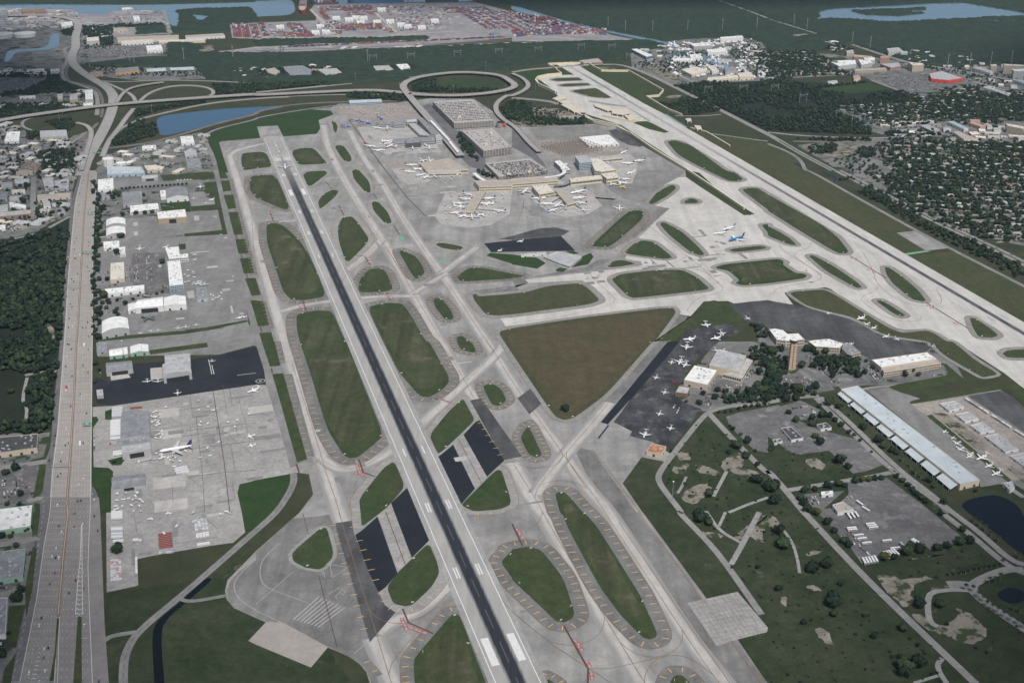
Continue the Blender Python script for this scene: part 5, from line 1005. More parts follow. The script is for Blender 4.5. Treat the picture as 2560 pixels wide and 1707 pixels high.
~long white store row|A3 1950,800 2080,795 2090,820 2230,860 2200,880 2040,825|8|light|white|flat|long white store row
~long green grey store row|A3 2240,730 2350,740 2400,770 2360,775|8|teal|white|flat
long teal roofed hall among the houses|A3 1650,1120 1700,1115 1840,1180 1800,1190|8|teal|white|flat|long teal roofed hall
~pink roofed villa|A3 1850,1100 1940,1100 1950,1115 1860,1120|8|pink|pink|flat|pink roofed villa
~tan apartment row|A3 1840,1130 1900,1125 2000,1160 1950,1165|9|tan|pink|flat
~yellow apartment block|A3 2180,1135 2350,1165 2350,1188 2200,1158|20|cream|cream|flat|yellow apartment block|6
~low cream warehouse|A3 1700,1215 1760,1210 1930,1280 1800,1285|7|tan|cream|flat|low cream warehouse
~grey ribbed warehouse|A3 1395,1155 1470,1145 1580,1195 1500,1205|7|light|grey|flat|grey ribbed warehouse
~dark roofed warehouse|A3 1135,1175 1390,1155 1400,1180 1150,1195|7|dark|grey|flat
~pink walled store|A3 1840,1215 1920,1210 1950,1230 1870,1240|7|white|pink|flat
~pink roofed church|A3 780,700 840,695 850,720 790,730|9|pink|cream|flat|pink roofed church
~low green grey hall|A3 545,750 630,740 640,755 555,765|6|teal|white|flat
~dark roofed house|A3 390,1345 450,1335 480,1365 420,1370|5|dark|grey|flat|dark roofed house in the sand
"""
rows = [r.split('|') for r in BL.strip().split('\n')]
rows.sort(key=lambda r: 0 if (len(r) > 6 and r[6]) else 1)
for r in rows:                      # landmarks first, so that the others can be told apart by them
    r += ['']*(9-len(r))
    building(r[0], r[1], float(r[2]), r[3], r[4], r[5], r[6] or None, int(r[7] or 0), float(r[8]) if r[8] else None)
TOWN = list(rows)
# canopies of the very long warehouse
e = empty('loading_canopy', *T('C3', 1150, 900)); tag(e, "row of pale blue loading canopies along the very long warehouse", 'canopy')
o_ = e.location.copy()
C0_ = pts("C3 632,472 1690,1365", 5); C1_ = pts("C3 664,452 1762,1318", 6)
for k in range(8):
    t0, t1 = k/8+.004, (k+1)/8-.012
    def L2(P, t): return (P[0][0]+(P[1][0]-P[0][0])*t-o_.x, P[0][1]+(P[1][1]-P[0][1])*t-o_.y)
    a, b, c, d = L2(C0_, t0), L2(C0_, t1), L2(C1_, t1), L2(C1_, t0); mb = MB(); k0 = len(mb.v)
    mb.face([(*a, 4.6), (*b, 4.6), (*c, 6.0), (*d, 6.0)]); mb.face([(*d, 5.7), (*c, 5.7), (*b, 4.3), (*a, 4.3)]); mb.face([(*a, 4.3), (*b, 4.3), (*b, 4.6), (*a, 4.6)])
    for t in (.1, .5, .9): mb.box(a[0]+(b[0]-a[0])*t, a[1]+(b[1]-a[1])*t, 0, .5, .5, 4.4)
    mb.build('canopy_roof', RM['blue'], e)
# multi-storey car parks: stacked open decks
DECKM = plain('car_park_concrete', (0.40, 0.38, 0.36), .9, var=.2, scale=.1)
def garage(label, s, h, levels, phrase):
    p = ccw(pts(s, h)); n = len(p); cx = sum(a[0] for a in p)/n; cy = sum(a[1] for a in p)/n; landmark(phrase, cx, cy)
    e = empty('parking_garage', cx, cy); tag(e, label, 'car park'); q = [(a[0]-cx, a[1]-cy) for a in p]; i2 = offset(q, -0.5); core = offset(q, -4)
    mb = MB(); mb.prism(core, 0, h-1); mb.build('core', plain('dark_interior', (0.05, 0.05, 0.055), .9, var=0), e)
    for l in range(1, levels+1):
        z = h*l/levels; mb = MB(); mb.prism(q, z-.5, z, bottom=True); mb.build('deck', DECKM, e); pb = MB()
        for i in range(n): j = (i+1) % n; pb.prism([q[i], q[j], i2[j], i2[i]], z+.01, z+.95)
        pb.build('parapet', DECKM, e)
    cb = MB()
    for x, y, a in walk(q, 9, True): cb.box(x*.995, y*.995, 0, 1.1, 1.1, h-.55, a)
    cb.build('column', DECKM, e)
    for k in (.2, .8):
        x = q[0][0]*(1-k)+q[2][0]*k; y = q[0][1]*(1-k)+q[2][1]*k; sb = MB(); sb.box(x*.85, y*.85, h, 9, 7, 4, .4); sb.build('stair_tower', WM['cream'], e)
    return p
GAR = [garage("big multi storey car park with crowded roof deck beside the terminal road", "A1 1620,935 1990,912 2190,1110 1820,1135", 17, 6, 'big crowded car park'),
       garage("multi storey car park with emptier roof in the middle of the terminals", "A1 1890,1205 2180,1180 A2 0,1350 A1 2090,1390", 19, 6, 'emptier car park'),
       garage("wide car park deck with striped rows in front of the curved canopy", "A1 2100,1500 2330,1478 A2 170,1455 330,1560 B2 250,20 0,40 B1 2230,60", 9, 3, 'striped car park deck')]
e = empty('helix_ramp', *T('A1', 2250, 1170)); tag(e, "round spiral car park ramp bearing a red sign panel", 'ramp tower')
for l in range(5):
    mb = MB(); mb.cyl(0, 0, 3*l+.1, 15, 2.0, 24); mb.build('ramp_level', DECKM, e)
    mb = MB(); mb.cyl(0, 0, 3*l+2.1, 13, 1.0, 24); mb.build('ramp_gap', DOORM, e)
mb = MB(); mb.box(8, -14.5, 7, 11, .5, 8, .2); mb.build('sign_panel', plain('sign_red', (0.62, .08, .07), .5), e)
# curved canopies of the terminal front
def canopy(label, s, wd, h, mat):
    q = chaikin(pts(s, h), 3, .25, False); cx, cy = q[len(q)//2]; e = empty('canopy', cx, cy); tag(e, label, 'canopy'); q = [(a[0]-cx, a[1]-cy) for a in q]
    mb = MB(); mb.ribbon(q, wd, [h]*len(q)); mb.ribbon(list(reversed(q)), wd, [h-.8]*len(q)); mb.strip([a for a in MB.edges(q, wd/2)], [a for a in MB.edges(q, wd/2-.2)], h-.3); mb.build('roof', mat, e)
    pb = MB()
    for x, y, a in walk(q, 18, False, 5): pb.box(x, y, 0, .8, .8, h-.8)
    pb.build('post', CONC, e)
canopy("white curved canopy sweeping round the terminal's left corner", "B1 2000,20 2060,70 2110,95 2165,100", 9, 11, RM['white'])
canopy("white curved canopy sweeping round the terminal's right corner", "B2 300,62 400,50 460,35 490,0 450,-30 A2 500,1500", 9, 12, RM['white'])
canopy("dark zigzag walkway roof between the terminal and connector", "B2 385,135 490,130 535,85", 11, 6, RM['grey'])
# building site frame
e = empty('construction_site', *T('A2', 550, 1370)); tag(e, "brown steel frame of a terminal under construction", 'building site')
STEEL = plain('rusty_steel', (0.23, 0.185, 0.16), .8)
for l in (5, 12):
    mb = MB()
    for i in range(9):
        mb.bar((-60, i*14-56, l), (60, i*14-56, l), .5); mb.bar((i*15-60, -56, l), (i*15-60, 56, l), .5)
    o = mb.build('floor_frame', STEEL, e); o.rotation_euler = (0, 0, .55)
mb = MB()
for i in range(9):
    for j in range(9): mb.box(i*15-60, j*14-56, 0, .9, .9, 13)
o = mb.build('column_grid', STEEL, e); o.rotation_euler = (0, 0, .55); o['kind'] = 'stuff'
# control tower
bx, by = pts("C3 213,245")[0]
e = empty('control_tower', bx, by); tag(e, "tall tan control tower with dark window slots beside the car park", 'control tower'); landmark('tan control tower', bx, by)
H_ = 46
mb = MB(); a, b = 5.6, 4.6
mb.loft([[(-a, -a, 0), (a, -a, 0), (a, a, 0), (-a, a, 0)], [(-b, -b, H_), (b, -b, H_), (b, b, H_), (-b, b, H_)]]); mb.build('shaft', plain('tower_tan', (0.50, 0.36, 0.26), .9), e)
for k in range(9):
    mb = MB(); z = 3+k*4.6; y = -(a+(b-a)*z/H_)-.08; mb.face([(-.9, y, z), (.9, y, z), (.9, y+.02, z+2.6), (-.9, y+.02, z+2.6)]); mb.build('window', GLASS, e)
mb = MB(); mb.cyl(0, 0, H_, 4.6, 3, 8, 7.2); mb.build('cab_base', plain('cab_brown', (.20, .16, .14), .8), e)
mb = MB(); mb.cyl(0, 0, H_+3, 6.2, 3.6, 8, 7.2); mb.build('cab_glass', GLASS, e)
mb = MB(); mb.cyl(0, 0, H_+6.6, 7.6, .8, 8, 7.4); mb.cyl(0, 0, H_+7.4, 3.2, 1.6, 12, 2.6); mb.build('cab_roof', RM['white'], e)
mb = MB(); mb.bar((1, 1, H_+9), (1, 1, H_+14), .25); mb.bar((-1, 0, H_+9), (-1, 0, H_+12), .2); mb.build('antenna', UNIT, e)
# storage tanks
def tank(label, tagc, x, y, r, h, top='white'):
    c = T(tagc, x, y); e = empty('storage_tank', *c); tag(e, label, 'tank'); mb = MB(); mb.cyl(0, 0, 0, r, h, 28); mb.build('shell', WM['white'], e); mb = MB(); mb.cyl(0, 0, h, r, r*.08, 28, r*.1); mb.build('dome', RM[top], e)
    mb = MB(); mb.bar((0, -r-.6, 0), (0, -r-.6, h), .8); mb.build('ladder', UNIT, e)
tank("big white oil tank in the field by the canal, left of two", 'A0', 10, 345, 48, 14); tank("big white oil tank in the field by the canal, right of two", 'A0', 230, 335, 42, 13)
tank("tall white fuel tank beside the highway, taller of two", 'A0', 1000, 1520, 14, 19); tank("shorter white fuel tank right of the taller one by the highway", 'A0', 1115, 1520, 13, 8)
# tan retaining walls round the raised runway end
TANW = plain('retaining_wall_tan', (0.70, 0.60, 0.42), .9, var=.1); TANC = plain('wall_coping', (0.74, 0.68, 0.55), .9)
def wall(label, s, h, w_=2.0, m=None):
    q = pts(s); cx, cy = q[0]; e = empty('retaining_wall', cx, cy); tag(e, label, 'wall'); q = [(a[0]-cx, a[1]-cy) for a in q]
    mb = MB(); cb = MB()
    for a, b in zip(q, q[1:]):
        d = (Vector(b)-Vector(a)); L = d.length; ang = math.atan2(d.y, d.x); mb.box((a[0]+b[0])/2, (a[1]+b[1])/2, 0, L, w_, h, ang); cb.box((a[0]+b[0])/2, (a[1]+b[1])/2, h+.003, L+.5, w_+.6, .5, ang)
    mb.build('wall_face', m or TANW, e); cb.build('coping', TANC, e)
wall("long tan wall separating the terminal apron from the raised taxiway", "A2 580,1045 750,1130 960,1180 1090,1240 1300,1385 1600,1568 B2 1620,15 2130,360", 6.5, 2.5)
wall("tan wall bending round the raised runway's far left corner", "A2 455,690 420,665 400,640 330,605 345,598 700,588", 7)
wall("tan wall curving below the raised taxiway's end", "A2 400,865 330,830 240,790 215,755 240,725 330,705 450,695", 9, 2.5)
wall("tan wall edging the grass right of the runway's far end", "A2 700,590 740,620 820,660 900,662 1070,662 1390,845 1350,890 1235,902 1430,1018 1560,1070", 7)
wall("short tan wall between runway grass and the brown field", "A2 1640,1180 1780,1215 2000,1345", 3)
wall("tan wall along the sunken road beside the runway bridge", "A2 830,1075 900,1090 1110,1130 1200,1105", 6)
# tan deck structures where roads pass beneath the runway
def portal(label, s, h):
    p = ccw(pts(s, h)); cx = sum(a[0] for a in p)/len(p); cy = sum(a[1] for a in p)/len(p); e = empty('tunnel_portal', cx, cy); tag(e, label, 'tunnel'); q = [(a[0]-cx, a[1]-cy) for a in p]
    mb = MB(); mb.prism(q, 0, h); mb.build('deck_slab', plain('portal_concrete', (0.56, 0.50, 0.42), .9, var=.1), e)
    for i in range(len(p)):
        A_, B_ = Vector(p[i]), Vector(p[(i+1) % len(p)]); t = B_-A_; L = t.length; t /= L; nm = Vector((t.y, -t.x))
        if nm.dot(-A_) > .15*A_.length and L > 12:
            k = max(1, int(L/14)); o3 = A_-Vector((cx, cy))
            for j in range(k):
                P = o3+t*(L*(j+.12)/k)+nm*.07; Q = o3+t*(L*(j+.88)/k)+nm*.07; db = MB(); db.face([(P.x, P.y, .3), (Q.x, Q.y, .3), (Q.x, Q.y, h*.7), (P.x, P.y, h*.7)]); db.build('portal_opening', DOORM, e)
portal("tan bridge deck carrying the taxiway over the highway, leftmost step", "A2 370,905 460,870 500,905 420,925", 7); portal("second tan stepped bridge deck over the highway", "A2 425,930 510,915 540,945 470,955", 7); portal("third tan stepped bridge deck over the highway", "A2 445,960 540,950 600,990 520,1000", 8); portal("last tan stepped bridge deck beside the terminal slope", "A2 525,1000 610,995 680,1030 570,1030", 7)
portal("pale tunnel roof between runway and taxiway", "A2 750,950 900,985 930,1010 880,1020 760,975", 6); portal("stepped pale tunnel roof in the middle of the runway bridge", "A2 910,1000 1060,1000 1080,1040 1020,1055 920,1040", 7); portal("pale tunnel roof nearest the runway bridge's grass", "A2 1030,1060 1120,1055 1140,1095 1080,1105", 6); portal("pale tunnel roof stepping down right of the runway", "A2 1590,1090 1640,1085 1650,1110 1610,1115", 6); portal("pale tunnel mouth at the road right of the runway", "A2 1670,1150 1730,1155 1745,1185 1700,1190", 6)
# ------------------------------------------------------------------ aircraft
PW = plain('aircraft_white', (0.78, 0.78, 0.78), .35, var=.03, spec=.5); PG = plain('aircraft_grey', (0.50, 0.51, 0.53), .4, var=.05); PD = plain('aircraft_dark_grey', (0.13, 0.15, 0.17), .6, var=.1)
LIV = dict(w=(PW, PW, PW), p=(PW, plain('tail_purple', (0.06, 0.03, 0.16), .4, var=0), PG), b=(plain('aircraft_blue', (0.03, 0.17, 0.42), .35, var=.03), plain('tail_navy', (0.03, 0.05, 0.12), .4, var=0), PW), n=(PW, plain('tail_dark_blue', (0.05, 0.07, 0.16), .4, var=0), PG), r=(PW, plain('tail_red', (0.50, 0.07, 0.05), .4, var=0), PG), u=(plain('aircraft_royal_blue', (0.10, 0.13, 0.42), .4, var=0), plain('tail_orange_red', (0.55, .14, .08), .4, var=0), PG),
    y=(plain('aircraft_yellow', (0.72, 0.48, 0.05), .4, var=0), plain('tail_yellow', (0.72, .48, .05), .4, var=0), PG), d=(PD, PD, PD), m=(plain('aircraft_maroon', (0.25, 0.04, 0.06), .4, var=0),)*3, t=(PW, plain('tail_teal', (0.12, 0.42, 0.40), .4, var=0), PW), g=(PW, PG, PG), o=(PW, plain('tail_orange', (.55, .22, .05), .4, var=0), PG), e=(PW, plain('tail_blue', (.04, .14, .38), .4, var=0), PG))
def wingmesh(x0, x1, xt0, xt1, span, z0, dih, th, sg, y0=0.0):
    mb = MB(); v = []
    for (a, b, y, z, t) in ((x0, x1, y0, z0, th), (xt0, xt1, span, z0+dih, th*.4)):
        v.append([(a, sg*y, z), ((a*.65+b*.35), sg*y, z+t), (b, sg*y, z), ((a*.65+b*.35), sg*y, z-t*.6)])
    mb.loft(v if sg < 0 else [list(reversed(r)) for r in v]); return mb
def fuselage(L, r, z, nose=.12, tail=.30, n=12):
    mb = MB(); R_ = []
    for t, k, dz in ((0, .08, -.15), (.02, .38, -.1), (nose*.5, .78, -.03), (nose, 1, 0), (.35, 1, 0), (1-tail, 1, 0), (1-tail*.45, .68, .22), (.96, .34, .42), (1, .1, .5)):
        R_.append([(L*(0.5-t), math.cos(2*math.pi*i/n)*r*k, z+dz*r+math.sin(2*math.pi*i/n)*r*k) for i in range(n)])
    mb.loft(R_); return mb
PROTO = {}
def plane_mesh(kind):
    """part name -> (mesh builder, livery slot); drawn at unit size: length along x with the nose at +x, 1 = 10 m"""
    P = []
    if kind == 'airliner':
        L, r = 39.0, 2.0; z = 3.4; P.append(('fuselage', fuselage(L, r, z), 0))
        for s in (-1, 1):
            P.append(('wing', wingmesh(6.0, -2.2, -4.6, -6.4, 17.5, z-.9, 1.3, .55, s, 1.2), 2)); P.append(('tailplane', wingmesh(-14.6, -17.6, -17.8, -19.2, 6.6, z+.7, .6, .25, s, .6), 2))
            e = MB(); n = 10; e.loft([[(5.6-x, s*5.8+math.cos(2*math.pi*i/n)*k, z-2.1+math.sin(2*math.pi*i/n)*k) for i in range(n)] for x, k in ((0, .95), (.5, 1.15), (2.4, 1.1), (4.2, .55))]); P.append(('engine', e, 2))
        f = MB(); f.loft([[(-12.2, .22, z+1.6), (-12.2, -.22, z+1.6), (-18.4, -.1, z+1.6), (-18.4, .1, z+1.6)], [(-17.6, .12, z+8.2), (-17.6, -.12, z+8.2), (-19.9, -.05, z+8.2), (-19.9, .05, z+8.2)]]); P.append(('tail_fin', f, 1))
        w_ = MB()
        for s in (-1, 1):
            for k in range(24): x = 12.5-k*1.05; w_.face([(x, s*2.02, z+.35), (x-.55, s*2.02, z+.35), (x-.55, s*1.93, z+.8), (x, s*1.93, z+.8)])
        w_.face([(18.2, -.7, z+.62), (18.2, .7, z+.62), (17.0, 1.0, z+1.35), (17.0, -1.0, z+1.35)]); P.append(('window_line', w_, 3))
        g = MB()
        for x, y in ((13, 0), (-1.5, 3.2), (-1.5, -3.2)): g.cyl(x, y, .25, .55, z-2.0, 8)
        P.append(('landing_gear', g, 4))
    elif kind == 'jet':
        L, r = 20.0, 1.15; z = 2.1; P.append(('fuselage', fuselage(L, r, z, .16, .34), 0))
        for s in (-1, 1):
            P.append(('wing', wingmesh(1.8, -2.4, -3.2, -4.6, 9.6, z-.6, .5, .32, s, .6), 2)); P.append(('tailplane', wingmesh(-8.6, -10.2, -9.9, -10.9, 3.9, z+4.1, .1, .14, s, 0), 2))
            e = MB(); n = 8; e.loft([[(-3.6-x, s*1.9+math.cos(2*math.pi*i/n)*k, z+.55+math.sin(2*math.pi*i/n)*k) for i in range(n)] for x, k in ((0, .5), (.4, .68), (2.2, .66), (3.4, .35))]); P.append(('engine', e, 2))
        f = MB(); f.loft([[(-6.0, .16, z+.8), (-6.0, -.16, z+.8), (-9.8, -.1, z+.8), (-9.8, .1, z+.8)], [(-8.6, .1, z+4.2), (-8.6, -.1, z+4.2), (-10.4, -.05, z+4.2), (-10.4, .05, z+4.2)]]); P.append(('tail_fin', f, 1))
        w_ = MB(); w_.face([(8.6, -.5, z+.42), (8.6, .5, z+.42), (7.7, .68, z+.9), (7.7, -.68, z+.9)])
        for s in (-1, 1):
            for k in range(7): x = 6-k*1.1; w_.face([(x, s*1.17, z+.2), (x-.6, s*1.17, z+.2), (x-.6, s*1.1, z+.5), (x, s*1.1, z+.5)])
        P.append(('window_line', w_, 3)); g = MB()
        for x, y in ((6.5, 0), (-1.5, 1.6), (-1.5, -1.6)): g.cyl(x, y, .1, .3, z-1.0, 6)
        P.append(('landing_gear', g, 4))
    else:
        L, r = 11.0, .7; z = 1.5; P.append(('fuselage', fuselage(L, r, z, .2, .5, 8), 0))
        for s in (-1, 1):
            P.append(('wing', wingmesh(2.0, .1, 1.5, .3, 7.2, z-.2, .5, .16, s, .3), 2)); P.append(('tailplane', wingmesh(-4.2, -5.3, -4.5, -5.3, 2.4, z+.4, 0, .08, s, .1), 2))
            e = MB(); n = 8; e.loft([[(2.9-x, s*2.3+math.cos(2*math.pi*i/n)*k, z-.05+math.sin(2*math.pi*i/n)*k) for i in range(n)] for x, k in ((0, .2), (.3, .42), (1.6, .45), (2.6, .2))]); P.append(('engine', e, 2))
        f = MB(); f.loft([[(-3.6, .1, z+.4), (-3.6, -.1, z+.4), (-5.4, -.06, z+.4), (-5.4, .06, z+.4)], [(-4.9, .06, z+2.2), (-4.9, -.06, z+2.2), (-5.7, -.04, z+2.2), (-5.7, .04, z+2.2)]]); P.append(('tail_fin', f, 1))
        w_ = MB(); w_.face([(2.7, -.4, z+.5), (2.7, .4, z+.5), (1.9, .5, z+.76), (1.9, -.5, z+.76)]); P.append(('windscreen', w_, 3))
    return L, P
def aircraft(kind, liv, s, what, z=0.45):
    a, b = pts(s, 2.5); nose, tail = Vector(a), Vector(b); d = nose-tail; key = (kind, liv)
    Lr = {'airliner': (33, 46), 'jet': (15, 26), 'prop': (8.5, 13)}[kind]
    if key not in PROTO:
        L, P = plane_mesh(kind); mats = LIV[liv]; PROTO[key] = (L, [(n, m.mesh(n, GLASS if sl == 3 else PD if sl == 4 else mats[sl])) for n, m, sl in P])
        for n, me in PROTO[key][1]:
            if n in ('fuselage', 'engine'): me.polygons.foreach_set('use_smooth', [True]*len(me.polygons))
    L, parts = PROTO[key]; ln = min(max(d.length, Lr[0]), Lr[1]); c = (nose+tail)/2
    e = empty({'airliner': 'airliner', 'jet': 'business_jet', 'prop': 'light_aircraft'}[kind], c.x, c.y, z, math.atan2(d.y, d.x)); e.scale = (ln/L*(.88 if kind == 'jet' else 1),)*3
    tag(e, describe(what, c.x, c.y), {'airliner': 'airliner', 'jet': 'jet', 'prop': 'light aircraft'}[kind], {'airliner': 'airliners parked around the terminals', 'jet': 'business jets on the aprons', 'prop': 'light aircraft on the aprons'}[kind])
    for n, me in parts: o = bpy.data.objects.new(n, me); COL.objects.link(o); o.parent = e
    return e
for ph, s in (("freighter with purple tail", "C0 1615,990"), ("big blue airliner", "B2 2060,640"), ("dark military plane", "B0 1355,1355"), ("yellow airliner", "B2 1005,148"), ("departing airliner on the runway", "A1 266,1530"), ("dark navy pad", "B2 200,690"), ("triangle of brown grass", "C2 500,250"), ("worn dark apron", "B3 500,1400"), ("white freight trailers", "C0 1060,800"), ("old closed runway bars", "D1 550,950"), ("tan concrete pad", "D1 350,1200"), ("narrow ditch", "D0 1600,850"), ("helicopter pad letter", "C1 40,362"), ("square pale concrete pad", "D2 2050,950")): landmark(ph, *pts(s)[0])
for k, l, what, lst in (
  ('airliner', 'p', 'white freighter with tall purple tail', "C0 1450,1018 1780,962"), ('airliner', 'b', 'blue airliner with dark tail', "B2 1957,655 2165,600"), ('airliner', 'n', 'white airliner with dark tail', "B2 1935,545 2050,515|B2 1852,582 1975,565"), ('airliner', 'd', 'dark grey military transport', "B0 1290,1338 1420,1368"), ('airliner', 'y', 'yellow airliner', "B2 1045,165 970,132"),
  ('airliner', 'n', 'white airliner with dark tail', "B2 525,215 690,180|B2 315,252 178,258|B2 368,302 248,305|B1 2185,362 2288,378|A2 1000,1412 1060,1385|A2 1030,1500 1098,1500|A2 1128,1480 1215,1474"),
  ('airliner', 'r', 'white airliner with red tail', "A1 1100,1350 990,1337"), ('airliner', 'u', 'royal blue airliner', "A1 1060,1140 945,1122|A1 860,1165 785,1160|A1 1165,1100 1108,1075|A1 930,1110 880,1105"), ('airliner', 'n', 'white airliner', "A1 272,1568 262,1500"),
  ('airliner', 'w', 'white airliner', "B2 983,362 986,322|B1 1985,230 1900,205|B1 1965,265 1870,256|B1 1910,302 1825,298|B1 1920,335 1828,326|B1 1900,380 1783,392|B1 1935,400 1878,425|B1 1976,400 1985,452|B1 2022,392 2098,416|B1 2075,300 2165,306|B1 2095,258 2178,253|B1 1462,12 1352,8|B1 1550,30 1478,48|B1 1590,42 1537,76|B1 1612,38 1668,68|B1 1768,32 1843,42|B2 412,352 338,376|B2 642,342 680,380|B2 453,290 395,338|B2 592,290 668,302|B2 580,250 660,246|B2 148,165 88,218|B2 1052,32 1130,8|B2 1000,76 1066,80|B2 962,104 1045,120|B2 880,115 960,132|A1 1145,1180 1075,1172|A1 1250,1292 1162,1302|A1 1250,1310 1172,1328|A1 1272,1325 1192,1362|A1 1292,1328 1280,1362|A1 1430,1346 1372,1320|A1 1436,1345 1440,1378|A1 1570,1340 1515,1312|A1 1592,1342 1590,1380|A1 1095,1380 1158,1382|A1 1540,1490 1505,1460|A1 1480,1515 1370,1517|A1 1310,1172 1262,1148|A1 1202,1165 1205,1200|A1 1540,1545 1460,1560|A2 885,1502 858,1478|A1 1600,1490 1585,1455"),
  ('jet', 'w', 'white twin jet', "C0 2262,468 C1 35,428|B0 1840,170 1838,126|B0 1912,270 1970,256|B0 1278,734 1286,698|B0 2160,1352 2225,1338|B0 1490,702 1545,690|C0 1630,487 1630,450|B1 2210,738 2260,722|B2 38,650 108,640|C2 1595,78 1610,22|C2 1527,215 1558,155|C2 1570,235 1608,190|C2 1458,205 1472,168|C2 1312,340 1332,312|C2 1392,476 1408,448|C2 1345,672 1362,645|C2 1448,808 1463,775|C2 1205,882 1234,820|C2 1886,92 1860,60|B2 1797,1436 1772,1392|B2 1560,1548 1690,1542|B2 1815,1545 1925,1526|B2 1945,1512 1912,1470|B2 2188,1362 2145,1340|B3 808,1365 895,1340|B3 942,1448 998,1430|B3 1045,1525 1115,1510|B3 1205,1556 1165,1528|C3 1890,1092 2030,1035|C3 2045,1228 2140,1190|C3 1985,1150 2070,1122|C3 1815,1062 1880,1035|C3 720,10 775,20"),
  ('jet', 't', 'white jet with teal tail', "B2 1800,1438 1775,1396"), ('jet', 'm', 'small maroon jet', "C2 1480,375 1510,358"),
  ('prop', 'w', 'white light aircraft', "C0 1355,384 1350,330|C0 1450,374 1450,340|C0 1945,182 1945,160|B0 1625,92 1632,80|B0 1655,90 1662,79|B0 1687,89 1694,78|B0 1717,87 1724,76|B0 1745,85 1753,74|B0 1300,1488 1272,1480|B0 1385,1473 1383,1455|B0 1452,1468 1450,1450|B0 1634,1450 1634,1428|B0 1705,1438 1705,1416|B0 1800,1418 1798,1400|B0 1772,762 1800,772|B0 1775,815 1802,806|B0 1790,1045 1820,1020|B0 1830,1035 1850,1012|B0 1870,1050 1880,1025|B0 1775,262 1778,240|B0 1890,305 1893,288|B0 2225,1338 2262,1332|C3 1600,812 1655,830|C3 1682,870 1722,885|C3 1712,935 1768,918|C3 1742,990 1798,972|C3 1832,1030 1885,1016|C0 2265,872 2340,852|C0 2280,955 2345,940|C2 1930,88 1950,64|B3 540,1302 572,1304|B3 885,1410 935,1396")):
    for i_, s in enumerate(lst.split('|')): aircraft(k, 'wnrgwowbt'[i_ % 9].replace('b', 'e') if (k, l) == ('airliner', 'w') else l, s, what)
# jet bridges from the piers to the parked airliners
JB = plain('jet_bridge_grey', (0.52, 0.52, 0.52), .6)
def jetbridge(s):
    a, b = [Vector(v) for v in pts(s, 4)]; d = b-a; L = d.length; e = empty('jet_bridge', a.x, a.y, 0, math.atan2(d.y, d.x)); mb = MB(); mb.box(L/2, 0, 3.2, L, 2.6, 2.8, bottom=True); mb.build('tunnel', JB, e)
    mb = MB(); mb.box(L+1.5, .6, 3, 4, 4, 3.2, bottom=True); mb.build('cab', JB, e); mb = MB(); mb.box(L*.75, 0, 0, .8, 1.8, 3.2); mb.build('support', PD, e)
    tag(e, describe('grey jet bridge', a.x, a.y), 'jet bridge', 'jet bridges at the gates')
for s in "B1 1985,240 1960,255|B1 1960,290 1915,300|B1 1935,330 1905,340|B1 1910,370 1880,380|B1 2060,250 2095,260|B1 2050,300 2080,308|B1 2035,345 2180,355|B1 1975,378 1978,400|B1 2010,372 2035,395|B1 1925,378 1920,400|B2 420,215 340,235|B2 440,240 360,285|B2 500,310 495,345|B2 530,260 590,260|B2 580,290 610,300|B2 590,312 640,345|B2 455,280 430,320|B1 1600,28 1560,45|B1 1620,28 1630,45|B1 1750,24 1770,35|A1 1270,1320 1260,1330|A1 1390,1320 1410,1340|A1 1530,1300 1550,1330|A1 1255,1300 1230,1305|A1 1130,1145 1110,1175|A1 1190,1145 1205,1165|B2 860,75 900,115|B2 960,60 1000,72|B2 950,75 985,100".split('|'): jetbridge(s)
GS = plain('sign_face', (.62, .60, .50), .6, var=.1); sb = MB(); sb.box(0, 0, .4, .4, 3.2, 1.3, bottom=True); sb.box(0, -1.2, 0, .2, .2, .4); sb.box(0, 1.2, 0, .2, .2, .4); SGM = sb.mesh('airfield_sign', GS)
for x, y, a in SIGNS: o = bpy.data.objects.new('airfield_sign', SGM); COL.objects.link(o); o.location = (x, y, .4); o.rotation_euler = (0, 0, a+.4); tag(o, describe('low pale airfield sign', x, y), 'sign', 'guidance signs on the grass islands')
# ------------------------------------------------------------------ road vehicles
CARC = {'white': (.72, .72, .72), 'silver': (.42, .43, .44), 'black': (.02, .02, .022), 'grey': (.14, .145, .15), 'dark blue': (.03, .045, .10), 'red': (.32, .03, .03)}
CARM = {k: plain('car_'+k.replace(' ', '_'), v, .3, var=0, spec=.5) for k, v in CARC.items()}
TYRE = plain('tyre_rubber', (.02, .02, .02), .9, var=0)
def car_mesh(mat, van=False):
    mb = MB(); hw = .92; prof = [(2.25, .45), (2.3, .75), (1.3, .95), (.6, 1.42), (-1.1, 1.46), (-1.9, 1.02), (-2.25, .95), (-2.25, .45)] if not van else [(2.4, .45), (2.45, .9), (1.7, 1.15), (1.2, 1.85), (-2.3, 1.9), (-2.4, 1.0), (-2.4, .45)]
    n = len(prof); k = len(mb.v)
    for s in (-1, 1):
        for x, z in prof: mb.v.append((x, s*hw*(1 if z < 1.1 else .82), z))
    for i in range(n): mb.f.append((k+i, k+(i+1) % n, k+n+(i+1) % n, k+n+i)); mb.m.append(1 if (not van and i in (2, 4)) or (van and i == 2) else 0)
    mb.f.append(tuple(range(k, k+n))); mb.f.append(tuple(reversed(range(k+n, k+2*n)))); mb.m += [0, 0]
    for s in (-1, 1): mb.face([(.95, s*.86, 1.0), (-1.4, s*.86, 1.0), (-1.0, s*.79, 1.36), (.55, s*.79, 1.36)], 1)
    for x in (1.45, -1.4):
        for s in (-1, 1): mb.box(x, s*.82, 0, .66, .24, .62, 0, 2)
    return mb.mesh('car', [mat, GLASS, TYRE])
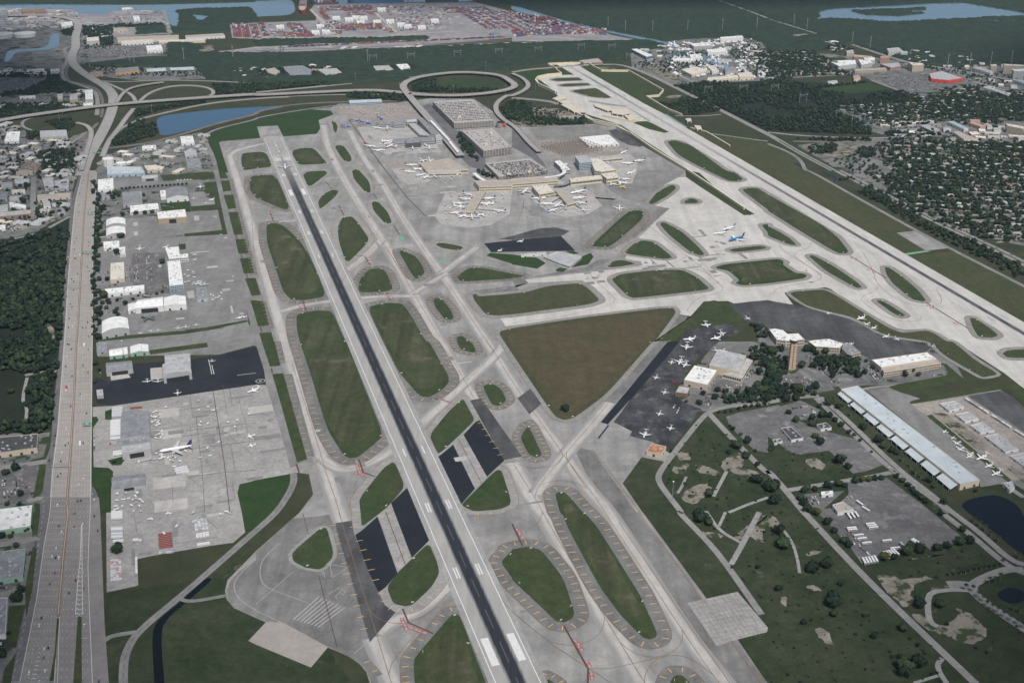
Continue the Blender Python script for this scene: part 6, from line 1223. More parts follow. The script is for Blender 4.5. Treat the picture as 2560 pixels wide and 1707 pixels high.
CARME = {k: car_mesh(m) for k, m in CARM.items()}; CARME['van'] = car_mesh(CARM['white'], True)
CARS = []
def car(col, x, y, ang, what, group, z=.5):
    o = bpy.data.objects.new('parked_car' if 'parked' in group else 'car', CARME[col]); COL.objects.link(o); o.location = (x, y, z); o.rotation_euler = (0, 0, ang); CARS.append(o)
    tag(o, describe(what, x, y), 'van' if col == 'van' else 'car', group); return o
for ph, s in (("far green highway sign", "B0 830,382"), ("middle green highway sign", "B0 795,742"), ("near green highway sign", "C0 800,750"), ("grey sign gantry", "B0 670,1058"), ("lower grey sign gantry", "C0 560,1128"), ("red container truck", "C0 610,440"), ("long white lorry", "C0 738,945"), ("white chevron gore", "D0 728,700"), ("left grass median", "D0 520,1250"), ("right grass median", "D0 730,1250"), ("concrete to asphalt seam", "C0 560,1440"), ("pink road ramp corner", "C0 880,1390"), ("lower chevron gore", "D0 330,1440"), ("highway's left slip road", "D0 250,1000")): landmark(ph, *pts(s)[0])
HC = """k B0 755,30 838,55 768,88 850,97 755,117 848,120 833,138 830,172 730,205 845,215 675,278 725,315 824,357 722,380 703,620 685,655 812,655 810,692 682,722 808,770 802,882 820,920 711,945 658,995 677,1015 675,1095 615,1155 840,1205 647,1225 660,1250 600,1365 635,1357 803,1390 628,1438 758,1440 788,1443 815,1520 C0 657,67 633,25 620,22 810,70 603,227 762,217 808,280 662,317 735,480 648,593 795,657 497,708 508,860 627,930 600,950 765,930 498,953 558,1098 558,1210 530,1235 712,1462 743,1457 450,1090 D0 685,12 540,128 866,35 511,418 694,624 767,697 632,740 898,170 380,970 443,1245 398,1335 908,1550
w B0 752,355 725,430 728,458 715,685 733,775 627,795 693,975 622,1045 614,1115 667,1430 812,1465 643,1490 642,1525 C0 832,70 612,143 787,150 720,275 612,797 630,845 570,1020 617,1078 640,1145 766,1258 727,1310 528,1503 865,1450 D0 565,178 516,330 478,408 540,420 775,1035 361,1040 405,1253 414,1455 267,1475 362,1555
s B0 743,238 C0 702,1400 850,1400 D0 733,55 767,552 867,278 415,957 306,1265 780,1165
r D0 681,130 503,557 457,660"""
for row in HC.split('\n'):
    key, rest = row[0], row[2:]; tg = None; n_ = 0
    for w_ in rest.split():
        if w_[0] in 'ABCD': tg = w_; continue
        a, b = map(float, w_.split(',')); x, y = T(tg, a, b, .8); n_ += 1
        col = {'k': ('black', 'grey', 'dark blue', 'black', 'black')[n_ % 5], 'w': 'white' if n_ % 5 else 'van', 's': 'silver', 'r': 'red'}[key]
        f = mixf(HL, HR, float((x-HL(y))/(HR(y)-HL(y)))); ang = math.atan2(20, float(f(y+20)-f(y)))
        if x < HM(y): ang += math.pi
        car(col, x, y, ang, {'van': 'white van driving on the highway'}.get(col, f'{col} car driving on the highway'), 'cars driving along the wide highway', .42)
def truck(name, label, s, cab, boxm, L=13.5, wd=2.6, h=3.9, group=None, cat='truck'):
    a, b = [Vector(v) for v in pts(s, 1)]; d = a-b; c = (a+b)/2; e = empty(name, c.x, c.y, .45, math.atan2(d.y, d.x)); tag(e, label, cat, group)
    mb = MB(); mb.box(-1.5, 0, 1.1, L-3.5, wd, h-1.1, bottom=True); mb.build('cargo_box', boxm, e); mb = MB(); mb.box(L/2-1.3, 0, .6, 2.6, 2.4, 2.3); mb.box(L/2-1.9, 0, 2.9, 1.6, 2.2, .6); mb.build('cab', cab, e)
    mb = MB(); mb.box(L/2+.02, 0, 1.9, .06, 2.0, .8); mb.build('windscreen', GLASS, e)
    for x in (L/2-1.6, -L/2+1.2, -L/2+2.6):
        for sgn in (-1, 1): mb = MB(); mb.box(0, 0, 0, 1, .35, 1); o = mb.build('wheel', TYRE, e); o.location = (x, sgn*1.05, 0)
    return e
RED = plain('container_red', (.42, .06, .06), .6); CW = plain('trailer_white', (.70, .70, .70), .5, var=.06); CG = plain('trailer_grey', (.42, .43, .45), .5, var=.08)
truck('lorry', 'lorry with red container heading toward the viewer on the highway', "C0 608,470 612,405", CARM['white'], RED, 15); truck('lorry', 'white box lorry heading away beside a black car on the highway', "C0 738,902 736,975", CARM['grey'], CW, 16)
truck('lorry', 'short white lorry heading away near the green walled hangars', "C0 776,12 774,60", CARM['white'], CW, 12); truck('lorry', 'red and white lorry below the far park wood on the highway', "B0 688,820 690,782", RED, CG, 13); truck('lorry', 'white articulated lorry parked by the freighter', "C0 1268,1108 1390,1080", CARM['white'], CG, 19); truck('lorry', 'white tanker lorry standing alone on the cargo apron', "D0 1292,265 1228,265", CARM['white'], CW, 11)
# green signs over the highway, grey gantries
SGN = plain('sign_green', (.03, .30, .20), .5, var=0); POLE = plain('galvanised_steel', (.35, .36, .37), .5, .3)
def gantry(label, s, wd, panels, ang):
    x, y = pts(s, 6)[0]; e = empty('sign_gantry', x, y, 0, ang); tag(e, label, 'road sign'); mb = MB(); mb.bar((-wd/2, 0, 6.2), (wd/2, 0, 6.2), .5); mb.bar((-wd/2, 0, 7.4), (wd/2, 0, 7.4), .5); mb.build('beam', POLE, e)
    for q in (-wd/2, wd/2): mb = MB(); mb.bar((q, 0, 0), (q, 0, 7.6), .6); mb.build('post', POLE, e)
    for p_, w_ in panels:
        mb = MB(); mb.box(p_, -.5, 5.0, w_, .25, 4.4, bottom=True); f = mb.build('sign_panel', SGN, e)
        mb = MB()
        for k in range(3): mb.box(0, 0, 0, w_*(.7-.15*k), .06, .42) if False else mb.face([(p_-w_*(.36-.07*k), -.64, 8.4-k*1.2), (p_+w_*(.36-.07*k), -.64, 8.4-k*1.2), (p_+w_*(.36-.07*k), -.64, 8.9-k*1.2), (p_-w_*(.36-.07*k), -.64, 8.9-k*1.2)])
        mb.build('sign_lettering', M['paint'], f)
gantry('green sign board over the far right lanes beside the tall hangar', "B0 830,388", 14, [(0, 10)], .1); gantry('pair of green sign boards on a long gantry over the right lanes', "B0 805,745", 26, [(-6, 9), (7, 5)], .05); gantry('green sign board over the right lanes level with the cargo warehouse', "C0 800,755", 13, [(0, 10)], .03); gantry('bare grey gantry over the left lanes near the dense wood', "B0 672,1062", 24, [], .03); gantry('bare grey gantry over the left lanes near the dark roofed warehouse', "C0 560,1132", 26, [], .08); gantry('green sign board over the highway near the white fuel tanks', "A0 888,1405", 22, [(-3, 8), (6, 6)], -.1); gantry('grey sign gantry across the bottom lanes of the highway', "D0 310,1562", 46, [], .02)
for s, lab in (("B0 595,165", 'dark billboard on a tall pole by the grey warehouse'), ("C0 205,1175", 'tall dark billboard post beside trees left of the highway')):
    x, y = pts(s)[0]; e = empty('billboard', x, y, 0, .5); tag(e, lab, 'billboard'); mb = MB(); mb.bar((0, 0, 0), (0, 0, 16), 1.0); mb.build('post', POLE, e); mb = MB(); mb.box(0, -.6, 13, 14, .5, 5, bottom=True); mb.build('board', PD, e)
# trailers, buses, containers, carts in rows
def boxthing(name, label, cat, group, x, y, ang, L, wd, h, mat, wheels=True, z=.45, me={}):
    key = (name, L, wd, h, mat.name)
    if key not in me:
        b = MB(); b.box(0, 0, (.9 if wheels else 0), L, wd, h-(.9 if wheels else 0), bottom=True)
        mats = [mat]
        if wheels:
            mats.append(TYRE)
            for p_ in (-L*.38, -L*.28, L*.3):
                for s in (-1, 1): b.box(p_, s*wd*.38, 0, 1, .3, .95, 0, 1)
        if name in ('bus', 'van'):
            mats.append(GLASS)
            for s in (-1, 1): b.face([(-L*.46, s*(wd/2+.02), h*.5), (L*.46, s*(wd/2+.02), h*.5), (L*.46, s*(wd/2+.02), h*.82), (-L*.46, s*(wd/2+.02), h*.82)], 2)
            b.face([(L/2+.02, -wd*.42, h*.42), (L/2+.02, wd*.42, h*.42), (L/2+.02, wd*.42, h*.85), (L/2+.02, -wd*.42, h*.85)], 2)
            b.box(L*.2, 0, h+.003, 2.2, 1.4, .3); b.box(-L*.25, 0, h+.003, 2.2, 1.4, .3)
        elif name == 'semi_trailer': b.box(0, 0, h+.002, L*.98, .12, .08); b.box(L*.42, 0, .2, .2, .8, .8)
        elif name == 'cargo_container':
            for k in range(3): b.box(-L*.33+L*.33*k, 0, h+.003, .12, wd*.9, .08)
        me[key] = b.mesh(name, mats)
    o = bpy.data.objects.new(name, me[key]); COL.objects.link(o); o.location = (x, y, z); o.rotation_euler = (0, 0, ang); tag(o, describe(label, x, y) if not label.startswith('=') else label[1:], cat, group); return o
def rows(name, label, cat, group, corner, right, down, nx, ny, L, wd, h, mats, along='right', wheels=True, p=1.0, z=.45, seed=1):
    """nx by ny things in the parallelogram corner-right-down (photo points)"""
    rnd = random.Random(seed); O, A, B = [Vector(v) for v in pts(f"{corner} {right} {down}", h*.5)]; u, v = A-O, B-O; d = u if along == 'right' else v; ang = math.atan2(d.y, d.x)
    for i in range(nx):
        for j in range(ny):
            if rnd.random() > p: continue
            q = O+u*((i+.5)/nx)+v*((j+.5)/ny); m = rnd.choice(mats); yield_ = boxthing(name, label, cat, group, q.x, q.y, ang, L, wd, h, m, wheels, z)
ULD = plain('air_container_silver', (.60, .61, .62), .45, var=.06); BW = plain('bus_white', (.72, .72, .72), .4, var=.03); PINK = plain('container_pale_red', (.55, .32, .32), .6)
TR = ('semi_trailer', 'white freight trailer parked', 'trailer', 'freight trailers parked beside the cargo warehouses')
rows(*TR, "C0 1015,728", "1110,718", "1012,900", 1, 13, 14.5, 2.6, 3.9, [CW, CW, CG]); rows(*TR, "D0 1018,0", "1130,-5", "1018,65", 1, 5, 14.5, 2.6, 3.9, [CW]); rows(*TR, "D0 1015,140", "1135,135", "1015,240", 1, 8, 14.5, 2.6, 3.9, [CG, CW]); rows('semi_trailer', 'white freight trailer standing apart', 'trailer', TR[3], "D0 1040,255", "1135,250", "1040,285", 1, 1, 13, 2.6, 3.9, [CW]); rows('semi_trailer', 'white freight trailer backed to the shed', 'trailer', TR[3], "C0 1040,1012", "1130,1000", "1042,1050", 1, 2, 14, 2.6, 3.9, [CW]); rows('semi_trailer', 'white freight trailer among red boxes', 'trailer', TR[3], "D0 1245,425", "1258,425", "1248,560", 1, 4, 9, 2.6, 3.4, [CW], 'down')
UL = ('cargo_container', 'silver air cargo container standing', 'container', 'air cargo containers in blocks on the apron')
rows(*UL, "C0 1030,605", "1125,597", "1028,690", 5, 6, 2.9, 2.2, 2.2, [ULD], wheels=False); rows(*UL, "C0 1598,1160", "1715,1140", "1620,1215", 5, 4, 3.4, 2.6, 2.2, [ULD], wheels=False); rows(*UL, "D0 1775,75", "1900,58", "1790,170", 4, 7, 3.6, 2.2, 2.2, [ULD, CG], wheels=False); rows('cargo_container', 'white air cargo container standing', 'container', UL[3], "D0 1795,200", "1915,178", "1800,240", 4, 2, 3.6, 2.4, 2.2, [CW], wheels=False); rows('cargo_container', 'white air cargo container in a single row', 'container', UL[3], "D0 1808,288", "1925,272", "1810,310", 4, 1, 3.6, 2.6, 2.2, [CW], wheels=False)
rows('cargo_dolly', 'red cargo dolly parked in a tight block', 'dolly', 'red cargo dollies in a block', "D0 1452,198", "1578,182", "1460,340", 4, 9, 4.2, 1.9, .7, [plain('dolly_red', (.24, .055, .05), .7)], wheels=False); rows('cargo_dolly', 'red cargo dolly parked by the warehouse', 'dolly', 'red cargo dollies in a block', "C0 1195,603", "1302,595", "1198,622", 4, 2, 4.6, 2.6, .7, [plain('dolly_brown_red', (.26, .08, .06), .7)], wheels=False)
rows('cargo_container', 'white or pale red cargo box', 'container', 'cargo boxes stacked at the lot edge', "D0 1015,440", "1112,430", "1018,630", 4, 12, 3.4, 2.2, 2.2, [ULD, ULD, ULD, PINK], wheels=False, p=.85); rows('cargo_container', 'pale cargo box at the grass edge', 'container', 'cargo boxes stacked at the lot edge', "D0 1460,360", "1590,350", "1462,390", 6, 1, 3.2, 2.4, 2.0, [ULD, CG], wheels=False)
BS = ('bus', 'white coach parked', 'bus', 'white coaches in the bus yard')
for s, n, al in (("D3 712,22 812,-5 748,75", 3, 'v'), ("D3 722,145 800,138 740,178", 2, 'u'), ("D3 790,208 868,200 795,232", 1, 'u'), ("D3 820,238 898,228 826,265", 1, 'u'), ("D3 865,280 943,270 870,305", 1, 'u'), ("D3 890,108 975,98 930,160", 3, 'u'), ("D3 1050,262 1130,252 1052,280", 1, 'u'), ("D3 1125,328 1205,320 1128,350", 1, 'u'), ("D3 852,425 985,400 885,488", 5, 'v'), ("D3 1062,385 1170,355 1090,412", 5, 'v'), ("C3 790,1470 830,1458 850,1512", 1, 'v'), ("C3 850,1530 885,1518 910,1565", 1, 'v')):
    O, A, B = [Vector(v) for v in pts(s, 1.6)]; u, v = A-O, B-O
    for k in range(n):
        q = O+u*((k+.5)/n)+v*.5 if al == 'v' else O+u*.5+v*((k+.5)/n); d = v if al == 'v' else u; boxthing(*BS, q.x, q.y, math.atan2(d.y, d.x), 12.5, 2.6, 3.4, BW)
rows('van', 'small white shuttle van in the bus yard row', 'van', 'white shuttle vans in a row', "D3 1310,255", "1330,245", "1400,315", 1, 6, 6, 2.2, 2.7, [BW], 'right')
rows('semi_trailer', 'grey box trailer beside trees in the yard', 'trailer', 'trailers in the yard', "D3 1205,290", "1225,285", "1250,335", 1, 1, 13, 2.6, 3.8, [CG], 'down')
rows(*TR[:1], 'white site trailer along the fence', 'trailer', 'site trailers along the fence', "C3 1800,535", "1830,520", "2340,880", 1, 13, 11, 3, 3.2, [CW, CG], 'down', p=.85)
EQ = plain('ground_equipment', (.50, .50, .49), .6, var=.2)
rnd = random.Random(3)
for reg, n in (("C0 1020,1390 1310,1380 1330,1568 1030,1568", 22), ("C0 1390,650 1460,700 1500,900 1400,900", 22), ("C0 1420,1030 1650,1060 1600,1110 1420,1100", 16), ("C0 1400,620 2250,450 2330,900 1500,1250", 26), ("D0 1350,20 2200,-20 2200,150 1400,250", 12), ("B0 1690,880 1890,1000 1880,1060 1700,1050", 16), ("B0 1900,1110 2040,1110 2040,1190 1920,1200", 10), ("B1 1650,230 2300,220 2250,460 1750,470", 46), ("B2 220,240 420,200 640,330 760,300 620,400 360,380", 34), ("A1 900,1150 1500,1180 1650,1400 1100,1420", 30), ("B1 1330,40 1850,60 1800,120 1350,120", 18), ("A1 700,1000 1280,980 1350,1060 800,1060", 40), ("A2 430,1290 1020,1350 950,1420 700,1420", 24)):
    p = pts(reg); a, b, c, d = bbox(p); k = 0
    while k < n:
        x, y = rnd.uniform(a, b), rnd.uniform(c, d)
        if inside(p, x, y): boxthing('service_vehicle', rnd.choice(['small white ground service vehicle', 'small grey baggage cart', 'low white service truck']), 'service vehicle', 'ground service vehicles on the aprons', x, y, rnd.uniform(0, 3), rnd.choice([4, 5.5]), 2.2, 2.0, rnd.choice([EQ, CW, CW])); k += 1
# parked cars: the 300 largest in the photo are things, the rest one mass on the roof decks and far lots
def carlot(s, cols, rws, fill, z=.5, h=0):
    O, A, B = [Vector(v) for v in pts(s, z+h+.8)]; u, v = A-O, B-O; out = []
    for i in range(cols):
        for j in range(rws):
            if rnd.random() < fill: q = O+u*((i+.5)/cols)+v*((j+.5)/rws); d = v; out.append((q.x, q.y, z+h, math.atan2(d.y, d.x)+rnd.choice([0, math.pi])))
    return out
near = []; far = []
for s, c, r, f in (("B0 1240,770 1260,768 1240,1000", 1, 24, .5), ("B0 1335,770 1375,765 1340,1010", 2, 26, .6), ("B0 1220,890 1270,880 1225,1020", 2, 12, .7), ("B0 1380,900 1400,895 1385,1010", 1, 11, .8), ("B0 950,920 1000,915 960,985", 2, 6, .7), ("B0 1150,860 1200,855 1155,985", 2, 8, .6), ("B0 1480,1040 1545,1030 1490,1100", 3, 4, .6), ("B0 1540,1100 1650,1095 1545,1112", 7, 1, .8), ("B0 960,1240 1110,1230 970,1350", 5, 7, .4), ("B0 870,800 940,790 880,1070", 3, 12, .25), ("B0 1340,190 1470,180 1345,260", 4, 5, .4), ("B0 1000,360 1130,345 1010,390", 6, 2, .5),
   ("C2 1920,400 2130,390 1890,470", 14, 5, .45), ("C2 2150,250 2230,240 2110,340", 4, 6, .6), ("C2 1700,490 1750,480 1680,590", 2, 5, .35), ("C2 1780,480 1850,500 1760,600", 3, 6, .4), ("C2 1480,560 1560,610 1440,640", 2, 4, .5), ("C3 330,130 420,110 600,400", 4, 14, .45), ("C3 470,120 600,130 560,300", 6, 8, .4), ("C3 140,340 350,300 220,410", 8, 4, .45), ("C3 860,230 960,220 990,360", 4, 9, .6), ("C3 1440,310 1620,280 1450,340", 8, 1, .7), ("C3 210,600 360,580 225,620", 8, 1, .9), ("C3 300,670 430,640 320,690", 8, 1, .9), ("C3 380,600 430,620 400,660", 1, 4, .8), ("C3 700,590 760,570 1640,1360", 1, 46, .4), ("C3 1040,1110 1060,1100 1500,1440", 1, 10, .2), ("C3 1400,-5 1530,20 1420,30", 6, 2, .7), ("C3 1560,60 1680,110 1580,90", 5, 1, .9),
   ("C3 340,1420 440,1410 380,1500", 4, 3, .5), ("C3 700,1420 770,1410 760,1470", 2, 2, .5), ("D3 700,180 780,170 800,340", 2, 8, .5), ("D3 850,340 880,330 920,400", 1, 4, .8), ("C0 20,1230 60,1225 10,1320", 2, 5, .6), ("C0 130,1250 210,1240 140,1330", 3, 4, .7), ("C0 20,1380 180,1330 30,1440", 5, 4, .6), ("C0 980,930 1060,920 985,950", 4, 1, .8), ("C0 850,850 880,850 850,1000", 1, 7, .7), ("D0 0,660 70,660 0,720", 3, 1, .9), ("D0 0,1150 30,1150 0,1220", 2, 2, .9), ("C0 910,240 940,300 900,300", 1, 2, .9)): near += carlot(s, c, r, f)
for s, c, r, f in (("A0 50,750 490,725 30,850", 42, 10, .55), ("A0 1050,440 1270,435 1070,520", 34, 10, .8), ("A0 850,480 1050,470 860,525", 26, 5, .7), ("A0 1370,670 1490,660 1350,720", 12, 6, .6), ("A0 1600,660 1800,650 1620,715", 22, 6, .65), ("A0 1880,660 2350,645 1890,715", 36, 5, .5), ("A0 10,915 460,895 10,960", 30, 4, .5), ("A3 900,690 1450,655 1150,800", 60, 12, .25), ("A3 1300,790 1560,770 1250,850", 18, 5, .3), ("A3 1700,640 2060,670 1760,700", 26, 5, .4), ("B0 20,480 100,470 90,560", 4, 6, .5), ("B0 130,460 200,460 140,530", 3, 6, .6), ("A0 80,1325 340,1300 60,1345", 16, 2, .5), ("A1 1640,1180 1760,1290 1620,1200", 1, 8, .3)): far += carlot(s, c, r, f)
for (s, c, r, f), hh in ((("A1 1640,945 1975,925 1825,1115", 62, 12, .85), 17.1), (("A1 1920,1210 2170,1190 2090,1370", 40, 9, .22), 19.1), (("A1 2130,1507 A2 160,1468 B1 2300,50", 52, 11, .8), 9.1)): far += carlot(s, c, r, f, .4, hh)
far2 = near[max(0, 300-len(CARS)):] if len(near) > 300-len(CARS) else []
near.sort(key=lambda c: c[1]); take = near[:300-len(CARS)]; rest = near[len(take):]+far
pal = ['white']*5+['silver']*4+['grey']*3+['black']*3+['dark blue']+['red']+['van']
for x, y, z, a in take: c = rnd.choice(pal); car(c, x, y, a, ('white van parked' if c == 'van' else f'{c} car parked'), 'parked cars in the airport lots', z)
def mass(name, base, items, mats_of):
    """many copies of small meshes as one object"""
    V = []; F4 = []; MI = []; k = 0; cache = {}
    allm = []
    for (key, x, y, z, a, s) in items:
        if key not in cache:
            me = base[key]; me.calc_loop_triangles(); v = np.empty(len(me.vertices)*3); me.vertices.foreach_get('co', v); t = np.empty(len(me.loop_triangles)*3, np.int32); me.loop_triangles.foreach_get('vertices', t); mi = np.empty(len(me.loop_triangles), np.int32); me.loop_triangles.foreach_get('material_index', mi)
            mm = []
            for q in me.materials:
                if q not in allm: allm.append(q)
                mm.append(allm.index(q))
            cache[key] = (v.reshape(-1, 3), t.reshape(-1, 3), np.array(mm, np.int32)[mi])
        v, t, mi = cache[key]; c, n = math.cos(a), math.sin(a)
        s3 = s if isinstance(s, tuple) else (s, s, s)
        w_ = np.stack([(v[:, 0]*c*s3[0]-v[:, 1]*n*s3[1])+x, (v[:, 0]*n*s3[0]+v[:, 1]*c*s3[1])+y, v[:, 2]*s3[2]+z], 1)
        V.append(w_); F4.append(t+k); MI.append(mi); k += len(w_)
    o = bpy.data.objects.new(name, raw_mesh(name, np.concatenate(V), np.concatenate(F4), allm, np.concatenate(MI))); COL.objects.link(o); o['kind'] = 'stuff'; return o
mass('parked_cars', CARME, [(rnd.choice(pal), x, y, z, a, 1.0) for x, y, z, a in rest], None)
# ------------------------------------------------------------------ trees
HAZE = 2.0e-5
def leaf_mat(name, a, b, sc_=0.9):
    m, n, bs = new_mat(name); bs.inputs['Roughness'].default_value = .8; bs.inputs['Specular IOR Level'].default_value = .15
    c = mixc(n, ramp(n, noise(n, sc_, 2, .6), .3, .7, (0, 0, 0), (1, 1, 1)), a, b)
    big = ramp(n, noise(n, .035, 3, .6), .3, .7, (.72,)*3, (1.25,)*3); c = mixc(n, 1.0, c, big, 'MULTIPLY')
    n.links.new(c, bs.inputs['Base Color']); return m
LEAF = leaf_mat('leaf_green', (.017, .032, .021), (.038, .060, .034)); LEAFD = leaf_mat('leaf_dark', (.012, .025, .019), (.027, .045, .030)); LEAFL = leaf_mat('leaf_light', (.028, .046, .025), (.056, .082, .042)); LEAFY = leaf_mat('leaf_yellow_green', (.05, .06, .018), (.085, .095, .03)); MANG = leaf_mat('mangrove_leaf', (.021, .036, .026), (.036, .055, .036), .08); BARK = plain('bark', (.10, .08, .06), .9)
def crown_mesh(seed, leaf, lobes=6, leaves=230, flat=.72, ls=.17):
    """unit crown: radius 1, centred at z=0.75, lumpy lobes wrapped in many small leaf faces"""
    r = random.Random(seed); mb = MB(); bm = bmesh.new(); L = []
    for i in range(lobes):
        a = i*2.4+r.uniform(-.4, .4); d = r.uniform(.25, .62) if i else 0; s = r.uniform(.36, .56) if i else .62
        L.append((d*math.cos(a), d*math.sin(a), r.uniform(.55, .95) if i else .85, s))
    for cx, cy, cz, s in L:
        bm.clear(); bmesh.ops.create_icosphere(bm, subdivisions=1, radius=s)
        k = len(mb.v)
        for v in bm.verts:
            q = v.co*(1+r.uniform(-.28, .22)); mb.v.append((cx+q.x, cy+q.y, cz+q.z*flat))
        for f in bm.faces: mb.f.append(tuple(k+v.index for v in f.verts)); mb.m.append(0)
    bm.free()
    for _ in range(leaves):
        cx, cy, cz, s = r.choice(L); n = Vector((r.gauss(0, 1), r.gauss(0, 1), r.gauss(.35, .9))).normalized(); c = Vector((cx, cy, cz))+Vector((n.x, n.y, n.z*flat))*s*r.uniform(.9, 1.22)
        t = n.cross(Vector((r.gauss(0, 1), r.gauss(0, 1), r.gauss(0, 1)))).normalized(); b = n.cross(t)+n*r.uniform(-.5, .5); w_ = ls*r.uniform(.6, 1.3)
        mb.v += [tuple(c+t*w_), tuple(c+b*w_*.8), tuple(c-t*w_*.7), tuple(c-b*w_)]; k = len(mb.v)-4; mb.f += [(k, k+1, k+2), (k, k+2, k+3)]; mb.m += [0, 0]
    return mb.mesh('crown', leaf)
CR = [crown_mesh(1, LEAF), crown_mesh(2, LEAFD), crown_mesh(3, LEAFL, 9), crown_mesh(4, LEAFD, 5)]; CRY = crown_mesh(5, LEAFY)
mb = MB(); mb.cyl(0, 0, 0, .055, .45, 7, .03); mb.bar((0, 0, .3), (.3, .1, .75), .035); mb.bar((0, 0, .3), (-.25, .2, .8), .035); mb.bar((0, 0, .32), (0, -.3, .78), .03); TRK = mb.mesh('trunk', BARK)
mb = MB(); mb.cyl(0, 0, 0, .3, 9, 7, .2); PTRK = mb.mesh('trunk', plain('palm_trunk', (.24, .21, .18), .9))
mb = MB()
for i in range(16):
    a = i*2*math.pi/16; u = .9 if i % 2 else .35; P = [(.2, 9+.1), (1.3, 9.4+u*.9), (2.6, 9.1+u*.8), (3.5, 7.9+u)]
    for (r0, z0), (r1, z1), w0, w1 in zip(P, P[1:], (.25, .55, .45), (.55, .45, .05)):
        c, s = math.cos(a), math.sin(a); mb.face([(r0*c-s*w0, r0*s+c*w0, z0-.15), (r1*c-s*w1, r1*s+c*w1, z1-.2), (r1*c, r1*s, z1), (r0*c, r0*s, z0)]); mb.face([(r0*c+s*w0, r0*s-c*w0, z0-.15), (r0*c, r0*s, z0), (r1*c, r1*s, z1), (r1*c+s*w1, r1*s-c*w1, z1-.2)])
PCR = mb.mesh('crown', LEAF)
NT = [0]
def tree(x, y, r, h=None, what=None, mesh=None):
    NT[0] += 1; e = empty('tree', x, y, .1, (x*1.7+y) % 6.28); h = h or r*1.25; e.scale = (r, r, h); 
    o = bpy.data.objects.new('crown', mesh or CR[NT[0] % 4]); COL.objects.link(o); o.parent = e; t = bpy.data.objects.new('trunk', TRK); COL.objects.link(t); t.parent = e
    what = what or ('large spreading tree' if r > 9 else 'round dark green tree' if r > 5 else 'small green tree'); tag(e, describe(what, x, y), 'tree', 'trees scattered over the airport land'); return e
def palm(x, y, s=1):
    e = empty('palm_tree', x, y, .1, x % 6.28); e.scale = (s,)*3
    for n, me in (('crown', PCR), ('trunk', PTRK)): o = bpy.data.objects.new(n, me); COL.objects.link(o); o.parent = e
    tag(e, describe('palm tree', x, y), 'palm tree', 'palm trees lining the roads')
for ph, s in (("small round pond", "D3 2240,770"), ("dark lake at the right edge", "C3 2200,1480"), ("sandy clearing", "D3 1900,1080"), ("T junction by the pond", "D3 2250,540"), ("white rubble patch", "D2 2250,150"), ("bus yard", "D3 1000,250"), ("tree row behind the buses", "D3 1300,370"), ("old asphalt lot", "D3 1300,100"), ("rubble heap", "C2 2050,1090"), ("cracked asphalt yard", "C3 500,850"), ("straight lane across the field", "D3 1000,730"), ("open field's corner", "D3 300,1300"), ("oval lawn", "C0 1080,1095")): landmark(ph, *pts(s)[0])
def px_r(tagc, x, y, rp): a = T(tagc, x, y); b = T(tagc, x+rp, y); return abs(b[0]-a[0])
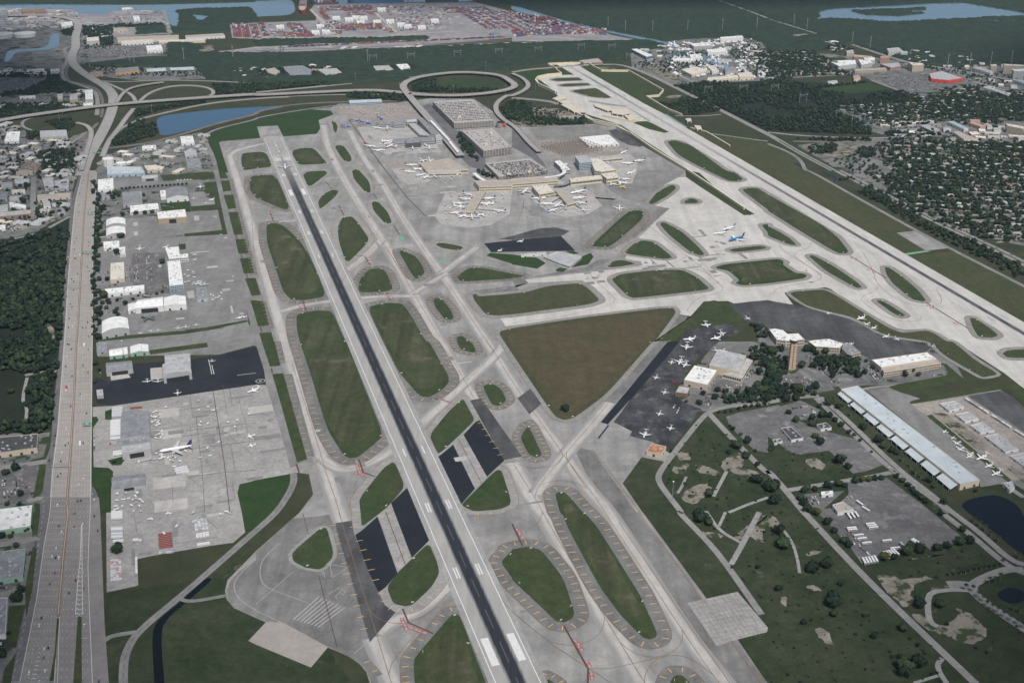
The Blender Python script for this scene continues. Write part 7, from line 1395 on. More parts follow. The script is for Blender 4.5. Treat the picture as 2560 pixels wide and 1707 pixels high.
TL = "D3 95,195,62 140,325,78 400,545,72 540,500,64 605,855,92 605,955,40 330,1025,32 880,958,22 670,675,32 1240,1090,50 970,1155,38 1140,1338,20 1220,1350,36 1260,1440,84 1370,1410,76 1250,1500,64 1390,870,62 1580,870,48 610,190,36 1060,440,52 1150,430,36 1270,390,62 1390,370,58 1550,350,46 1640,330,46 1760,300,50 1850,285,46 450,30,46 540,115,46 700,285,42 740,320,40 1305,1165,18 1375,1230,24 1440,1300,20 90,720,38 1640,1035,22 1590,30,30 1780,175,34 C3 165,550,50 250,535,38 190,665,30 255,735,36 400,720,36 500,695,45 570,695,32 410,775,40 615,735,28 670,775,30 740,845,25 435,885,32 480,945,48 790,865,20 845,918,20 950,1018,15 650,1115,58 735,1165,36 40,995,28 560,580,48 640,615,32 870,805,38 1010,925,52 1060,975,36 1140,1015,36 1180,1035,28 540,1335,42 640,1325,42 570,1345,30 700,1330,28 330,1385,36 360,1360,30 430,1370,30 40,1360,85 50,1490,62 300,1450,40 320,1500,42 360,1560,44 1180,1250,28 1230,1290,30 1280,1330,30 1320,1370,30 1360,1410,32 1410,1450,34 1450,1480,26 800,1295,40 860,1290,40 920,1285,36 980,1275,34 1040,1265,30 1480,1290,36 1520,1340,26 1240,290,28 1260,320,30 1330,280,24 1380,315,26 470,210,50 420,240,40 620,180,40 680,170,36 740,190,50 780,220,46 580,270,34 800,290,50 830,330,40 430,430,45 380,450,34 280,450,55 230,430,30 960,250,24 900,190,20 310,240,40 60,430,50 20,330,60 80,380,60 40,260,55 120,480,50 30,500,50 160,420,34 40,120,45 120,90,36 350,90,40 480,60,30 530,110,36 590,330,32 1610,1490,36 1900,1380,20 C2 2060,980,52 2160,928,40 2145,1065,42 2245,1290,64 1810,1420,46 1890,465,32 1960,470,32 1860,530,36 1945,520,30 2060,480,30 2250,140,30 2200,490,60 2290,470,60 2270,300,42 1720,580,32 1750,490,30 1600,560,18 490,640,40 1900,655,16 1960,655,18 2020,640,20 2080,625,20 2140,605,22 2200,600,18 2260,595,24 2320,580,22 2000,780,16 2030,810,24 2100,860,20 1990,1030,24 2230,1010,18 2250,1140,28 1590,1310,18 1460,1010,16 2340,230,40 2330,410,50 2250,420,40 2140,520,30 D2 1740,80,72 1700,30,42 1810,120,42 2255,515,26 D0 1085,365,62 265,170,32 155,320,30 200,735,42 155,815,62 20,240,40 100,235,26 80,1120,20 20,1330,50 C0 150,1180,46 60,1220,36 190,1415,36 345,545,36 245,595,32 105,475,36 1050,1115,20 880,215,28 910,270,18 870,380,20 205,1010,22 320,1000,16 180,1510,26 70,1500,26 130,740,18 B0 430,590,56 550,550,30 960,1170,44 990,1210,26 1005,1225,24 920,1325,36 980,1275,24 925,1270,22 940,1225,24 1060,1310,26 1075,1280,20 1075,1200,18 1085,1330,20 1150,1230,28 1110,620,34 985,1010,24 1090,1000,20 1140,1000,20 1490,850,30 1070,770,36 1020,730,20 550,330,30 485,390,20 550,390,22 345,390,24 610,375,20 435,178,22 520,180,26 245,150,30 215,295,34 330,310,20 460,290,20 370,435,30 1000,235,28 1060,220,30 1040,260,26 1090,240,24 950,360,36 900,400,30 1130,415,24 1250,405,26 1330,400,24 1400,390,22 1320,235,18 1490,210,12 1225,1190,18 1270,1155,14 1440,1140,16 1490,1120,16".split()
tg = None
for w_ in TL:
    if w_[0] in 'ABCD': tg = w_; continue
    a, b, r = map(float, w_.split(',')); x, y = T(tg, a, b); R_ = px_r(tg, a, b, r); tree(x, y, R_, R_*(.95 if R_ > 9 else 1.2), None, CRY if (tg, a) in (('D3', 450.0), ('D3', 1060.0), ('C3', 860.0), ('C3', 920.0)) else None)
for i in range(17):
    x, y = T('B0', 1120+i*37, 172-i*2.6); tree(x, y, px_r('B0', 1120, 170, 13))
for x, y, a in walk(pts("B0 870,120 905,500 870,900 880,1300 870,1560"), 17): x += rnd.uniform(-6, 10); tree(x, y, rnd.uniform(3, 6.5))
PL = "D3 1670,590 1720,588 1770,575 1810,570 1860,555 1910,540 1955,535 2005,520 2050,515 2100,508 2145,492 1810,720 1875,735 1930,795 1970,825 2005,868 2055,905 2105,935 2160,970 2225,1005 2285,1035 2340,1070 2030,660 2080,655 2128,630 2255,910 2310,930 1890,100 1940,140 1990,180 2045,230 2110,280 2300,430 C3 1235,1110 1305,1155 1350,1210 1400,1255 1450,1285 1350,1230 700,600 760,690".split()
for w_ in PL:
    if w_[0] in 'ABCD': tg = w_; continue
    a, b = map(float, w_.split(',')); palm(*T(tg, a, b), rnd.uniform(.85, 1.1))
for x, y, a in walk(pts("B3 700,20 1000,175 1500,430 2100,710 2350,835"), 42): palm(x+rnd.uniform(-3, 3), y, rnd.uniform(.8, 1.1))
# woods: masses nobody could count
BHOLES = []
for o in list(COL.objects):
    if o.get('category') in ('building', 'car park'):
        for ch in o.children:
            if ch.name.split('.')[0] in ('wall', 'core'):
                n_ = len(ch.data.vertices)//2; BHOLES.append(offset([(v.co.x+o.location.x, v.co.y+o.location.y) for v in list(ch.data.vertices)[:n_]], 5))
for o in COL.objects:
    if o.name.split('.')[0] in ('surface_road', 'boulevard', 'parking_lot', 'highway', 'railway_track', 'frontage_road'):
        vs = o.data.vertices
        for pl in o.data.polygons: BHOLES.append([(vs[i].co.x, vs[i].co.y) for i in pl.vertices])
SM = {i: crown_mesh(20+i, m, 3, 34, .8, .26) for i, m in enumerate((LEAF, LEAFD, LEAFD, LEAFL))}
def wood(name, polys, spacing, r0, r1, skip=0.0, holes=(), leafset=SM, hk=1.0, z=0.0):
    it = []
    for s in polys:
        p = pts(s) if isinstance(s, str) else s; a, b, c, d = bbox(p); X, Y = np.meshgrid(np.arange(a, b, spacing), np.arange(c, d, spacing)); X = X.ravel()+np.random.uniform(-.45, .45, X.size)*spacing; Y = Y.ravel()+np.random.uniform(-.45, .45, Y.size)*spacing
        k = inside_np(p, X, Y)
        for h in holes: k &= ~inside_np(h, X, Y)
        if skip:
            g = np.sin(X*.021+1)+np.sin(Y*.017+X*.009)+np.sin(Y*.041-X*.033)*.6+np.random.uniform(-.5, .5, X.size); k &= g > -2.4+4*skip
        for x, y in zip(X[k], Y[k]): r = rnd.uniform(r0, r1); it.append((rnd.randrange(4), x, y, z, rnd.uniform(0, 6.28), (r, r, r*rnd.uniform(.8, 1.3)*hk)))
    return mass(name, leafset, it, None)
TRP = [pts(s) for s in ("B0 310,620 420,660 470,770 440,760 350,690 320,700", "B0 0,790 70,760 80,830 20,820", "B0 -60,1480 60,1440 140,1470 250,1440 240,1560 -60,1568", "C0 -60,380 190,370 200,480 180,600 190,720 100,770 -60,790", "C0 230,400 290,560 240,740 200,700 230,560", "B0 400,1400 540,1400 530,1568 450,1568", "B0 120,1420 290,1360 290,1375 140,1440", "B0 420,600 560,580 540,680 450,680", "C0 330,560 410,560 400,600 320,600")]
wood('park_woodland', ["B0 -60,690 200,640 330,610 420,570 620,590 550,1568 C0 530,0 515,270 280,310 -60,250 B0 -60,700", "C0 300,310 505,290 480,620 470,790 400,850 -60,860 -60,790 280,750 290,560 400,520 240,500 300,380"], 8.5, 3.2, 9.5, .13, TRP)
wood('scrub_trees', ["A2 1480,790 1780,765 2350,745 A3 60,730 440,800 450,880 620,965 700,1060 940,1150 950,1240 300,1215 0,1200 A2 2350,1200 1950,1010", "A3 450,800 900,755 960,775 640,820 640,850 1000,862 1220,840 1400,910 1250,960 620,970 450,870", "A2 1330,930 1560,895 1800,930 1910,1020 1700,1065 1560,1060 1430,1010", "B3 640,80 760,70 940,150 1180,290 1390,400 1420,470 1640,560 1880,650 2100,760 2350,900 2350,1020 2000,830 1700,680 1350,500 860,220 700,130"], 11, 3.5, 7.5, .30, [pts("A3 200,970 350,890 490,985 400,1000"), pts("A3 460,815 930,760 1130,820 780,860 640,850")])
wood('roadside_woods', ["A0 360,1395 690,1375 680,1568 400,1568 350,1450", "A0 0,970 700,950 750,995 400,1040 0,1085", "A0 0,870 250,830 520,700 560,750 760,830 760,870 500,855 0,890", "A0 1960,785 2350,775 A1 600,760 800,770 500,800 0,850 A0 2350,865 1990,875", "A0 1010,1340 1150,1180 1300,1110 1440,1150 1450,1240 1300,1290 1100,1340", "A0 1230,1020 1500,975 1820,935 1900,945 1500,1010 1240,1085", "A0 0,680 540,685 540,720 0,715", "A0 400,1120 640,1100 700,1160 620,1220 450,1150", "A0 260,1220 350,1220 350,1310 240,1290", "A1 830,860 1100,860 1380,880 1350,930 840,900", "A1 1430,790 1600,720 1650,730 1650,800 1800,820 2250,830 2100,850 1450,850", "A1 2240,1000 2350,930 A2 200,960 180,1120 A1 2300,1100", "A2 130,1100 690,1090 670,1150 250,1150", "A1 1830,1230 1900,1230 2000,1350 2050,1500 1900,1400", "B1 2010,0 2080,0 2200,80 2100,60", "A0 560,290 690,260 660,330 600,340", "A0 770,250 1030,240 1040,420 930,425 760,320", "A0 1040,235 1500,225 1500,250 1050,255", "A3 240,1275 950,1280 940,1300 250,1300", "A3 370,1350 620,1330 640,1400 400,1420", "A3 790,1380 960,1350 1000,1430 880,1460", "B2 2180,1400 2350,1440 B3 60,1568 C3 200,80 0,60", "C3 -10,200 90,170 110,300 80,420 170,480 130,540 0,540", "C2 2150,440 2350,420 2350,540 2180,560", "C3 400,90 520,150 820,170 820,300 760,280 640,240 440,280"], 9.5, 3.5, 7.5, .12)
HOL = [pts(s) for s in ("A1 60,625 230,622 250,600 520,598 560,625 790,618 810,690 500,700 100,690", "A1 1060,600 1250,598 1420,582 1530,620 1450,650 1080,655", "A3 400,185 470,160 460,110 560,85 1000,60 1350,40 1800,25 2000,60 2420,130 2450,150 1960,165 1550,190 1130,208 800,185 600,175", "A2 0,55 60,58 300,140 500,195 700,245 1000,305 1390,378 1530,440 1500,450 1350,400 980,322 500,215 0,100 A1 2340,60", "A2 1780,-30 1830,-30 2350,158 A3 0,168 470,312 440,325 0,190 A2 2350,182", "A3 195,320 390,308 460,318 250,345", "A3 1990,182 2130,190 2120,205 2040,200", "A3 2170,190 2320,180 2300,195 2200,200", "A1 240,610 430,600 520,645 500,690 300,690", "A1 80,635 170,622 230,660 180,695 100,670", "A1 550,635 740,625 800,670 640,695", "A1 1065,605 1220,600 1265,640 1100,650", "A1 1275,590 1400,585 1530,630 1330,645", "A1 0,640 80,640 100,700 0,700", "A0 1800,470 1940,400 1980,480 1830,490", "A0 1740,130 1940,150 1860,200 1810,195", "A0 800,505 1550,500 1550,540 800,560", "A3 510,370 660,372 600,400 515,395")]
ISLAND = pts("A3 750,100 1180,90 1440,72 1440,95 1230,105 1460,125 1200,150 900,140")
CANO = [pts(s) for s in ("A1 2010,-60 A2 -10,45 200,100 500,190 700,240 1000,300 1250,350 1390,370 1600,360 1900,350 2130,330 2350,410 A3 0,480 450,465 600,400 700,430 760,400 1290,555 1450,600 1700,620 2050,585 2450,570 2500,-60", "A0 760,590 1540,540 1550,400 1770,400 1900,480 2350,490 A1 300,490 1300,450 2350,405 A2 0,405 700,385 1250,375 1400,395 1420,440 1100,475 1050,520 1040,570 600,565 330,582 0,635 A1 2350,645 1550,690 1300,740 700,785 400,790 0,830 A0 2350,760 2100,735 1900,725 1800,615 860,615", "A0 1620,105 1800,85 2290,75 2350,150 2350,205 2100,215 2000,235 1640,240 1660,150", "A0 -100,-60 A3 2500,-60 2500,-30 A2 0,-20 A1 2000,-20 350,-20 A0 2300,14 1500,34 750,39 280,39 -100,44", "A0 1580,260 2090,240 2100,290 1600,305", "A0 1260,250 1500,240 1530,300 1260,320", "A1 0,380 170,360 640,365 700,390 300,420 0,430", "A1 120,370 1580,340 1560,365 700,400")]
def canopy_sheet(name, polys, cell, hole):
    xs = [b for p in polys for b in bbox(p)[:2]]; ys = [b for p in polys for b in bbox(p)[2:]]; X, Y = np.meshgrid(np.arange(min(xs), min(max(xs), 9000), cell), np.arange(min(ys), min(max(ys), 13000), cell)); J = cell*.4
    X = X+np.random.uniform(-J, J, X.shape); Y = Y+np.random.uniform(-J, J, Y.shape); k = np.zeros(X.shape, bool)
    for p in polys: k |= inside_np(p, X, Y)
    for h in hole: k &= ~inside_np(h, X, Y)
    k |= inside_np(ISLAND, X, Y)
    Z = np.where(k, np.random.uniform(3.2, 8.2, X.shape)+1.2*np.sin(X*.02)*np.sin(Y*.013), -.5); idx = np.arange(X.size).reshape(X.shape); q = k[:-1, :-1] | k[1:, :-1] | k[:-1, 1:] | k[1:, 1:]
    F = np.stack([idx[:-1, :-1][q], idx[:-1, 1:][q], idx[1:, 1:][q], idx[1:, :-1][q]], 1); V = np.stack([X.ravel(), Y.ravel(), Z.ravel()], 1); used = np.unique(F); mp = np.zeros(X.size, np.int32); mp[used] = np.arange(len(used))
    o = bpy.data.objects.new(name, raw_mesh(name, V[used], mp[F], MANG)); COL.objects.link(o); o['kind'] = 'stuff'
canopy_sheet('mangrove_forest', CANO, 10.5, HOL)
# ------------------------------------------------------------------ the neighbourhood: houses under trees
HW = plain('house_wall', (.40, .37, .33), .9, var=.25, scale=.02); HR_ = [plain('house_roof_'+n, c, .8, var=.15) for n, c in (('white', (.46, .46, .455)), ('grey', (.17, .17, .18)), ('tan', (.25, .21, .17)), ('pale', (.32, .32, .31)), ('terracotta', (.26, .13, .10)))]
HN = ['white', 'grey', 'tan', 'pale grey', 'terracotta']
def house_mesh(rm, L, wd):
    mb = MB(); h = 3; mb.box(0, 0, 0, L, wd, h); a, b = L/2+.5, wd/2+.5; r = L*.28; k = len(mb.v); mb.v += [(-a, -b, h), (a, -b, h), (a, b, h), (-a, b, h), (-r, 0, h+2.2), (r, 0, h+2.2)]
    for f in ((0, 1, 5, 4), (2, 3, 4, 5), (1, 2, 5), (3, 0, 4)): mb.f.append(tuple(k+i for i in f)); mb.m.append(1)
    mb.box(L*.3, -wd*.55, 0, L*.35, wd*.5, 2.8, 0, 0, 1)
    mb.face([(-L*.35, -wd/2-.05, 1), (-L*.1, -wd/2-.05, 1), (-L*.1, -wd/2-.05, 2.3), (-L*.35, -wd/2-.05, 2.3)], 2); mb.face([(0, -wd/2-.05, .1), (L*.07, -wd/2-.05, .1), (L*.07, -wd/2-.05, 2.2), (0, -wd/2-.05, 2.2)], 2)
    return mb.mesh('house', [HW, rm, GLASS])
HME = {i*2+j: house_mesh(HR_[i], (15, 19)[j], (10, 11)[j]) for i in range(5) for j in range(2)}
NB = [pts(s) for s in ("B3 950,50 1300,0 2400,-10 2400,640 2100,640 1800,560 1400,370 1180,230", "A3 1340,900 1900,800 2400,880 2400,1120 2150,1110 2000,1180 1620,1110 1400,1140 1000,1150 900,1080 620,975 1200,950", "A3 1000,1330 1500,1300 2400,1320 2400,1600 1300,1600 1050,1480", "A3 0,490 420,470 560,560 600,650 760,690 300,700 0,730 A2 2360,700 2240,600 2300,520", "A3 560,410 720,420 760,460 700,470 560,470", "A3 1960,890 2400,900 2400,1000 2000,1000", "A3 1150,1200 1500,1200 1700,1250 1500,1290 1150,1290")]
hs = []; nb_t = []; ga = -ROT_RUN+.05; ca, sa = math.cos(ga), math.sin(ga); bl = [o for o in COL.objects if o.get('category') == 'building']; BX = np.array([(o.location.x, o.location.y) for o in bl])
for p in NB:
    a, b, c, d = bbox(p)
    for i in range(-200, 200):
        for j in range(-200, 200):
            u, v = i*27+rnd.uniform(-8, 8), (j//2)*62+(j % 2)*26+rnd.uniform(-7, 7); x, y = 1600+u*ca-v*sa, 2600+u*sa+v*ca
            if not (a < x < b and c < y < d) or not inside(p, x, y): continue
            if np.min(np.hypot(BX[:, 0]-x, BX[:, 1]-y)) < 34: continue
            g_ = math.sin(x*.011+1)+math.sin(y*.013+x*.006)+rnd.uniform(-.6, .6)
            if rnd.random() < (.84 if g_ > -.7 else .3): hs.append((x, y, ga+rnd.choice([0, 0, math.pi, math.pi/2])+rnd.uniform(-.25, .25)))
            for _ in range(8 if g_ > -.7 else 11): nb_t.append((rnd.randrange(4), x+rnd.uniform(-20, 20), y+rnd.uniform(8, 36)*rnd.choice([-.8, 1]), 0, rnd.uniform(0, 6), (lambda r: (r, r, r))(rnd.uniform(2.6, 7.5))))
for x, y, ang in walk(pts("A0 20,900 470,890"), 40): pass
hs.sort(key=lambda h: h[1])
for ph, s in (("dense trees by the boulevard", "B3 1500,400"), ("housing estate's near corner", "B3 2200,600"), ("dark tree clump in the estate", "B3 1900,250"), ("far estate by the mangroves", "A3 200,600"), ("baseball field", "A3 1700,890"), ("trailer park", "A3 900,1000")): landmark(ph, *pts(s)[0])
hm = []
for n_, (x, y, a) in enumerate(hs):
    i = rnd.choices(range(5), (4, 4, 3, 5, .6))[0]; k = i*2+rnd.randrange(2)
    if n_ < 300: o = bpy.data.objects.new('house', HME[k]); COL.objects.link(o); o.location = (x, y, .1); o.rotation_euler = (0, 0, a); tag(o, describe(f'{HN[i]} roofed house', x, y), 'house', 'houses of the estate beyond the boulevard')
    else: hm.append((k, x, y, .1, a, 1.0))
if hm: mass('distant_houses', HME, hm, None)
mass('estate_trees', SM, nb_t, None)
mb = MB()
for p in NB:
    a, b, c, d = bbox(p)
    for j in range(-60, 60):
        q = []
        for i in range(-300, 300):
            u, v = i*10, j*62+44; x, y = 1600+u*ca-v*sa, 2600+u*sa+v*ca
            if inside(p, x, y): q.append((x, y))
            else:
                if len(q) > 2: mb.ribbon(q, 7, .2)
                q = []
structure(mb.build('estate_street', M['road']))
sheets('estate_lawn', surface('garden_grass', (.034, .048, .026), (.12, .12, .11), .03, .3, .2), 0.13, *NB)
sheets('ball_field', M['green'], 0.22, "A3 1540,860 1800,850 1860,910 1640,940", "A3 430,535 690,528 740,545 450,570", "A3 460,815 930,760 1130,820 780,860 640,850", "A3 310,720 400,715 430,760 350,755"); sheets('infield_clay', plain('clay', (.30, .13, .08), .9), 0.27, "A3 1620,855 1690,850 1710,872 1640,878", "A3 1650,930 1720,922 1735,945 1680,950")
wood('field_scrub', ["C2 1340,1200 1480,1030 1740,700 2000,870 2350,1230 2350,1568 1580,1568", "C3 0,1010 300,1040 560,1000 760,1200 400,1330 160,1330 0,1150", "D2 1560,0 2350,0 2350,900 1950,440", "D3 0,0 300,0 1250,950 1880,1568 0,1568", "D3 880,480 1800,310 2120,480 1650,650 1440,720 1200,800", "D3 1480,740 1860,720 2350,1080 2350,1500 1500,1090"], 17, .7, 2.6, .34, (), hk=.8)
wood('field_bushes', ["C2 1850,560 2350,430 2350,560 2090,570", "C3 0,380 200,420 480,460 430,500 0,545", "C2 2180,60 2350,40 2350,240 2220,230", "C3 -20,60 170,160 180,300 60,470 -20,470", "C3 580,230 900,290 860,330 600,300"], 9, 3, 6.5, .10, (), hk=1.0)
wood('town_trees', ["A2 1350,480 1900,490 2280,400 2350,480 2350,700 2100,690 1900,600 1500,720 1100,620", "A0 0,1130 200,1180 350,1290 640,1260 800,1380 740,1568 -60,1568", "B0 -60,0 690,0 650,400 450,480 -60,600", "A0 840,610 1850,640 2350,640 A1 500,600 830,640 300,700 A0 900,700", "A0 -60,890 700,960 750,830 850,980 -60,985", "C3 0,560 450,570 820,900 1040,1130 880,1190 780,1220 560,1000 0,1010", "A3 1050,440 2350,590 2350,900 1870,740 1450,640 1100,620", "A3 1000,1320 2400,1310 2400,1600 1600,1600 1050,1400", "A0 760,240 1040,230 1040,440 780,500", "A3 560,1480 850,1400 1100,1600 B3 900,60"], 17, 2.5, 5.5, .42, BHOLES, hk=1.0)
wood('pad_shrubs', ["A2 0,960 400,1000 690,1140 120,1160 0,1100", "B0 860,130 900,500 930,520 870,900 930,1300 930,1560 855,1560 855,700"], 9, 2, 4.5, .30, BHOLES)
# ------------------------------------------------------------------ the port: containers, cranes, ships, storage
CCOL = [plain('box_'+n, c, .6, var=.1) for n, c in (('red', (.20, .062, .06)), ('maroon', (.14, .055, .065)), ('blue', (.05, .09, .18)), ('white', (.42, .42, .42)), ('orange', (.24, .13, .08)), ('grey', (.22, .22, .24)), ('purple', (.11, .075, .10)))]
CNN = ['red', 'maroon', 'blue', 'white', 'orange', 'grey', 'purple']
def cbox(m): b = MB(); b.box(0, 0, 0, 12.2, 2.5, 2.6, bottom=False); b.box(0, 0, 2.603, 11.8, .15, .05); return b.mesh('shipping_container', m)
CBM = {i: cbox(m) for i, m in enumerate(CCOL)}
for ph, s in (("red container blocks", "A0 2250,290"), ("stack beside the mangrove island", "A1 380,280"), ("maroon container field", "A1 2150,200"), ("blue container pile", "A2 120,280"), ("canal end of the container field", "A2 600,270"), ("orange stacks", "A1 1000,270"), ("rail yard", "A1 900,430"), ("red ship", "A1 430,80"), ("blue ship", "A1 1100,15")): landmark(ph, *pts(s)[0])
cont = []
def cfield(s, nc, nr, gap, weights, maxst, p=.8, seed=0):
    r = random.Random(seed); O, A, B = [Vector(v) for v in pts(s)]; u, v = A-O, B-O; a = math.atan2(u.y, u.x)
    for i in range(nc):
        for j in range(nr):
            if (j % gap == gap-1 and r.random() < .7) or r.random() > p+.08: continue
            q = O+u*((i+.5)/nc)+v*((j+.5)/nr); c = r.choices(range(7), weights)[0]
            for k in range(r.randint(1, maxst)):
                if r.random() < .25: c = r.choices(range(7), weights)[0]
                cont.append((q.x, q.y, .3+k*2.65, a, c))
cfield("A0 2130,235 2200,232 2150,350", 3, 16, 9, (9, 3, 1, 1, 1, 1, 0), 4); cfield("A0 2215,232 2270,230 2240,350", 3, 16, 9, (9, 3, 1, 1, 1, 1, 0), 4); cfield("A0 2290,230 2350,228 2330,355", 3, 16, 9, (7, 4, 1, 1, 1, 1, 1), 3); cfield("A1 20,215 60,213 80,345", 3, 18, 9, (7, 4, 1, 1, 1, 1, 1), 3)
cfield("A1 270,225 330,222 400,340", 4, 20, 7, (6, 4, 3, 1, 2, 2, 1), 3, seed=2); cfield("A1 350,222 400,220 480,340", 3, 20, 7, (5, 4, 3, 1, 2, 2, 1), 3, seed=3); cfield("A1 570,220 620,215 650,330", 4, 14, 9, (1, 1, 1, 9, 0, 2, 0), 3, seed=4); cfield("A1 580,110 620,105 640,190", 4, 14, 7, (7, 3, 2, 1, 4, 1, 1), 3, seed=5); cfield("A1 780,70 1050,60 850,150", 18, 10, 3, (3, 6, 1, 1, 1, 2, 6), 2, .6, seed=6)
cfield("A1 760,240 1140,230 800,290", 20, 8, 4, (5, 3, 1, 1, 5, 2, 1), 4, .75, seed=7); cfield("A1 1150,260 1230,255 1200,310", 5, 5, 4, (5, 2, 1, 3, 3, 2, 1), 3, .7, seed=8); cfield("A1 250,315 520,310 260,348", 14, 4, 9, (8, 2, 3, 3, 2, 1, 0), 3, .7, seed=9)
cfield("A1 1680,75 2100,70 1760,125", 26, 7, 3, (4, 5, 2, 4, 1, 2, 5), 2, .75, seed=10)
for k in range(8): cfield(f"A1 {1870+k*62},{118-k*2} {1905+k*62},{117-k*2} {2130+k*78},{275-k*3}", 2, 28, 8, (2, 7, 2, 2, 1, 2, 8), 2, .85, seed=20+k)
for k in range(6): cfield(f"A2 {k*70-40},{120+k*9} {k*70},{120+k*9} {k*75+140},{215+k*8}", 3, 16, 6, (5, 4, 3, 4, 1, 2, 3), 3, .7, seed=40+k)
cfield("A2 0,285 220,270 20,345", 16, 10, 4, (6, 2, 3, 4, 2, 1, 1), 4, .6, seed=50); cfield("A2 210,260 640,235 260,340", 26, 12, 4, (5, 2, 5, 4, 2, 2, 1), 4, .5, seed=51); cfield("A2 600,265 860,275 620,320", 14, 6, 4, (7, 2, 3, 3, 1, 2, 1), 3, .5, seed=52)
for x0 in (300, 700, 1100, 1500, 1900): cfield(f"A1 {x0},{445-x0*.045:.0f} {x0+380},{428-x0*.045:.0f} {x0+5},{452-x0*.045:.0f}", 26, 2, 9, (5, 3, 3, 3, 2, 3, 2), 2, .75, seed=x0)
cfield("A1 560,70 1040,50 600,110", 30, 5, 3, (3, 5, 2, 3, 2, 3, 5), 2, .5, seed=61); cfield("A1 640,200 760,200 690,330", 7, 14, 5, (3, 4, 2, 6, 2, 3, 2), 2, .4, seed=62); cfield("A1 1130,60 1600,55 1300,200", 26, 16, 4, (2, 3, 2, 6, 3, 4, 3), 2, .3, seed=63); cfield("A1 1300,200 1700,180 1330,290", 20, 10, 4, (2, 2, 2, 8, 2, 4, 2), 1, .35, seed=64); cfield("A1 120,230 250,225 150,345", 8, 14, 4, (3, 3, 2, 6, 2, 4, 2), 1, .35, seed=65); cfield("A0 20,90 700,110 40,200", 40, 12, 4, (1, 1, 2, 9, 1, 5, 1), 1, .28, seed=66); cfield("A0 1020,110 1480,110 1060,230", 30, 10, 4, (1, 1, 2, 8, 1, 5, 1), 1, .22, seed=67); cfield("A0 0,200 540,200 20,270", 30, 6, 4, (1, 1, 3, 9, 1, 4, 1), 1, .4, seed=68)
cont.sort(key=lambda c: c[1]); cm = []
for n_, (x, y, z, a, c) in enumerate(cont):
    if n_ < 290: o = bpy.data.objects.new('shipping_container', CBM[c]); COL.objects.link(o); o.location = (x, y, z); o.rotation_euler = (0, 0, a); tag(o, describe(f'{CNN[c]} shipping container', x, y), 'container', 'shipping containers stacked in the port')
    else: cm.append((c, x, y, z, a, 1.0))
mass('container_stacks', CBM, cm, None)
CRN = plain('crane_blue_grey', (.10, .14, .20), .6)
def crane(label, s, sc_=1.0, ang=0.0):
    x, y = pts(s)[0]; e = empty('gantry_crane', x, y, 0, ang); e.scale = (sc_,)*3; tag(e, label, 'crane', 'port cranes on the quay')
    mb = MB()
    for a in (-12, 12):
        for b in (-9, 9): mb.bar((a, b, 0), (a, b, 42), 1.6)
    o = mb.build('legs_frame', CRN, e) if False else None
    for a in (-12, 12):
        for b in (-9, 9): l = MB(); l.bar((0, 0, 0), (0, 0, 42), 1.8); q = l.build('leg', CRN, e); q.location = (a, b, 0)
    mb = MB()
    for b in (-9, 9): mb.bar((-12, b, 16), (12, b, 16), 1.4); mb.bar((-12, b, 41), (12, b, 41), 1.4); mb.bar((-12, b, 16), (12, b, 41), .9)
    for a in (-12, 12): mb.bar((a, -9, 41), (a, 9, 41), 1.4)
    mb.build('portal_beam', CRN, e); mb = MB(); mb.bar((-30, 0, 43), (62, 0, 43), 2.6); mb.bar((-12, 0, 43), (-6, 0, 62), 1.2); mb.bar((12, 0, 43), (-6, 0, 62), 1.2); mb.bar((-6, 0, 62), (58, 0, 44), .6); mb.build('boom', CRN, e); mb = MB(); mb.box(-10, 0, 44.5, 12, 7, 5); mb.build('machinery_house', CRN, e)
for i, (s, lab) in enumerate((("A1 400,28", 'dark gantry crane over the red ship, left of its pair'), ("A1 505,40", 'dark gantry crane over the red ship, right of its pair'), ("A1 690,25", 'dark gantry crane between the red and blue ships'), ("A1 870,35", 'dark gantry crane over the bow of the blue ship'), ("A1 1415,32", 'dark gantry crane standing alone right of the blue ship'), ("A1 1600,25", 'dark gantry crane at the dark ship, left of two'), ("A1 1780,22", 'dark gantry crane at the dark ship, right of two'))): crane(lab, s, 1.0, 1.5)
for s, lab in (("A1 240,490", 'small gantry crane astride the sandy rail yard road'), ("A1 1420,130", 'yard crane standing among white tanks in the port'), ("A1 2165,368", 'small gantry crane at the rail yard end')): crane(lab, s, .5, .3)
def ship(label, s, hull, deck, beam, hh, boxes):
    a, b = [Vector(v) for v in pts(s)]; d = a-b; L = d.length; c = (a+b)/2; e = empty('cargo_ship', c.x, c.y, 0, math.atan2(d.y, d.x)); tag(e, label, 'ship'); hb = beam/2
    out = [(-L/2, -hb*.8), (-L*.42, -hb), (L*.3, -hb), (L*.42, -hb*.7), (L*.5, 0), (L*.42, hb*.7), (L*.3, hb), (-L*.42, hb), (-L/2, hb*.8)]
    mb = MB(); mb.prism(out, 0, hh); mb.build('hull', hull, e); mb = MB(); mb.prism(offset(out, -.8), hh+.01, hh+.5); mb.build('deck', deck, e); mb = MB(); mb.box(-L*.36, 0, hh+.5, L*.07, beam*.85, 20); mb.box(-L*.36, 0, hh+20.5, L*.04, beam*1.0, 3); mb.build('bridge_house', WM['white'], e); mb = MB(); mb.cyl(-L*.42, 0, hh+.5, 4, 18, 10, 3); mb.build('funnel', hull, e)
    if boxes:
        r = random.Random(int(L))
        for k in range(9):
            mb = MB(); mb.box(-L*.28+k*L*.075, 0, hh+.5, 12.2, beam*.86, 2.6*r.randint(1, 4)); mb.build('container_stack', r.choice(CCOL), e)
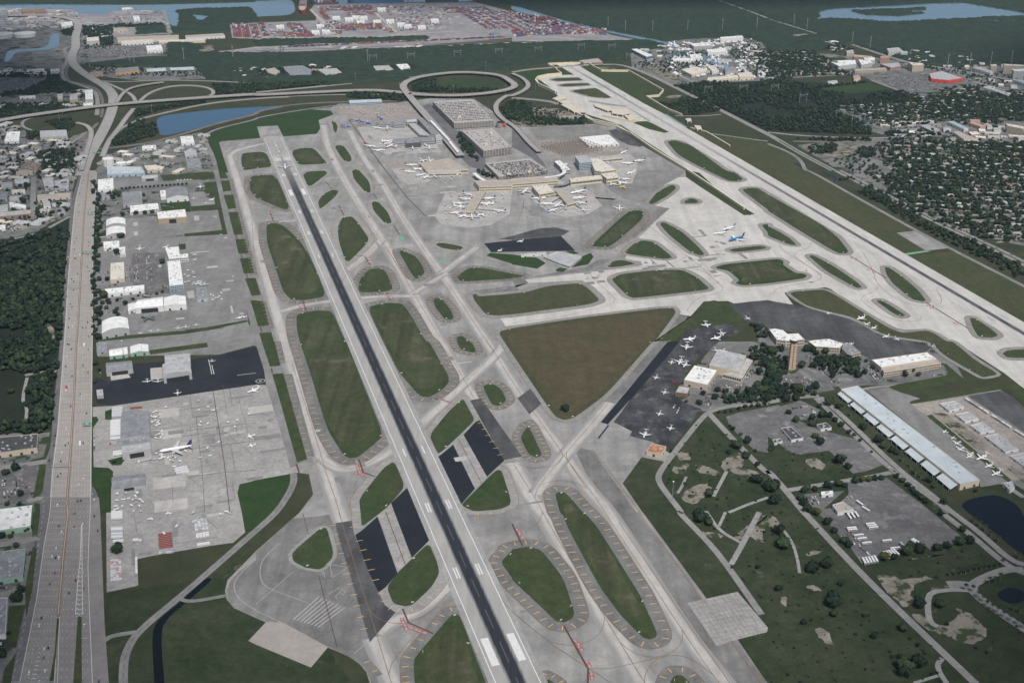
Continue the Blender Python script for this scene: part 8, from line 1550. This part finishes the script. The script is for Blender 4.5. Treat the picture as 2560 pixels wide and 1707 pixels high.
ship('red hulled container ship with pale superstructure moored bow toward viewer', "A1 425,135 440,10", plain('hull_red', (.42, .06, .05), .6), RM['tan'], 34, 16, True); ship('long blue hulled ship moored along the far quay', "A1 840,28 1355,12", plain('hull_blue', (.06, .16, .30), .6), RM['dark'], 32, 14, True); ship('dark hulled ship loading at the far right quay', "A1 1860,22 1560,18", plain('hull_dark', (.05, .07, .11), .6), RM['dark'], 30, 12, True); ship('low dark ship moored beside the crane pair', "A1 760,38 545,45", plain('hull_slate', (.10, .08, .12), .6), RM['brown'], 28, 10, True)
for i, (a, b) in enumerate(((735, 165), (850, 178), (920, 160), (985, 165), (1150, 85), (1230, 195), (1330, 225), (1390, 240), (1520, 250), (640, 290), (545, 295), (220, 245), (590, 240), (960, 205), (1110, 200), (1640, 190))): building('~white port store', f"A1 {a-38},{b-12} {a+34},{b-16} {a+40},{b+6} {a-32},{b+10}", 9, 'white', 'white')
# small sheds and stores that fill the town blocks
SHB = {}
def shed(k, L, W_, h):
    m = MB(); m.prism([(-L/2, -W_/2), (L/2, -W_/2), (L/2, W_/2), (-L/2, W_/2)], 0, h, 0, 1); m.box(L*.2, W_*.1, h+.003, 2.5, 2, 1.2); m.box(-L*.25, -W_*.2, h+.003, 1.8, 1.8, 1); m.face([(-L*.2, -W_/2-.06, .2), (L*.05, -W_/2-.06, .2), (L*.05, -W_/2-.06, h*.65), (-L*.2, -W_/2-.06, h*.65)], 2); m.face([(L*.15, -W_/2-.06, 1), (L*.4, -W_/2-.06, 1), (L*.4, -W_/2-.06, 2.4), (L*.15, -W_/2-.06, 2.4)], 2); return m.mesh('store', [WM['white' if k % 2 else 'beige'], RM[('white', 'light', 'grey', 'tan', 'cream', 'light')[k]], DOORM])
for k in range(6): SHB[k] = shed(k, (26, 34, 22, 30, 40, 18)[k], (17, 20, 15, 14, 16, 12)[k], (5, 6, 5, 6, 5, 4)[k])
rs = random.Random(9)
for s, n in (("B0 -60,30 690,0 650,400 450,480 -60,600", 34), ("A0 0,1130 200,1180 350,1290 640,1260 800,1380 740,1568 -60,1568", 30), ("A0 950,1430 1640,1270 1880,1250 1960,1560 B0 1290,40 900,60", 22), ("A0 -60,890 700,960 750,830 850,980 -60,985", 14), ("A0 -60,690 540,690 540,650 -60,640", 8), ("A1 500,600 830,640 700,700 300,700 A0 2350,740 1900,725 1850,640 2350,640", 14), ("A0 760,250 1040,240 1040,440 780,500", 8), ("A0 20,90 700,110 560,280 20,290", 22), ("A2 1100,480 1400,430 2280,380 2350,480 2350,700 2100,690 1500,720", 26), ("A3 1050,440 2350,600 2350,900 1870,740 1800,640 1460,620", 30), ("A3 1000,1150 1600,1120 2350,1200 2350,1300 1500,1290", 24), ("A1 640,470 1500,440 1500,425 640,450", 5)):
    p = pts(s); a, b, c, d = bbox(p); k = 0; tr = 0
    while k < n and tr < 700:
        tr += 1; x, y = rs.uniform(a, b), rs.uniform(c, d)
        if not inside(p, x, y) or any(inside(h, x+e, y+f) for h in BHOLES if abs(h[0][0]-x) < 160 and abs(h[0][1]-y) < 160 for e in (-12, 0, 12) for f in (-9, 0, 9)): continue
        i = rs.randrange(6); o = bpy.data.objects.new('store', SHB[i]); COL.objects.link(o); o.location = (x, y, .1); an = -ROT_RUN+rs.choice([0, math.pi/2]); o.rotation_euler = (0, 0, an); tag(o, describe(('white', 'pale grey', 'grey', 'tan', 'cream', 'small grey')[i]+' roofed store', x, y), 'store', 'small stores in the town blocks'); k += 1
        BHOLES.append([(x+e*18, y+f*18) for e, f in ((-1, -1), (1, -1), (1, 1), (-1, 1))])
# the small clutter of the yards: parked vehicles too far off to count
def clutter(name, polys, n, seed):
    r = random.Random(seed); it = []
    for s in polys:
        p = pts(s); a, b, c, d = bbox(p); k = 0; tr = 0; m = int(n*abs(area(p))/1e5)
        while k < m and tr < m*8:
            tr += 1; x, y = r.uniform(a, b), r.uniform(c, d)
            if not inside(p, x, y) or any(inside(h, x, y) for h in BHOLES if abs(h[0][0]-x) < 150 and abs(h[0][1]-y) < 150): continue
            ang = -ROT_RUN+r.choice([0, math.pi/2]); u = r.randint(1, 7); key = r.choice(pal)
            for q in range(u): it.append((r.choice(pal) if u > 2 else key, x-q*2.9*math.sin(ang), y+q*2.9*math.cos(ang), .3, ang, 1.0 if r.random() < .93 else (1.8, 1.2, 1.5)))
            k += u
    mass(name, CARME, it, None)
clutter('yard_vehicles', ["A0 0,1130 200,1180 350,1290 640,1260 800,1380 740,1568 -60,1568", "B0 -60,0 690,0 650,400 450,480 -60,600", "A0 950,1430 1640,1270 1880,1250 1960,1560 B0 1290,40 900,60", "B0 900,190 1500,180 1740,300 1440,400 900,420", "B0 930,1050 1330,1060 1700,1120 1200,1200 1120,1340 930,1350", "A0 840,610 1850,640 2350,640 A1 500,600 830,640 300,700 A0 900,700", "A0 -60,890 700,960 750,830 850,980 -60,985", "A2 1100,480 2250,350 2350,480 2350,700 1500,730", "C0 -30,1180 240,1150 330,1440 -40,1500"], 260, 4)
# marina: white yachts
mb = MB(); o_ = [(-8, -2.2), (3, -2.3), (6.5, -1.3), (8.5, 0), (6.5, 1.3), (3, 2.3), (-8, 2.2)]; mb.prism(o_, 0, 2); mb.prism([(-5, -1.7), (2.5, -1.7), (4, 0), (2.5, 1.7), (-5, 1.7)], 2.01, 3.8, 0); mb.box(-1.5, 0, 3.81, 4, 2.6, 1.2); mb.face([(2.6, -1.4, 2.6), (3.9, 0, 2.6), (3.8, 0, 3.6), (2.6, -1.4, 3.6)], 1); YM = mb.mesh('yacht', [PW, GLASS]); ny = 0
for s, n in (("A2 1400,400 2180,350 2280,440 2150,500 1900,480 1450,470", 80), ("A2 1350,470 1900,500 2120,650 1980,720 1500,700", 70), ("A2 2000,560 2350,540 2350,730 2120,700", 45)):
    p = pts(s); a, b, c, d = bbox(p); k = 0
    while k < n:
        x, y = rnd.uniform(a, b), rnd.uniform(c, d)
        if not inside(p, x, y): continue
        o = bpy.data.objects.new('yacht', YM); COL.objects.link(o); f = rnd.uniform(.7, 1.5); o.location = (x, y, .4); o.rotation_euler = (0, 0, rnd.choice([.3, 1.87])+rnd.uniform(-.15, .15)); o.scale = (f,)*3; tag(o, describe('white yacht', x, y), 'yacht', 'white yachts in the marina'); k += 1
# power pylons and tall poles
def pylon(s, h=28, wd=26, kind='frame'):
    x, y = pts(s)[0]; e = empty('power_pylon', x, y, 0, .4); tag(e, describe('steel frame power pylon' if kind == 'frame' else 'tall slim power pole', x, y), 'pylon', 'power pylons across the woods')
    for q in ((-wd/2, wd/2) if kind == 'frame' else (0,)): mb = MB(); mb.bar((0, 0, 0), (0, 0, h), 1.0 if kind == 'frame' else 1.6); o = mb.build('leg', POLE, e); o.location = (q, 0, 0)
    mb = MB(); w2 = wd*.62 if kind == 'frame' else 5; mb.bar((-w2, 0, h*.86), (w2, 0, h*.86), .8); 
    if kind == 'frame': mb.bar((-wd/2, 0, h*.55), (wd/2, 0, h*.84), .4); mb.bar((wd/2, 0, h*.55), (-wd/2, 0, h*.84), .4)
    mb.build('crossarm', POLE, e)
for s in "A1 1075,570|A1 1425,555|A1 1850,530|A1 2230,510|A2 240,495|A2 635,468|A2 915,470|A2 1080,555|A2 1800,865|A2 2120,855|A3 60,850|A3 320,940|A3 655,1085|A3 800,1140|A3 950,1180|A3 1280,1340|A3 1620,1470".split('|'): pylon(s)
for s in "A2 880,265|A2 1040,298|A2 1290,302|A2 1610,295|A2 1930,280|A2 2245,270|A3 235,235|A3 355,280|A3 770,405|A3 935,450|A3 1645,620|A3 1850,610|A3 2040,600|A3 2230,590|A0 1190,580|A0 1235,590|A0 1690,560|A0 2140,540|A0 825,620|A1 1025,575".split('|'): pylon(s, 48, 10, 'pole')
# lamp posts on high masts
def mast(s, h=32):
    x, y = pts(s)[0]; e = empty('light_mast', x, y); tag(e, describe('high light mast', x, y), 'light mast', 'high light masts'); mb = MB(); mb.cyl(0, 0, 0, .45, h, 8, .25); mb.build('pole', POLE, e); mb = MB(); mb.cyl(0, 0, h, 1.2, .6, 10); mb.build('lamp_ring', PW, e)
for s in "A1 1815,880|A1 915,765|A1 1320,860|A1 2290,880|A2 215,830|C3 318,500|D0 1258,185|C0 1140,155|A0 550,1120|A0 1400,1070|A1 2110,660|D3 470,30|C2 1470,1475".split('|'): mast(s)

# ------------------------------------------------------------------ the air itself
hz = MB(); hz.prism([(-9300, -2700), (9300, -2700), (9300, 13300), (-9300, 13300)], -1, 900, bottom=True); ho = hz.build('haze', None); ho.data.materials.clear(); ho['kind'] = 'stuff'
hmat = bpy.data.materials.new('haze_air'); hmat.use_nodes = True; hn = hmat.node_tree; hn.nodes.clear(); pv = hn.nodes.new('ShaderNodeVolumePrincipled'); pv.inputs['Color'].default_value = (.62, .83, 1, 1); pv.inputs['Density'].default_value = HAZE; pv.inputs['Anisotropy'].default_value = .2
mo = hn.nodes.new('ShaderNodeOutputMaterial'); hn.links.new(pv.outputs[0], mo.inputs['Volume']); ho.data.materials.append(hmat)

# unseen clouds added overhead to darken the view's edges, standing in for lens vignetting
cm_ = bpy.data.materials.new('vignette_cloud_white'); cm_.use_nodes = True; cn = cm_.node_tree; cn.nodes.clear(); tr_ = cn.nodes.new('ShaderNodeBsdfTransparent'); df = cn.nodes.new('ShaderNodeBsdfDiffuse'); df.inputs[0].default_value = (.85, .86, .88, 1); mx = cn.nodes.new('ShaderNodeMixShader'); mx.inputs[0].default_value = .88; cn.links.new(tr_.outputs[0], mx.inputs[1]); cn.links.new(df.outputs[0], mx.inputs[2]); co = cn.nodes.new('ShaderNodeOutputMaterial'); cn.links.new(mx.outputs[0], co.inputs[0])
CZ = 1700
for gx, gy, rx, ry in ((-900, 850, 470, 470), (960, 860, 560, 520), (0, 480, 700, 330), (-1400, 1700, 420, 500), (1500, 1560, 520, 460), (-1900, 2700, 620, 620), (2150, 2600, 700, 560), (-2300, 4100, 800, 900), (2600, 4100, 900, 800), (0, 6300, 2200, 700)):
    b_ = bmesh.new(); bmesh.ops.create_icosphere(b_, subdivisions=4, radius=1); rr = random.Random(gx); ph_ = [rr.uniform(0, 6) for _ in range(6)]
    for v in b_.verts:
        a_ = math.atan2(v.co.y, v.co.x); k = 1+.14*math.sin(3*a_+ph_[0])+.09*math.sin(5*a_+ph_[1])+.05*math.sin(9*v.co.x+ph_[2])*math.sin(8*v.co.y+ph_[3]); v.co = (v.co.x*k*rx, v.co.y*k*ry, v.co.z*120*k)
    me = bpy.data.meshes.new('vignette_cloud'); b_.to_mesh(me); b_.free(); me.materials.append(cm_); o = bpy.data.objects.new('vignette_cloud', me); COL.objects.link(o); kz = CZ/sdir.z; o.location = (gx+sdir.x*kz, gy+sdir.y*kz, CZ); o['kind'] = 'structure'
